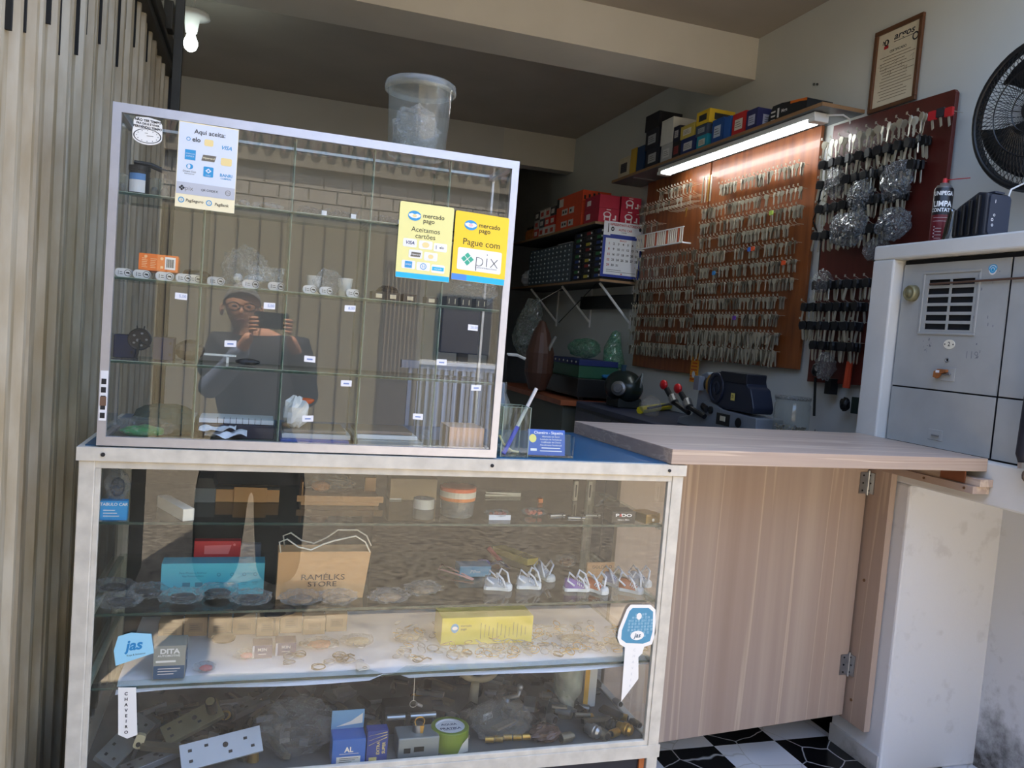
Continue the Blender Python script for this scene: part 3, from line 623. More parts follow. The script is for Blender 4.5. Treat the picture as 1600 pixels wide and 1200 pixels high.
# card sign "Aqui aceita"
fr = Fr((-0.1705, SY+0.004, 1.5610), (1, 0, -0.012), (0, 0, 1)); W = 0.0012; w_, h_ = 0.1130, 0.1690
m = MB(); m.bar(fr, 0, 0, 0, w_, h_, W); m.mat(1).rect(fr, 0.001, 0.0265, w_-0.001, h_-0.002, W+.0001)
m.mat(2).rect(fr, 0.001, 0.0265, w_-0.001, 0.050, W+.0003)
m.mat(3).text(fr, 'Aqui aceita:', w_*.52, 0.152, 0.0125, W+.0004, 0.01)
m.text(fr, 'elo', 0.034, 0.136, 0.0125, W+.0004, 0.02); m.mat(4).text(fr, 'VISA', 0.091, 0.128, 0.0105, W+.0004, 0.02, 0.3)
m.ring(fr, 0.019, 0.136, 0.004, 0.0028, W+.0004, 14); m.rect(fr, 0.014, 0.095, 0.034, 0.115, W+.0004)
m.mat(5).rect(fr, 0.049, 0.127, 0.066, 0.140, W+.0004, .003); m.rect(fr, 0.082, 0.093, 0.103, 0.108, W+.0004, .003)
m.mat(6).face(fr, [(0.045, 0.097), (0.070, 0.097), (0.073, 0.109), (0.048, 0.109)], W+.0004)
m.mat(0).text(fr, 'Hipercard', 0.059, 0.103, 0.0055, W+.0006, 0.01)
m.mat(1).text(fr, 'AMERICAN', 0.024, 0.107, 0.0035, W+.0006); m.text(fr, 'EXPRESS', 0.024, 0.102, 0.0040, W+.0006)
m.mat(4).ell(fr, 0.024, 0.082, 0.0065, 0.0055, W+.0004); m.mat(1).ell(fr, 0.0225, 0.082, 0.003, 0.0045, W+.0006, 12)
m.mat(3).text(fr, 'Diners Club', 0.024, 0.072, 0.0050, W+.0004); m.text(fr, 'International', 0.024, 0.0675, 0.0036, W+.0004)
m.mat(4).rect(fr, 0.050, 0.066, 0.069, 0.086, W+.0004, .002); m.mat(1).face(fr, [(0.0595, 0.073), (0.0655, 0.078), (0.0595, 0.083), (0.0535, 0.078)], W+.0006); m.mat(4).ell(fr, 0.0595, 0.078, 0.002, 0.002, W+.0008, 10)
m.mat(1).text(fr, 'Cabal', 0.0595, 0.069, 0.004, W+.0006)
m.mat(4).text(fr, 'BANRI', 0.0935, 0.073, 0.0085, W+.0004, 0.02); m.text(fr, 'COMPRAS', 0.0935, 0.0665, 0.0045, W+.0004, 0.02)
m.mat(3)
for a, b in ((0, .0032), (0, -.0032), (.0032, 0), (-.0032, 0)): m.face(fr, [(0.0115+a, 0.0385+b-.0028), (0.0115+a+.0028, 0.0385+b), (0.0115+a, 0.0385+b+.0028), (0.0115+a-.0028, 0.0385+b)], W+.0005)
m.mat(6).text(fr, 'pix', 0.025, 0.0385, 0.0135, W+.0005, -0.012); m.mat(3).text(fr, 'QR CODE', 0.061, 0.0385, 0.0060, W+.0005, 0.01); m.text(fr, 'X', 0.0775, 0.0385, 0.0065, W+.0005, 0.01)
m.mat(6).ring(fr, 0.099, 0.039, 0.0055, 0.0045, W+.0005, 16); m.text(fr, 'C6', 0.099, 0.039, 0.006, W+.0005)
for cu in (0.0115, 0.064): m.mat(4).ring(fr, cu, 0.0145, 0.0058, 0.0040, W+.0004, 16); m.text(fr, '2', cu, 0.0145, 0.006, W+.0004, 0.01)
m.mat(3).text(fr, 'PagSeguro', 0.0365, 0.0145, 0.0080, W+.0004, 0.012, 0.1); m.text(fr, 'PagBank', 0.0880, 0.0135, 0.0080, W+.0004, 0.012, 0.1)
tag(m.build('card_sign', [M('cream_card', (240, 230, 194), 0.5), M('pale_blue_white', (214, 222, 234), 0.5), M('pale_grey_band', (186, 190, 200), 0.5), ink, lg_blue, gold_p, taupe]), 'white and cream card sign headed Aqui aceita, upper left of the cabinet glass', 'sign')
# two yellow signs
fr = Fr((0.2795, SY+0.001, 1.4635), (1, 0, -0.01), (0.0, 0, 1)); w_, h_ = 0.1200, 0.1640; W = 0.0012
m = MB(); m.prism(fr, rrect(0, 0, w_, h_, 0.004), 0, W); m.mat(1).rect(fr, 0.0005, 0.0005, w_-0.0005, 0.012, W+.0002)
pago_logo(m, fr, 0.033, 0.136, 0.0145, W+.0003); m.mat(4).text(fr, 'mercado', 0.0755, 0.1385, 0.0135, W+.0003, 0.01); m.text(fr, 'pago', 0.0655, 0.1275, 0.0135, W+.0003, 0.01)
m.text(fr, 'Aceitamos', 0.060, 0.1070, 0.0150, W+.0003, 0.0); m.text(fr, 'cartões', 0.060, 0.0935, 0.0150, W+.0003, 0.0)
for (a, b) in ((0.012, 0.068), (0.047, 0.067), (0.080, 0.065), (0.026, 0.045), (0.060, 0.043), (0.012, 0.021), (0.045, 0.020), (0.078, 0.018)): m.mat(3).rect(fr, a, b, a+0.030, b+0.018, W+.0003, .003)
m.mat(6).text(fr, 'VISA', 0.027, 0.077, 0.010, W+.0005, 0.02, 0.2); m.mat(5).ell(fr, 0.062, 0.076, 0.008, 0.006, W+.0005); m.mat(4).text(fr, 'elo', 0.098, 0.074, 0.008, W+.0005, 0.01); m.mat(6).rect(fr, 0.085, 0.070, 0.0862, 0.078, W+.0005)
m.mat(7).face(fr, [(0.030, 0.048), (0.051, 0.048), (0.053, 0.058), (0.032, 0.058)], W+.0005); m.mat(3).text(fr, 'Hipercard', 0.0415, 0.053, 0.0045, W+.0007, 0.01)
m.mat(5).ell(fr, 0.075, 0.052, 0.006, 0.005, W+.0005); m.mat(2).rect(fr, 0.019, 0.023, 0.035, 0.037, W+.0005); m.mat(3).text(fr, 'AMEX', 0.027, 0.030, 0.005, W+.0007)
m.mat(2).ring(fr, 0.060, 0.029, 0.007, 0.0055, W+.0005, 18); m.rect(fr, 0.0575, 0.026, 0.0588, 0.032, W+.0005); m.rect(fr, 0.0612, 0.026, 0.0625, 0.032, W+.0005)
m.mat(1).rect(fr, 0.080, 0.023, 0.106, 0.031, W+.0005); m.mat(3).text(fr, 'mercado', 0.093, 0.027, 0.005, W+.0007)
tag(m.build('pay_sign', [sg_cream, cyan, lg_blue, white_pl, ink, gold_p, navy, taupe]), 'pale yellow payment sign reading Aceitamos cartoes, left of the brighter yellow one', 'sign')
fr = Fr((0.4035, SY+0.001, 1.4705), (1, 0, -0.03), (0.0, 0, 1)); w_, h_ = 0.1240, 0.1520
m = MB(); m.prism(fr, rrect(0, 0, w_, h_, 0.004), 0, W); m.mat(1).rect(fr, 0.0005, 0.0005, w_-0.0005, 0.014, W+.0002); m.mat(6).rect(fr, 0.0005, 0.0005, 0.035, 0.014, W+.0003)
pago_logo(m, fr, 0.036, 0.124, 0.0148, W+.0003); m.mat(4).text(fr, 'mercado', 0.0795, 0.1265, 0.0140, W+.0003, 0.01); m.text(fr, 'pago', 0.0690, 0.1150, 0.0140, W+.0003, 0.01)
m.text(fr, 'Pague com', 0.0640, 0.0865, 0.0200, W+.0003, 0.0)
m.mat(3).rect(fr, 0.011, 0.024, 0.113, 0.073, W+.0003, .004); m.mat(7)
for a, b in ((0, .0078), (0, -.0078), (.0078, 0), (-.0078, 0)): m.face(fr, [(0.034+a, 0.049+b-.0068), (0.034+a+.0068, 0.049+b), (0.034+a, 0.049+b+.0068), (0.034+a-.0068, 0.049+b)], W+.0005)
m.mat(4).text(fr, 'pix', 0.079, 0.0500, 0.0480, W+.0005, -0.028); m.text(fr, 'powered by Banco Central', 0.080, 0.0335, 0.0042, W+.0005)
tag(m.build('pay_sign', [sg_yel, cyan, lg_blue, white_pl, ink, pink, M('band_blue', (76, 140, 225), 0.5), green_c]), 'bright yellow payment sign reading Pague com pix, at the right end of the cabinet glass', 'sign')
# clock sticker
fr = front(-0.227, SY+0.0045, 1.7015); W = 0.0006
out = [(-0.026, 0.018), (-0.022, 0.024), (0.0, 0.026), (0.022, 0.022), (0.026, 0.014), (0.027, -0.006)]+[(0.0275*math.cos(a), -0.0115+0.0160*math.sin(a)) for a in [(-k*PI/12) for k in range(1, 12)]]+[(-0.0275, -0.004), (-0.026, 0.006)]
m = MB(); m.prism(fr, out, 0, W); m.mat(1)
m.ring(fr, 0, -0.0105, 0.0255, 0.0235, W+.0003, 28, 0.55); m.text(fr, 'NÃO TER TEMPO', 0, 0.0185, 0.0062, W+.0003, 0.04, rot=-0.05); m.text(fr, 'PRA DEUS É VIVER', 0, 0.0120, 0.0052, W+.0003, 0.04, rot=-0.05); m.text(fr, 'PERDENDO TEMPO', 0, 0.0056, 0.0060, W+.0003, 0.04, rot=-0.05)
for k in range(12): a = k*PI/6; m.ell(fr, 0.0195*math.cos(a), -0.0105+0.0105*math.sin(a), 0.0009, 0.0009, W+.0003, 6)
m.bar(fr, -0.001, -0.0105, W, 0.011, -0.0095, W+.0003); m.bar(fr, -0.005, -0.0055, W, 0.0005, -0.0048, W+.0003)
tag(m.build('clock_sticker', [white_pl, ink]), 'white clock-face sticker with three lines of lettering, top left of the cabinet glass', 'sticker')
# key-shaped sticker
fr = front(0.945, SY+0.006, 0.0); W = 0.0008; P = lambda x, y: (at(x, y, Y=SY).x-0.945, at(x, y, Y=SY).z)
outl = [P(981, 953), P(987, 946), P(1018, 946), P(1026, 954), P(1026, 990), P(1020, 1008), P(1008, 1012), P(1005, 1022), P(999, 1028), P(999, 1062), P(972, 1098), P(978, 1013), P(970, 1008), P(966, 998), P(968, 985)]
m = MB(); m.prism(fr, outl, 0, W)
inn = [P(985, 956), P(990, 951), P(1015, 951), P(1022, 957), P(1021, 988), P(1017, 1003), P(1006, 1007), P(980, 1006), P(972, 1000), P(973, 986)]
m.mat(1).face(fr, inn, W+.0002); m.mat(2)
for i in range(9):
    for j in range(9):
        u = -0.036+i*0.0088; v = P(996, 980)[1]-0.034+j*0.0078
        if (u-0.004)**2/0.0355**2+((v-P(996, 980)[1])/0.034)**2 < 0.92 and u > -0.036-(v-P(996, 980)[1])*0.0:
            if (i+j) % 2: m.rect(fr, u, v, u+0.0062, v+0.0008, W+.0004); m.rect(fr, u, v+0.003, u+0.0062, v+0.0038, W+.0004)
            else: m.rect(fr, u, v-.001, u+0.0008, v+0.0052, W+.0004); m.rect(fr, u+0.003, v-.001, u+0.0038, v+0.0052, W+.0004)
m.mat(0); c = P(1000, 964); m.ell(fr, c[0], c[1], 0.0070, 0.0085, W+.0006); c = P(997, 994); m.ell(fr, c[0], c[1], 0.0185, 0.0120, W+.0006)
m.mat(3).text(fr, 'jas', c[0], c[1], 0.0165, W+.0009, 0.02, 0.25); m.mat(4)
for k, ch in enumerate('CHAVEIRO'): q = P(993-k*1.2, 1017+k*9.4); m.text(fr, ch, q[0], q[1], 0.0095, W+.0003, -0.01)
tag(m.build('key_sticker', [white_pl, M('steel_blue', (70, 140, 175), 0.5), M('pale_blue_line', (190, 220, 232), 0.5), M('dark_teal', (24, 80, 110), 0.5), M('pale_print2', (190, 194, 200), 0.6)]), 'white key-shaped sticker with a blue patterned bow, lower right of the counter glass', 'sticker')
# lettering sticker on the left (cap-coloured panel and vertical word)
fr = front(-0.205, SY+0.006, 0.0); m = MB(); P = lambda x, y: (at(x, y, Y=SY).x+0.205, at(x, y, Y=SY).z)
m.prism(fr, [P(177, 1018), P(184, 996), P(204, 990), P(236, 992), P(240, 1022), P(180, 1042)], 0, W)
m.mat(1).prism(fr, [P(184, 1076), P(212, 1076), P(214, 1150), P(198, 1156), P(184, 1150)], 0, W); m.mat(2); c = P(208, 1010); m.text(fr, 'jas', c[0], c[1], 0.030, W+.0003, 0.03, 0.25, rot=0.10)
m.mat(3); c = P(212, 1024); m.text(fr, 'Keys & Solutions', c[0], c[1], 0.0052, W+.0003, rot=0.12)
for k, ch in enumerate('CHAVEIRO'): q = P(196.5, 1086+k*8.6); m.text(fr, ch, q[0], q[1], 0.0088, W+.0003, 0.04)
tag(m.build('lettering_sticker', [M('cap_blue', (150, 208, 236), 0.5), white_pl, M('deep_cyan', (30, 130, 190), 0.5), ink]), 'pale blue jas panel over a white strip lettered CHAVEIRO, lower left of the counter glass', 'sticker')

# ------------------------------------------------------------------ on top of the cabinet and counter
t = thing('clear_bucket', 'tall clear plastic bucket with a whitish rim lid standing on top of the glass cabinet', 'bucket', (0.325, 1.90, UZ1))
m = MB(); bx, by = 0.328, 1.898
m.lathe((bx, by, UZ1+0.0005), [(0.0, 0.0), (0.062, 0.0), (0.066, 0.004), (0.073, 0.150), (0.074, 0.156)], 36); m.build('body', clear_pl, t, smooth=True)
m = MB(); m.lathe((bx, by, UZ1), [(0.076, 0.146), (0.081, 0.147), (0.082, 0.153), (0.080, 0.166), (0.074, 0.170), (0.066, 0.169), (0.0, 0.167)], 36); m.build('lid', glass_mat('milky_lid', (0.90, 0.92, 0.91), 1.5, 0.25, 0.1), t, smooth=True)
m = MB(); m.blob((bx-0.004, by, UZ1+0.062), (0.050, 0.048, 0.052), 3, 0.5, 22, 14, 2.2)
tag(m.build('crumpled_bag', film), 'crumpled clear plastic bag inside the bucket on the cabinet', 'plastic bag')
# glass pen holder
def open_glass_box(nm, label, cat, x0, y0, x1, y1, z0, h, th=0.003):
    m = MB(); m.box(x0, y0, z0, x1, y0+th, z0+h); m.box(x0, y1-th, z0, x1, y1, z0+h); m.box(x0, y0+th, z0, x0+th, y1-th, z0+h); m.box(x1-th, y0+th, z0, x1, y1-th, z0+h); m.box(x0, y0, z0, x1, y1, z0+th)
    m.mat(1); e = 0.0009
    for a in (x0, x1-th): m.box(a, y0, z0+h-e, a+th, y1, z0+h)
    for a in (y0, y1-th): m.box(x0, a, z0+h-e, x1, a+th, z0+h)
    for a in (x0, x1-0.0012):
        for b in (y0-0.0002, y1): m.box(a, b, z0, a+0.0012, b+0.0006, z0+h)
    return tag(m.build(nm, [shelf_gl, M('glass_edge_pale', (150, 172, 160), 0.3)]), label, cat)
TZ = 1.0735
open_glass_box('pen_holder', 'square clear glass pen holder on the counter beside the cabinet', 'pen holder', 0.556, 1.792, 0.624, 1.862, TZ, 0.118)
m = MB(); m.cyl((0.572, 1.815, TZ+0.006), (0.652, 1.85, TZ+0.160), 0.0045, 0.0045, 10); m.mat(1).cyl((0.5705, 1.814, TZ+0.0035), (0.605, 1.829, TZ+0.068), 0.0052, 0.0055, 10)
tag(m.build('pen', [M('clear_grey_barrel', (190, 188, 186), 0.3), M('pen_blue', (30, 60, 190), 0.4)]), 'long pen with a blue lower half leaning in the glass pen holder', 'pen')
m = MB(); m.tube([(0.562, 1.83, TZ+0.045), (0.575, 1.835, TZ+0.025), (0.598, 1.84, TZ+0.008), (0.617, 1.842, TZ+0.005)], 0.003); tag(m.build('cable_tie', M('cream_plastic', (222, 206, 160), 0.5)), 'cream curved strip lying in the bottom of the glass pen holder', 'strip')
# business card stand
m = MB(); m.box(0.628, 1.800, TZ, 0.742, 1.804, TZ+0.006); m.box(0.628, 1.800, TZ, 0.742, 1.845, TZ+0.003); m.box(0.739, 1.800, TZ, 0.742, 1.845, TZ+0.052)
cfr = Fr((0.628, 1.806, TZ+0.003), (1, 0, 0), (0, 0.25, 1)); m.bar(cfr, 0, 0, -0.004, 0.111, 0.054, -0.001)
tag(m.build('card_stand', shelf_gl), 'low clear glass card stand on the blue counter top', 'card stand')
m = MB(); fr = Fr((0.630, 1.8095, TZ+0.004), (1, 0, 0), (0, 0.25, 1)); m.bar(fr, 0, 0, 0, 0.094, 0.062, 0.0015); W = 0.0018
m.mat(1).text(fr, 'Chaveiro - Siqueira', 0.052, 0.054, 0.0095, W, 0.01); 
for k, s_ in enumerate(('Aberturas em Geral', 'Instalação de Fechaduras', 'Codificação de Chaves', 'Atendimento Residencial')): m.text(fr, s_, 0.058, 0.045-k*0.0068, 0.0055, W)
m.rect(fr, 0.034, 0.0165, 0.082, 0.0185, W); m.rect(fr, 0.030, 0.0095, 0.086, 0.0115, W)
m.mat(2).ell(fr, 0.012, 0.040, 0.009, 0.010, W); m.mat(1).rect(fr, 0.006, 0.010, 0.022, 0.016, W+.0001)
tag(m.build('business_card', [M('card_blue', (58, 96, 176), 0.5), white_pl, M('card_yellow', (226, 214, 120), 0.5)]), 'blue business card with white lettering standing in the glass card stand', 'business card')
# bottle behind the cabinet
m = MB(); m.lathe((0.59, 1.93, TZ), [(0, 0), (0.026, 0), (0.028, 0.01), (0.028, 0.105), (0.014, 0.135), (0.012, 0.140), (0.012, 0.165), (0.0, 0.166)], 22); tag(m.build('clear_bottle', clear_pl, smooth=True), 'clear plastic bottle behind the glass pen holder', 'bottle')
# ------------------------------------------------------------------ back of the shop: shelves
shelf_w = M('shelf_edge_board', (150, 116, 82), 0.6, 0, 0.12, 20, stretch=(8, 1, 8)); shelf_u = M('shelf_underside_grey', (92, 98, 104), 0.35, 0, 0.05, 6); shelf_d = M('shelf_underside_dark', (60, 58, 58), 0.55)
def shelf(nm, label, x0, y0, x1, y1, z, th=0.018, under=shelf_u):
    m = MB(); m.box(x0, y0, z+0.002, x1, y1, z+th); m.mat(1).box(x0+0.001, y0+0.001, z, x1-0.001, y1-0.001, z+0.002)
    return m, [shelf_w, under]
t = thing('wall_shelf', 'high long shelf over the key boards, carrying a row of small boxes', 'shelf', (2.38, 4.1, 2.452))
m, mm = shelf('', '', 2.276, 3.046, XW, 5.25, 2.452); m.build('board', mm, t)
m = MB()
for yy in (3.35, 4.2, 4.95): m.box(2.30, yy, 2.446, 2.49, yy+0.012, 2.452); m.box(2.486, yy, 2.40, 2.498, yy+0.012, 2.452)
m.build('bracket', steel, t)
for yy in (3.5, 4.1, 4.7): m = MB(); m.cyl((2.42, yy, 2.4518), (2.42, yy, 2.4500), 0.006, 0.006, 8); m.build('screw', steel, t)
t = thing('wall_shelf', 'middle shelf at the back, with red and orange carton boxes on it', 'shelf', (2.32, 6.0, 2.150))
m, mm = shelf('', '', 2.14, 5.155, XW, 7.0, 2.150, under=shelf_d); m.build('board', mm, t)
t = thing('wall_shelf', 'lower shelf at the back on white braces, carrying the drawer cabinets', 'shelf', (2.34, 6.1, 1.765))
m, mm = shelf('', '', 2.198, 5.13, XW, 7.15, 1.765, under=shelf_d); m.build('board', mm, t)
for yy in (5.22, 5.95, 6.70):
    m = MB(); m.tube([(2.24, yy, 1.762), (2.245, yy, 1.755), (2.492, yy, 1.50)], 0.009, 6); m.box(2.488, yy-0.012, 1.46, 2.498, yy+0.012, 1.764); m.build('brace', white_pl, t)
m = MB(); m.box(2.44, 5.05, 1.60, 2.495, 6.05, 1.70); tag(m.build('black_bar', black_pl, bevel=0.006), 'long black bar fixed to the wall under the drawer shelf', 'bar')

# boxes
CM = {}
def col(rgb, rough=0.6):
    if rgb not in CM: CM[rgb] = M('print_%d_%d_%d' % rgb, rgb, rough, 0, 0.05, 25)
    return CM[rgb]
def carton_box(nm, label, cat, cx, cy, z, dx, dy, dz, base, lab=None, txt=None, tcol=(235, 235, 235), rot=0.0, group=None, face='x', band=None, rtop=None, labpos=None, tsize=None, parent=None):
    """printed carton; decoration on its -X and -Y faces"""
    m = MB(); m.M = Matrix.Translation((cx, cy, z)) @ Matrix.Rotation(rot, 4, 'Z')
    h = (dx/2, dy/2); m.box(-h[0], -h[1], 0, h[0], h[1], dz)
    ms = [col(base)]; e = 0.0006
    m.mat(1); ms.append(col(tuple(int(c*0.55) for c in base)))
    m.bar(Fr((-h[0], 0, 0), (0, -1, 0), (0, 0, 1)), -h[1], dz*0.93, 0, h[1], dz*0.935, 0.0004)
    fs = [Fr((-h[0], 0, 0), (0, -1, 0), (0, 0, 1)), Fr((0, -h[1], 0), (1, 0, 0), (0, 0, 1))]; ws = [dy, dx]
    if band: ms.append(col(band)); m.mat(len(ms)-1)
    if band:
        for f, w_ in zip(fs, ws): m.rect(f, -w_/2, 0, w_/2, dz*0.28, e)
    if lab:
        ms.append(col(lab)); m.mat(len(ms)-1); a0, b0, a1, b1 = labpos or (-0.3, 0.25, 0.3, 0.72)
        for f, w_ in zip(fs, ws): m.rect(f, w_*a0, dz*b0, w_*a1, dz*b1, e)
        ms.append(ink); m.mat(len(ms)-1)
        for f, w_ in zip(fs, ws):
            for k in range(3): m.rect(f, w_*(a0*0.8), dz*(b0+(b1-b0)*(0.25+0.22*k)), w_*(a1*(0.75-0.2*k)), dz*(b0+(b1-b0)*(0.25+0.22*k)+0.022), e*2)
    if txt:
        ms.append(col(tcol)); m.mat(len(ms)-1)
        for f, w_ in zip(fs, ws): 
            sz = tsize or min(dz*0.35, 1.3*w_/max(3, len(txt))); m.text(f, txt, 0, dz*0.83 if lab else dz*0.55, sz, e*2, 0.015)
    o = m.build(nm, ms, parent, bevel=0.0008, seg=1)
    if parent is None: tag(o, label, cat, group)
    return o
G = 'small boxes on the high shelf'
zt = 2.4705
def yat(px, X, z): # y of the photo column px on plane X at height z (search over the column)
    lo, hi = 0, 1199
    for _ in range(40):
        mid = (lo+hi)/2; p = at(px, mid, X=X)
        if p.z > z: lo = mid
        else: hi = mid
    return at(px, (lo+hi)/2, X=X).y
def rowbox(px0, px1, zlo, h, X, dx, base, label, **k):
    ya, yb = yat(px0, X, zlo), yat(px1, X, zlo); cy = (ya+yb)/2
    return carton_box('carton_box', label, 'box', X+dx/2, cy, zlo, dx, abs(ya-yb)*0.96, h, base, **k)
HS = [
 (965, 982, 0, .135, (206, 196, 170), dict(lab=(60, 56, 60)), 'cream small box with dark print at the far left end of the high shelf'),
 (983, 992, 0, .17, (200, 164, 60), dict(), 'narrow mustard yellow box second from the far end of the high shelf'),
 (993, 1004, 0, .165, (28, 60, 100), dict(), 'dark blue box leaning third from the far end of the high shelf'),
 (1007, 1028, 0, .12, (30, 34, 52), dict(lab=(180, 184, 190)), 'dark navy box at the bottom of the tall stack left of the white phone box'),
 (1007, 1028, .121, .12, (26, 30, 48), dict(lab=(170, 176, 186)), 'dark navy box in the middle of the tall stack left of the white phone box'),
 (1007, 1029, .242, .10, (24, 24, 34), dict(txt='BOX'[:0] or None), 'black box on top of the tall navy stack on the high shelf'),
 (1031, 1048, 0, .11, (186, 190, 194), dict(lab=(220, 222, 224)), 'pale grey box with a label under the white phone box'),
 (1049, 1061, 0, .10, (34, 34, 44), dict(lab=(150, 60, 60)), 'small dark box with red print, right of the pale grey box'),
 (1031, 1050, .111, .15, (226, 228, 226), dict(), 'large white box standing above the pale grey box on the high shelf'),
 (1051, 1061, .101, .09, (30, 34, 60), dict(lab=(200, 200, 205)), 'small navy box with a pale label, right of the white box'),
 (1062, 1085, 0, .095, (34, 52, 110), dict(lab=(214, 216, 224)), 'blue box with a white oval-like label, lower row middle of the high shelf'),
 (1062, 1084, .096, .075, (214, 196, 96), dict(lab=(240, 236, 220), ), 'yellow topped box resting on the blue box with white label'),
 (1087, 1104, 0, .075, (40, 160, 190), dict(lab=(220, 220, 210)), 'turquoise small box in the lower row under the yellow carton'),
 (1086, 1104, .076, .06, (70, 84, 110), dict(lab=(170, 180, 190)), 'grey blue flat box between turquoise box and yellow carton'),
 (1087, 1108, .137, .075, (236, 200, 50), dict(lab=(60, 60, 60)), 'bright yellow carton on top of the stack in the middle of the high shelf'),
 (1110, 1128, 0, .13, (34, 84, 160), dict(lab=(200, 214, 232)), 'mid blue box with white waves, left of the red box'),
 (1129, 1139, 0, .12, (40, 96, 180), dict(), 'narrow bright blue box touching the red box'),
 (1142, 1163, 0, .115, (196, 40, 44), dict(lab=(232, 226, 216)), 'red box with a cream label on the near part of the high shelf'),
 (1164, 1182, 0, .105, (36, 40, 96), dict(lab=(180, 186, 214)), 'purple navy box to the right of the red box'),
]
for px0, px1, z, h, c, k, lb in HS: rowbox(px0, px1, zt+z, h, 2.296, 0.16, c, lb, group=G, **k)
m = MB(); y0_ = yat(1202, 2.34, zt); y1_ = yat(1262, 2.34, zt)
m.prism(Fr((2.33, y0_, zt), (0, -1, 0), (0, 0, 1)), [(0, 0), (y0_-y1_, 0), (y0_-y1_, 0.072), (0.10, 0.094), (0.03, 0.094), (0.0, 0.05)], -0.14, 0.0)
f = Fr((2.33, y0_, zt), (0, -1, 0), (0, 0, 1)); m.mat(1)
for k in range(3): m.rect(f, 0.02, 0.02+k*0.02, 0.055, 0.028+k*0.02, 0.0006); 
m.rect(f, 0.07, 0.03, 0.085, 0.075, 0.0006); m.text(f, 'Mega', 0.125, 0.055, 0.022, 0.0006, 0.02)
m.mat(2).prism(f, [(0.17, 0.073), (0.24, 0.068), (y0_-y1_, 0.060), (y0_-y1_, 0.073), (0.17, 0.086)], 0.001, 0.002)
tag(m.build('tool_case_box', [col((26, 30, 36)), white_pl, orange_c]), 'black angled box with an orange stripe, nearest the lamp end of the high shelf', 'box', G)

# red and orange cartons on the middle shelf
zt = 2.1685; G = 'cartons on the middle back shelf'; X = 2.155; YN = 5.165
def cart(px0, px1, zl, h, c, lb, **k): return rowbox(px0, px1, zt+zl, h, X+0.005, 0.18, c, lb, group=G, **k)
# the near end faces the camera: two columns, two rows
def endbox(x0, x1, z, h, lb, yd=0.30, y0=YN, c=(176, 28, 64), t_='A'):
    o = carton_box('carton_box', lb, 'box', (x0+x1)/2, y0+yd/2, zt+z, x1-x0, yd, h, c, txt=None, group=G)
    return o
for x0, x1, z, h, lb in ((2.165, 2.315, 0, .098, 'crimson carton with a white emblem, bottom left of the near end of the middle shelf'), (2.325, 2.475, 0, .098, 'crimson carton with a white emblem, bottom right of the near end, over the calendar'), (2.325, 2.475, .099, .092, 'crimson carton with a white emblem, topmost at the wall end of the middle shelf'), (2.165, 2.315, .099, .088, 'plain crimson carton, second layer behind the near left emblem carton')):
    m = MB(); m.box(x0, YN, zt+z, x1, YN+0.26, zt+z+h); f = front((x0+x1)/2, YN, zt+z); m.mat(1)
    if 'plain' not in lb:
        m.ring(f, -0.012, h*0.55, 0.030, 0.021, 0.0006, 20, 0.7); m.rect(f, -0.035, h*0.15, -0.026, h*0.5, 0.0007); m.rect(f, 0.004, h*0.15, 0.013, h*0.5, 0.0007)
        m.rect(f, -0.035, h*0.38, 0.013, h*0.44, 0.0008); m.rect(f, 0.03, h*0.2, 0.055, h*0.3, 0.0007); m.rect(f, 0.045, h*0.3, 0.055, h*0.55, 0.0007); m.rect(f, -0.02, h*0.86, 0.012, h*0.92, 0.0007)
    fs_ = side(x0, YN+0.25, zt+z); m.rect(fs_, 0.03, h*0.3, 0.10, h*0.7, 0.0006)
    tag(m.build('carton_box', [M('crimson_carton', (178, 24, 58), 0.6, 0, 0.08, 20), col((236, 224, 228))], bevel=0.001, seg=1), lb, 'box', G)
for z, h, lb in ((0, .09, 'bottom orange carton with white labels on the middle shelf'), (.091, .09, 'second orange carton with white labels on the middle shelf'), (.182, .075, 'topmost orange carton with black stripes on the middle shelf')):
    yA, yB = 5.98, 5.46
    m = MB(); m.box(X, yB, zt+z, X+0.22, yA, zt+z+h); f = side(X, yA, zt+z); m.mat(1)
    if z < 0.18:
        m.rect(f, 0.12, h*0.25, 0.24, h*0.75, 0.0006); m.rect(f, 0.27, h*0.25, 0.37, h*0.75, 0.0006); m.mat(2)
        for q in (0.14, 0.19, 0.29): m.rect(f, q, h*0.4, q+0.03, h*0.6, 0.0009)
    else:
        m.mat(1).rect(f, 0.05, 0.0, 0.14, h*0.8, 0.0006); m.mat(2).rect(f, -0.0, 0.0, 0.05, h*0.9, 0.0006); g = front(X+0.11, yB, zt+z)
        for k in range(4): m.rect(g, -0.10+k*0.035, 0.01, -0.085+k*0.035, h*0.5+0.01*k, 0.0006)
    tag(m.build('carton_box', [M('orange_carton', (214, 74, 34), 0.6, 0, 0.08, 20), col((206, 200, 196)), ink], bevel=0.001, seg=1), lb, 'box', G)
k = 0
for yA, cols in ((6.08, ((200, 192, 186), (190, 50, 40), (60, 60, 64))), (6.20, ((206, 202, 196), (206, 60, 44), (196, 188, 180))), (6.33, ((210, 204, 200), (70, 72, 80), (206, 200, 196))), (6.46, ((184, 60, 50), (170, 164, 160), (60, 56, 58)))):
    for j, c in enumerate(cols):
        hh = 0.072; k += 1
        carton_box('carton_box', 'small %s medicine-size carton in stack %s from the orange cartons, %s of its stack' % (('grey white', 'red', 'dark')[0 if min(c) > 120 else (1 if c[0] > 120 else 2)], ('one', 'two', 'three', 'four')[(k-1)//3], ('bottom', 'middle', 'top')[j]), 'box', X+0.065, yA, zt+j*0.0725, 0.12, 0.11, hh-.001, c, lab=(220, 216, 210) if min(c) < 150 else (200, 70, 56), group=G)
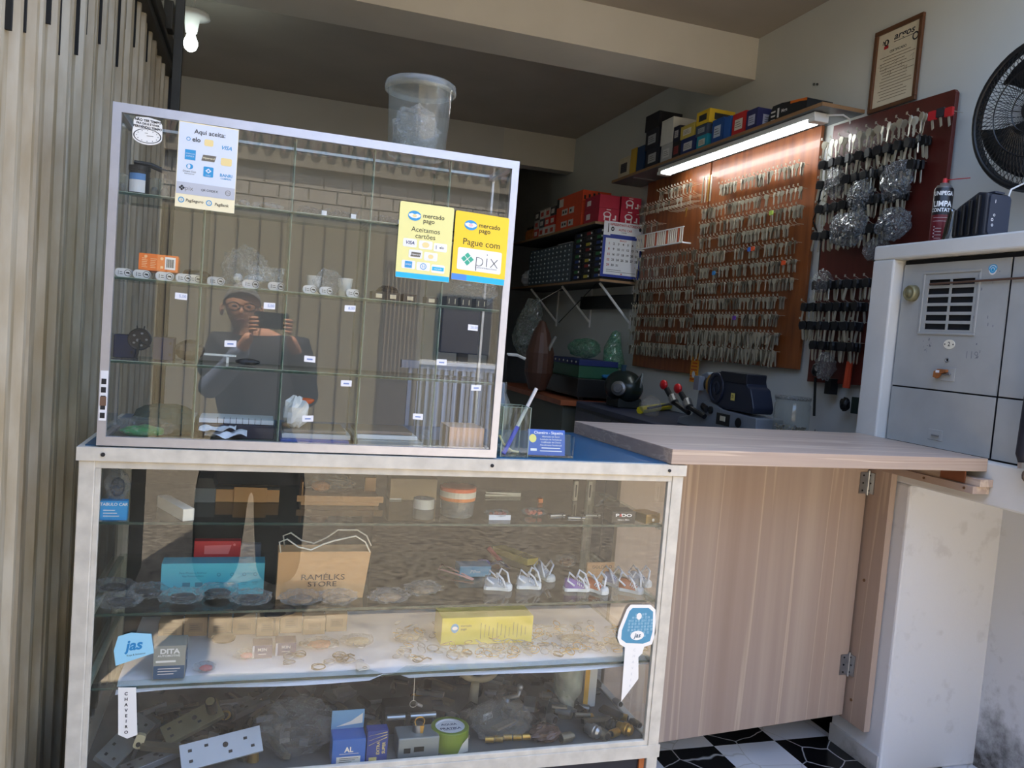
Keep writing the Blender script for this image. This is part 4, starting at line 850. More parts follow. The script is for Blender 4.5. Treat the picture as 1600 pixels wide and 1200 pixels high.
for j in range(7):
    yy = 6.58+0.055*(j % 4); zz = zt; x = X+0.03+0.07*(j//4)
    m = MB(); m.lathe((x, yy, zz), [(0, 0), (0.02, 0), (0.021, 0.05), (0.018, 0.08), (0.008, 0.088), (0.008, 0.10), (0.0, 0.10)], 14); m.mat(1).lathe((x, yy, zz), [(0.0095, 0.095), (0.0095, 0.118), (0, 0.118)], 12)
    tag(m.build('small_bottle', [M('amber_bottle', (150, 84, 30), 0.2), black_pl], smooth=True), 'amber bottle with black cap at the far dark end of the middle shelf', 'bottle', 'amber bottles at the far end of the middle shelf')
# calendar on the cabinet end
fr = front(2.195, 5.126, 1.80); m = MB(); w_, h_ = 0.290, 0.375
m.bar(fr, 0, 0, 0, w_, h_, 0.002); W = 0.0024
m.mat(1).rect(fr, 0, 0, w_, 0.28, W); m.mat(0).rect(fr, 0.020, 0.018, w_-0.012, 0.262, W+.0004); m.rect(fr, 0.002, 0.28, w_, h_-.002, W); m.mat(1).rect(fr, 0.05, 0.272, 0.24, 0.290, W+.0006)
m.mat(2).text(fr, 'REPRESENTANTE AUTORIZADO', 0.16, 0.355, 0.022, W+.0004, 0.03, width=0.23); m.text(fr, 'AUTO CAR', 0.16, 0.322, 0.020, W+.0004, 0.02); m.mat(3).text(fr, 'CHAVES', 0.15, 0.306, 0.011, W+.0004, 0.01)
m.mat(3).rect(fr, 0.03, 0.30, 0.036, 0.36, W+.0004); m.ell(fr, 0.065, 0.325, 0.012, 0.016, W+.0004, 14); m.ell(fr, 0.270, 0.34, 0.010, 0.014, W+.0004, 12); m.mat(0).ell(fr, 0.065, 0.325, 0.005, 0.007, W+.0006, 10)
m.mat(2).text(fr, 'MARÇO', 0.15, 0.250, 0.014, W+.0007, 0.01)
d = 1
for r_ in range(6):
    for c_ in range(7):
        if r_ == 0 and c_ < 0: continue
        if d > 31: break
        m.mat(2 if c_ == 0 else 3).text(fr, str(d), 0.048+c_*0.035, 0.226-r_*0.036, 0.021, W+.0006, 0.03); d += 1
m.mat(3).rect(fr, 0.04, 0.048, 0.15, 0.051, W+.0006); m.rect(fr, 0.04, 0.036, 0.26, 0.0385, W+.0006); m.mat(2).rect(fr, 0.15, 0.022, 0.16, 0.03, W+.0006)
tag(m.build('wall_calendar', [paper, M('calendar_blue', (40, 60, 150), 0.5), M('calendar_red', (176, 30, 44), 0.5), ink]), 'blue and white tear-off calendar hanging on the end of the drawer cabinets', 'calendar')
# drawer cabinets
zt = 1.7835
t = thing('drawer_organiser', 'black organiser of labelled colourful small drawers next to the calendar', 'drawer cabinet', (2.33, 5.37, zt))
m = MB(); m.box(2.215, 5.14, zt, 2.44, 5.70, zt+0.355); m.build('body', black_pl, t, bevel=0.003)
cs = [(40, 70, 140), (150, 40, 44), (50, 120, 70), (200, 180, 60), (36, 48, 90), (60, 60, 66)]
q = 0
for cI in range(3):
    for rI in range(9):
        y0 = 5.685-cI*0.19-0.17; z0 = zt+0.010+rI*0.038
        m = MB(); m.box(2.206, y0, z0, 2.216, y0+0.16, z0+0.033); m.mat(1).rect(side(2.206, y0+0.12, z0), 0, 0.006, 0.075, 0.027, 0.0008)
        kb_ = MB(); kb_.blob((2.202, y0+0.08-0.055, z0+0.016), (0.005, 0.008, 0.008), 1, 0, 8, 5)
        c = cs[(q*7+rI) % 6]; q += 1
        dw_ = m.build('drawer', [col((28, 30, 36)), col(c), white_pl], t); kb_.build('knob', white_pl, dw_)
t = thing('drawer_organiser', 'large grey organiser of many tiny knobbed drawers left of the colourful one', 'drawer cabinet', (2.33, 6.1, zt))
m = MB(); m.box(2.215, 5.72, zt, 2.44, 6.72, zt+0.30); m.build('body', col((50, 58, 66)), t, bevel=0.003)
for rI in range(8):
    for cI in range(11):
        y0 = 5.73+cI*0.0895; z0 = zt+0.008+rI*0.0362
        m = MB(); m.box(2.209, y0, z0, 2.216, y0+0.083, z0+0.032); m.mat(1).blob((2.206, y0+0.041, z0+0.016), (0.005, 0.008, 0.007), 1, 0, 6, 4); m.build('drawer', [col((84, 98, 108)), col((190, 200, 204))], t)
for k, (y0, z, lb) in enumerate(((6.9, zt, 'crumpled pale paper at the far end of the drawer shelf'), (5.7, zt+0.357, 'white paper sheet lying on top of the drawer organisers'))):
    m = MB()
    if k == 0: m.blob((2.30, y0, z+0.075), (0.08, 0.12, 0.075), 5, 0.4, 16, 10)
    else: m.box(2.21, 5.75, zt+0.302, 2.42, 6.05, zt+0.304)
    tag(m.build('paper', paper), lb, 'paper')

# ------------------------------------------------------------------ key boards
bo = M('orange_wood_board', (150, 84, 38), 0.42, 0, 0.25, 3, stretch=(1, 8, 1), rgb2=(112, 56, 24), coat=0.12)
br = M('red_brown_board', (88, 30, 23), 0.45, 0, 0.2, 4, stretch=(1, 6, 1))
def hook_mb(m, p, L=0.055): m.tube([p, p+Vector((-L*0.7, 0, -0.001)), p+Vector((-L, 0, 0.010))], 0.0012, 4); m.box(p.x-L-0.0015, p.y-0.0045, p.z+0.006, p.x-L, p.y+0.0045, p.z+0.017)
def key_outline(k=0):
    if k == 0: return [(-0.0125, 0.002), (-0.0105, 0.010), (-0.004, 0.0135), (0.004, 0.0135), (0.0105, 0.010), (0.0125, 0.002), (0.010, -0.007), (0.0045, -0.012), (0.0042, -0.040), (0.001, -0.046), (-0.003, -0.044), (-0.0022, -0.038), (-0.0042, -0.034), (-0.0025, -0.028), (-0.0044, -0.023), (-0.0030, -0.018), (-0.0045, -0.012), (-0.010, -0.007)]
    return [(-0.008, 0.0), (-0.012, 0.009), (-0.005, 0.014), (0.005, 0.014), (0.012, 0.009), (0.008, 0.0), (0.0036, -0.008), (0.0036, -0.046), (0.0, -0.050), (-0.0036, -0.046), (-0.0036, -0.008)]
hidden = Vector((0, 0, 0))
def key_proto(k, mats, thick=0.0022, name='key_blank', wide=1.0):
    m = MB(); ol = [(a*wide, b) for a, b in key_outline(k)]
    m.prism(Fr((0, 0, 0), (0, -1, 0), (0, 0, 1)), ol, -thick/2, thick/2)
    return m
# board A and board B
tA = thing('key_board', 'large orange-brown varnished hook board full of nickel key blanks, right half', 'key board', (2.475, 3.76, 1.30))
m = MB(); m.box(2.464, 3.285, 1.300, 2.482, 4.245, 2.450); m.build('panel', bo, tA, bevel=0.002)
m = MB(); m.box(2.482, 3.40, 1.34, XW, 3.44, 2.36); m.box(2.482, 4.10, 1.34, XW, 4.14, 2.36); m.build('batten', shelf_w, tA)
tB = thing('key_board', 'orange-brown hook board, the farther half with a white comb rack and lock rods', 'key board', (2.475, 4.65, 1.21))
m = MB(); m.box(2.464, 4.262, 1.210, 2.482, 5.062, 2.450); m.build('panel', bo, tB, bevel=0.002)
m = MB(); m.box(2.482, 4.40, 1.25, XW, 4.44, 2.36); m.box(2.482, 4.90, 1.25, XW, 4.94, 2.36); m.build('batten', shelf_w, tB)
rowsA = [(2.280, 3.355, 4.06), (2.165, 3.345, 4.24), (2.078, 3.345, 4.235), (1.995, 3.345, 4.235), (1.908, 3.345, 4.235), (1.820, 3.345, 4.235), (1.732, 3.345, 4.235), (1.643, 3.420, 4.235), (1.556, 3.420, 4.235), (1.465, 3.430, 4.235), (1.378, 3.430, 4.235)]
NK = 0; hooksA = MB(); hooksA2 = MB(); nh = 0; nhp = 0
protos = []
for kk, mt in ((0, nickel), (1, nickel_dk), (0, brass)):
    m = key_proto(kk, None); o = m.build('key_blank', mt, loc=(0, 0, 0)); protos.append(o)
used = [False]*3
stuffK = MB()
ordn = ['top', 'second', 'third', 'fourth', 'fifth', 'sixth', 'seventh', 'eighth', 'ninth', 'tenth', 'bottom']
cand = []
for ri, (z, ya, yb) in enumerate(rowsA):
    n = int(round((yb-ya)/0.034)); 
    for i in range(n+1):
        y = ya+(yb-ya)*i/n; p = Vector((2.464, y, z))
        L = 0.055; nkeys = random.choice((1, 2, 3, 4, 6)) if rnd(0, 1) > 0.08 else 0
        cand.append((ri, y, z, L, nkeys))
hook_objs = 0
cand.sort(key=lambda c: c[1])
for ri, y, z, L, nk in cand:
    m = hooksA if hook_objs >= 100 else MB()
    hook_mb(m, Vector((2.464, y, z)), L)
    if m is not hooksA: m.build('hook', nickel, tA); hook_objs += 1
    for j in range(nk):
        x = 2.464-L*0.72+j*0.0045; zz = z-0.008-rnd(0, .002); yy = y+rnd(-.002, .002)
        rotm = Matrix.Translation((x, yy, zz)) @ Matrix.Rotation(rnd(-.35, .35), 4, 'Z') @ Matrix.Rotation(rnd(-.16, .16), 4, 'X')
        if j == 0 and NK < 285:
            k = 1 if rnd(0, 1) < .25 else 0
            lb = 'outermost nickel key blank on a hook of the %s row, right orange-brown board' % ordn[ri]
            if not used[k]: o = protos[k]; used[k] = True; o.location = rotm.translation; o.rotation_euler = rotm.to_euler()
            else: o = protos[k].copy(); C.objects.link(o); o.location = rotm.translation; o.rotation_euler = rotm.to_euler()
            tag(o, lb, 'key', 'nickel key blanks, %s row of the right board' % ordn[ri]); NK += 1
        else:
            stuffK.mat(0 if rnd(0, 1) < .6 else 1); stuffK.M = rotm; ol = key_outline(j % 2); stuffK.prism(Fr((0, 0, 0), (0, -1, 0), (0, 0, 1)), ol[::1], -0.001, 0.001)
o = hooksA.build('hook', nickel, tA); o['kind'] = 'stuff'
# board B rows
rowsB = [(2.335, 4.33, 4.75, 4), (2.262, 4.28, 5.02, 3), (2.200, 4.30, 4.60, 1), (2.145, 4.75, 5.00, 3), (1.935, 4.285, 5.04, 5), (1.860, 4.27, 5.05, 5), (1.782, 4.27, 5.05, 5), (1.700, 4.27, 5.05, 5), (1.620, 4.27, 5.05, 5), (1.535, 4.27, 5.05, 6), (1.440, 4.27, 5.05, 6), (1.345, 4.27, 5.05, 6)]
hb = MB(); hc = 0
for ri, (z, ya, yb, mx) in enumerate(rowsB):
    n = int((yb-ya)/0.036)
    for i in range(n+1):
        y = ya+(yb-ya)*i/n; L = 0.05 if ri > 3 else 0.085
        m = MB() if hc < 60 else hb
        hook_mb(m, Vector((2.464, y, z)), L)
        if m is not hb: m.build('hook', nickel, tB); hc += 1
        for j in range(random.randint(0, mx-1)):
            stuffK.M = Matrix.Translation((2.464-L*0.75+j*0.005, y+rnd(-.003, .003), z-0.008)) @ Matrix.Rotation(rnd(-.3, .3), 4, 'Z') @ Matrix.Rotation(rnd(-.2, .2), 4, 'X')
            stuffK.mat(2 if (ri == 2 or (ri == 3 and i % 3 == 0)) and rnd(0, 1) < .7 else (0 if rnd(0, 1) < .5 else 1)); stuffK.prism(Fr((0, 0, 0), (0, -1, 0), (0, 0, 1)), key_outline(j % 2), -0.001, 0.001)
o = hb.build('hook', nickel, tB); o['kind'] = 'stuff'
# long cabinet keys at the bottom rows of both boards
for z, ya, yb in ((1.445, 3.45, 4.30), (1.362, 3.43, 4.9)):
    y = ya
    while y < yb:
        for j in range(2):
            stuffK.M = Matrix.Translation((2.425+j*0.012, y, z)) @ Matrix.Rotation(rnd(-.3, .3), 4, 'X'); stuffK.mat(0 if rnd(0, 1) < .7 else 1)
            L = rnd(0.05, 0.075); stuffK.prism(Fr((0, 0, 0), (0, -1, 0), (0, 0, 1)), [(-0.008, 0), (-0.008, 0.014), (0.008, 0.014), (0.008, 0), (0.004, -L), (-0.004, -L)], -0.0015, 0.0015)
        y += rnd(0.02, 0.036)
o = stuffK.build('key_blanks', [nickel, nickel_dk, brass]); tag(o, 'dense rows of nickel key blanks stacked behind the outer ones on the orange-brown boards', 'keys', None, 'stuff')
for k in range(3):
    if not used[k]:
        o = protos[k]; o.location = (2.418, 4.42, 2.19); tag(o, 'brass key blank hanging alone near the top of the left orange-brown board', 'key')
# comb rack
t = thing('comb_rack', 'white wire comb rack of upright rods on the left orange-brown board', 'rack', (2.42, 4.72, 1.985))
m = MB(); m.box(2.40, 4.40, 1.988, 2.408, 5.04, 1.996); m.box(2.40, 4.40, 2.082, 2.406, 5.04, 2.088)
for yy in (4.41, 5.03): m.box(2.40, yy, 1.988, 2.464, yy+0.006, 1.996)
m.build('rail', white_pl, t)
for k in range(26): 
    m = MB(); y = 4.415+k*0.0245; m.tube([(2.404, y, 1.996), (2.404, y, 2.082)], 0.0042, 6); m.build('rod', col((226, 220, 206)) if k % 6 != 2 else col((190, 90, 60)), t)
m = MB()
for k in range(22):
    y = 4.32+k*0.034; m.tube([(2.464, y, 2.235), (2.385, y, 2.225)], 0.0016, 4)
m.build('long_hook', nickel, tB)
for k, y in enumerate((4.18, 4.205, 4.235, 4.27)):
    m = MB(); f = Fr((2.43, y, 2.36), (0, -1, 0), (0, 0, 1)); m.prism(f, [(-0.006, 0.0), (0.006, 0.0), (0.005, -0.15), (-0.005, -0.15)], -0.002, 0.002); m.cyl((2.43, y, 2.345), (2.463, y, 2.35), 0.0015, 0.0015, 6)
    tag(m.build('long_blade_key', [nickel, brass, nickel, nickel_dk][k]), 'long flat key blade of the small cluster hanging under the high shelf, %s' % ('nearest the street', 'second, brassy', 'third', 'farthest and darker')[k], 'key', 'long blades under the high shelf')
for k, (px_, py_, c) in enumerate(((1171, 390, (60, 110, 200)), (1176, 389, (230, 90, 40)), (1224, 411, (236, 90, 40)), (1115, 427, (60, 130, 190)), (1147, 497, (110, 60, 160)), (1205, 333, (170, 200, 80)))):
    p = at(px_, py_, X=2.405); m = MB(); m.prism(side(p.x, p.y, p.z), rrect(-0.012, -0.010, 0.012, 0.012, .004), -0.004, 0.004); m.mat(1).prism(side(p.x, p.y, p.z), [(-.004, -.01), (.004, -.01), (.003, -.045), (-.003, -.045)], -.001, .001); m.cyl((p.x, p.y, p.z+0.006), (2.464, p.y, p.z+0.006), 0.001, 0.001, 5)
    tag(m.build('capped_key', [col(c), nickel]), ['blue', 'orange', 'orange red', 'light blue', 'violet', 'lime'][k]+' capped key among the nickel blanks, '+['left of the orange cap', 'right of the blue cap in the fifth row', 'in the sixth row near the board edge', 'near the seam of the boards', 'in the ninth row', 'in the third row'][k], 'key')

# ------------------------------------------------------------------ red-brown board with car keys and bags
t = thing('key_board', 'dark red-brown hook board beside the block, covered in black-headed car keys and bags', 'key board', (2.48, 2.86, 1.25))
rb = [(0.0, 0.0), (0.672, 0.020), (0.690, 0.035), (0.695, 1.155), (0.685, 1.168), (0.005, 1.178)]
m = MB(); m.prism(side(2.482, 3.205, 1.250), rb, 0, 0.018); m.build('panel', br, t, bevel=0.002)
m = MB(); m.box(2.482, 2.60, 1.30, XW, 2.64, 2.36); m.box(2.482, 3.10, 1.30, XW, 3.14, 2.36); m.build('batten', shelf_w, t)
bh = MB(); bh.prism(Fr((0, 0, 0), (0, -1, 0), (0, 0, 1)), [(-0.013, -0.012), (-0.016, 0.004), (-0.012, 0.018), (0.012, 0.018), (0.016, 0.004), (0.013, -0.012)], -0.004, 0.004)
m = MB()
carkeyroot = thing('car_key', 'x', 'key', (0, 0, 0)); ORG['car_key'] = Vector((0, 0, 0))
bh.build('key_head', M('rubber_black', (22, 22, 24), 0.5), carkeyroot, bevel=0.0015)
m.prism(Fr((0, 0, 0), (0, -1, 0), (0, 0, 1)), [(-0.0045, -0.011), (0.0045, -0.011), (0.0045, -0.050), (0.001, -0.054), (-0.0045, -0.048)], -0.0012, 0.0012); m.build('key_blade', nickel, carkeyroot)
first = True; hn = 0; hr = MB(); carN = 0
carrows = [(2.335, 2.60, 3.16, 'm'), (2.255, 2.60, 3.16, 'b'), (2.165, 2.62, 3.16, 'b'), (2.055, 2.68, 3.16, 'b'), (1.935, 2.75, 3.16, 'b'), (1.71, 2.80, 3.14, 'b'), (1.612, 2.85, 3.19, 'b'), (1.528, 2.85, 3.19, 'b'), (1.440, 2.85, 3.10, 'b')]
rn = ['top', 'second', 'third', 'fourth', 'fifth', 'sixth', 'seventh', 'eighth', 'ninth']
for ri, (z, ya, yb, kd) in enumerate(carrows):
    n = int((yb-ya)/0.052)
    for i in range(n+1):
        y = ya+(yb-ya)*i/n; zz = z-0.03*(y-ya)*0.0
        mm_ = MB() if hn < 60 else hr; hook_mb(mm_, Vector((2.464, y, zz)), 0.085)
        if mm_ is not hr: mm_.build('hook', nickel, t); hn += 1
        for j in range(2 if kd == 'm' else 3):
            x = 2.395+j*0.021
            if kd == 'm':
                o = protos[0].copy(); C.objects.link(o); o.location = (x, y+rnd(-.005, .005), zz-0.014); o.rotation_euler = (rnd(-.2, .2), 0, rnd(-.5, .5)); o.scale = (1.35,)*3
                tag(o, 'large nickel key blank on the top row of the red-brown board', 'key', 'nickel blanks, top row of the red-brown board')
            elif carN < 230:
                lb = 'black-headed car key on the %s row of hooks of the red-brown board' % rn[ri]; g = 'car keys, %s row of the red-brown board' % rn[ri]
                if first: o = carkeyroot; o.location = (x, y, zz-0.02); o['label'] = lb; o['group'] = g; first = False; o.rotation_euler = (rnd(-.2, .2), 0, rnd(-.4, .4))
                else: dup(carkeyroot, (x, y+rnd(-.006, .006), zz-0.024), label=lb, group=g, rot=(rnd(-.2, .2), 0, rnd(-.4, .4)), scale=1.25)
                carN += 1
o = hr.build('hook', nickel, t); o['kind'] = 'stuff'
for k, (px_, py_, w_, h_) in enumerate(((1400, 282, 46, 52), (1345, 305, 40, 44), (1305, 285, 30, 44), (1325, 358, 66, 50), (1395, 350, 50, 46), (1285, 440, 26, 34), (1290, 572, 30, 40), (1370, 390, 40, 30))):
    p = at(px_, py_, X=2.40); s_ = 2.9/1268
    m = MB(); m.blob(p, (0.035, w_*s_*0.76, h_*s_*0.66), k+11, 0.34, 26, 18, 1.7)
    m.cyl((p.x, p.y, p.z+h_*s_*0.40), (2.463, p.y, p.z+h_*s_*0.46), 0.0012, 0.0012, 5)
    tag(m.build('key_bag', [plastic_film('silver_film', (130, 136, 142), 0.45, 0.08, 1.4, 42)] if k in (0, 1, 3, 4) else [film_dk]), 'crinkled bag of keys on the red-brown board, '+['upper right below the black heads', 'in the middle above the large bags', 'at the left edge, upper part', 'largest, lower left middle', 'lower right by the spray can', 'small at the left edge, lower part', 'at the very bottom left under the board', 'lowest right, partly behind the white block'][k], 'bag', 'bags on the red-brown board')
for k, (px_, py_, c) in enumerate(((1457, 183, (190, 30, 40)), (1483, 177, (190, 30, 34)), (1470, 178, (40, 40, 46)))):
    p = at(px_, py_, X=2.40); m = MB(); f = side(p.x, p.y, p.z); m.prism(f, rrect(-0.018, -0.012, 0.018, 0.022, .005), -0.005, 0.005); m.mat(1).prism(f, [(-.005, -.012), (.005, -.012), (.012, -.045), (.004, -.05)], -.0015, .0015); m.cyl((p.x, p.y, p.z+0.012), (2.463, p.y, p.z+0.012), 0.0012, 0.0012, 5)
    tag(m.build('capped_key', [col(c), nickel]), ['red capped key at the top right of the red-brown board, left of the black one', 'red capped key at the far top right corner of the red-brown board', 'black capped key between the two red ones at the top right'][k], 'key')
# pliers, tools on the wall
m = MB(); a = at(1328, 565, X=2.44); b = at(1322, 606, X=2.44); c = at(1320, 632, X=2.44)
m.tube([a, b], [0.014, 0.016], 8); m.mat(1).blob(c, (0.02, 0.024, 0.030), 2, 0.3, 12, 8); m.cyl(a+Vector((0, 0, .012)), (2.49, a.y, a.z+0.02), 0.002, 0.002, 5)
tag(m.build('hanging_tool', [M('orange_red_handle', (196, 70, 36), 0.5), black_pl]), 'tool with an orange-red handle hanging head down under the red-brown board', 'tool')
m = MB(); a = at(1274, 590, X=2.44); b = at(1272, 650, X=2.44); m.tube([a, b], 0.006, 8); m.mat(0).blob(at(1275, 578, X=2.44), (0.02, 0.02, 0.03), 4, 0.2, 10, 8); m.cyl(a+Vector((0, 0, .03)), (2.49, a.y, a.z+0.04), 0.002, 0.002, 5)
tag(m.build('hanging_tool', black_pl), 'long thin black tool hanging above the jar of key scraps', 'tool')
for q, lb in (((1341, 632), 'dark green handled tool by the edge of the white block'), ((1299, 602), 'black box-like tool hanging under the clear bag')):
    p = at(q[0], q[1], X=2.45); m = MB(); m.box(p.x-0.02, p.y-0.02, p.z-0.04, p.x+0.02, p.y+0.02, p.z+0.03); m.cyl((p.x, p.y, p.z+0.02), (2.49, p.y, p.z+0.03), 0.002, 0.002, 5)
    tag(m.build('hanging_tool', col((20, 40, 36)) if q[0] > 1320 else black_pl, bevel=0.008), lb, 'tool')
m = MB(); m.tube([at(1302, 270, X=2.45), at(1282, 300, X=2.45), at(1276, 330, X=2.46), at(1270, 345, X=2.47), (2.492, 3.24, 1.9), (2.492, 3.235, 1.72), (2.492, 3.23, 1.60)], 0.004, 6); m.tube([at(1305, 300, X=2.45), at(1290, 305, X=2.44), at(1276, 320, X=2.45)], 0.003, 6)
tag(m.build('black_cable', black_pl, smooth=True), 'black cable running down the wall between the two key boards', 'cable')

# ------------------------------------------------------------------ framed certificate
t = thing('framed_certificate', 'brown framed certificate on the right wall above the red-brown board', 'certificate', (2.485, 2.87, 2.44))
fr = side(2.492, 3.006, 2.436); w_, h_ = 0.270, 0.348
m = MB(); m.bar(fr, 0, 0, 0, w_, 0.018, 0.014); m.bar(fr, 0, h_-0.018, 0, w_, h_, 0.014); m.bar(fr, 0, 0.018, 0, 0.018, h_-0.018, 0.014); m.bar(fr, w_-0.018, 0.018, 0, w_, h_-0.018, 0.014)
m.build('frame', M('brown_frame', (96, 60, 36), 0.4, 0, 0.15, 10), t, bevel=0.002)
m = MB(); m.bar(fr, 0.016, 0.016, 0.001, w_-0.016, h_-0.016, 0.004); W = 0.0046
m.mat(1).text(fr, 'argos', 0.165, 0.300, 0.040, W, 0.02, 0.2, width=0.115); m.rect(fr, 0.11, 0.278, 0.22, 0.2805, W); m.mat(2).rect(fr, 0.055, 0.262, 0.080, 0.275, W); m.mat(1).ring(fr, 0.067, 0.288, 0.014, 0.009, W, 14); m.text(fr, 'N J', 0.06, 0.29, 0.024, W, 0.02)
m.ring(fr, 0.230, 0.268, 0.017, 0.011, W, 20); m.text(fr, 'CERTIFICADO', 0.138, 0.243, 0.015, W, 0.01)
m.mat(3)
for k in range(15):
    a = 0.03+rnd(0, .04); m.rect(fr, a, 0.225-k*0.013, w_-0.03-rnd(0, .06), 0.2275-k*0.013, W)
for k in range(7): m.tube([fr.p(0.03+0.03*k, 0.19-0.02*(k % 3), W), fr.p(0.05+0.03*k, 0.20-0.02*(k % 3), W), fr.p(0.045+0.03*k, 0.18-0.02*(k % 3), W)], 0.0005, 4)
m.build('certificate_paper', [M('aged_paper', (222, 210, 184), 0.8, 0, 0.08, 8), ink, red_c, M('sepia_print', (120, 104, 84), 0.8)], t)

# ------------------------------------------------------------------ on the white block: spray can, speaker, fan, rasp
t = thing('spray_can', 'dark red and black contact cleaner spray can with a red nozzle and straw', 'spray can', (2.16, 2.205, 1.7685))
m = MB(); cx, cy, cz = 2.16, 2.205, 1.7685
m.lathe((cx, cy, cz), [(0, 0), (0.029, 0.0), (0.030, 0.004), (0.030, 0.10)], 28); m.mat(1).lathe((cx, cy, cz), [(0.030, 0.10), (0.030, 0.185), (0.028, 0.190)], 28); m.mat(2).lathe((cx, cy, cz), [(0.028, 0.190), (0.022, 0.200), (0.014, 0.203), (0.014, 0.208), (0, 0.208)], 28)
CB = m.build('can_body', [M('can_dark_red', (104, 18, 30), 0.35), M('can_black', (22, 20, 24), 0.35), steel], t, smooth=True)
def wrap_text(m, body, cz_, size, r, c, ang0, kx=1.0):
    vs, fs, wd = text_mesh(body, 0.03)
    m.add([(c[0]+(r)*math.cos(ang0+q.x*size*kx/r), c[1]+(r)*math.sin(ang0+q.x*size*kx/r), cz_+q.y*size) for q in vs], fs)
m = MB(); a0 = math.atan2(-cy, -cx); wrap_text(m, 'UNIPEGA', cz+0.170, 0.019, 0.0306, (cx, cy), a0, .8); wrap_text(m, 'LIMPA', cz+0.135, 0.025, 0.0306, (cx, cy), a0, .9); wrap_text(m, 'CONTATO', cz+0.115, 0.017, 0.0306, (cx, cy), a0, .9)
for k in range(2): wrap_text(m, '_____________', cz+0.094-k*0.012, 0.008, 0.0306, (cx, cy), a0)
for k in range(4): wrap_text(m, '_____', cz+0.058-k*0.011, 0.008, 0.0306, (cx, cy), a0-0.2); wrap_text(m, 'o', cz+0.061-k*0.011, 0.008, 0.0306, (cx, cy), a0-0.62)
m.build('can_lettering', white_pl, CB)
m = MB(); m.cyl((cx, cy, cz+0.208), (cx, cy, cz+0.224), 0.008, 0.006, 12); m.cyl((cx, cy, cz+0.219), (cx+0.02, cy-0.082, cz+0.216), 0.0014, 0.0014, 6); m.build('nozzle', red_c, t)
m = MB(); m.prism(Fr((2.135, 2.155, 1.7687), (-0.1, -1, 0), (0, 0, 1)), [(-0.010, 0), (0.008, 0), (0.022, 0.05), (0.030, 0.100), (0.026, 0.112), (0.018, 0.112), (0.004, 0.07)], -0.008, 0.008)
tag(m.build('chrome_lever', M('chrome_dark', (120, 124, 128), 0.12, 1.0), bevel=0.005, smooth=True), 'shiny dark chrome lever standing between the spray can and the black speaker', 'lever')
t = thing('portable_speaker', 'black ribbed portable speaker case standing on the white block', 'speaker', (2.13, 2.0, 1.7685))
SX0, SX1, SYN, SYF = 2.060, 2.150, 1.935, 2.055; zb = 1.7688
m = MB(); g = Fr((SX0, SYF, zb), (0, -1, 0), (0, 0, 1)); m.prism(g, [(0.0, 0), (SYF-SYN, 0), (SYF-SYN, 0.128), (0.085, 0.134), (0.02, 0.100), (0.0, 0.085)], -(SX1-SX0), 0)
m.build('body', M('navy_black_plastic', (24, 29, 40), 0.5), t, bevel=0.006)
f = front(SX0, SYN-0.0005, zb); m = MB(); m.prism(f, rrect(0.006, 0.004, 0.086, 0.124, 0.012), 0, 0.006); m.prism(f, rrect(0.022, 0.128, 0.060, 0.134, 0.002), -0.03, 0.004); m.mat(1)
for (a, b, r_) in ((0.026, 0.062, .004), (0.020, 0.048, .0045), (0.022, 0.032, .004)): m.ring(f, a, b, r_, r_*0.6, 0.0065, 12)
m.rect(f, 0.025, 0.098, 0.027, 0.108, 0.0065); m.build('control_panel', [M('navy_panel', (36, 42, 58), 0.45), white_pl], t)
m = MB()
for k in range(4): m.bar(Fr((SX0, SYF-0.012-k*0.026, zb), (0, -1, 0), (0, 0, 1)), 0, 0.004, 0.0, 0.012, 0.086+k*0.012, 0.012)
m.build('ribs', black_pl, t, bevel=0.003)
# fan on the wall
fc = Vector((2.30, 1.985, 2.185)); nrm = Vector((-1, -0.12, -0.05)).normalized(); R = 0.235
t = thing('wall_fan', 'black wall fan with a round wire guard, cut off by the right edge', 'fan', (fc.x, fc.y, fc.z-R))
bx_ = nrm.orthogonal().normalized(); by_ = nrm.cross(bx_)
def fp(r_, a, d): return fc+bx_*r_*math.cos(a)+by_*r_*math.sin(a)+nrm*d
m = MB(); m.torus(fc, nrm, R, 0.010, 56, 8); m.torus(fc-nrm*0.02, nrm, R, 0.010, 56, 8); m.torus(fc-nrm*0.01, nrm, R*1.01, 0.012, 56, 8); m.build('rim', black_pl, t, smooth=True)
m = MB(); m.torus(fc+nrm*0.040, nrm, R*0.60, 0.0022, 44, 5); m.torus(fc+nrm*0.052, nrm, R*0.3, 0.0022, 30, 5)
for k in range(84):
    a = 2*PI*k/84; m.tube([fp(R, a, 0.0), fp(R*0.8, a+0.10, 0.028), fp(R*0.6, a+0.20, 0.040), fp(R*0.3, a+0.42, 0.052), fp(R*0.12, a+0.6, 0.055)], 0.0011, 3)
for k in range(84):
    a = 2*PI*k/84; m.tube([fp(R, a, 0.0), fp(R*0.8, a-0.10, 0.027), fp(R*0.6, a-0.20, 0.039), fp(R*0.35, a-0.38, 0.051)], 0.0011, 3)
m.lathe(fc, [(0.0, 0.062), (0.035, 0.060), (0.040, 0.050), (0.0, 0.048)], 24, nrm); m.build('front_guard', black_pl, t)
m = MB()
for k in range(48): a = 2*PI*k/48; m.tube([fp(R, a, -0.02), fp(R*0.7, a, -0.06), fp(R*0.25, a, -0.075)], 0.0013, 3)
m.build('rear_guard', black_pl, t)
m = MB(); m.lathe(fc, [(0.0, -0.16), (0.05, -0.155), (0.06, -0.10), (0.055, -0.07), (0, -0.065)], 24, nrm); m.build('motor', black_pl, t, smooth=True)
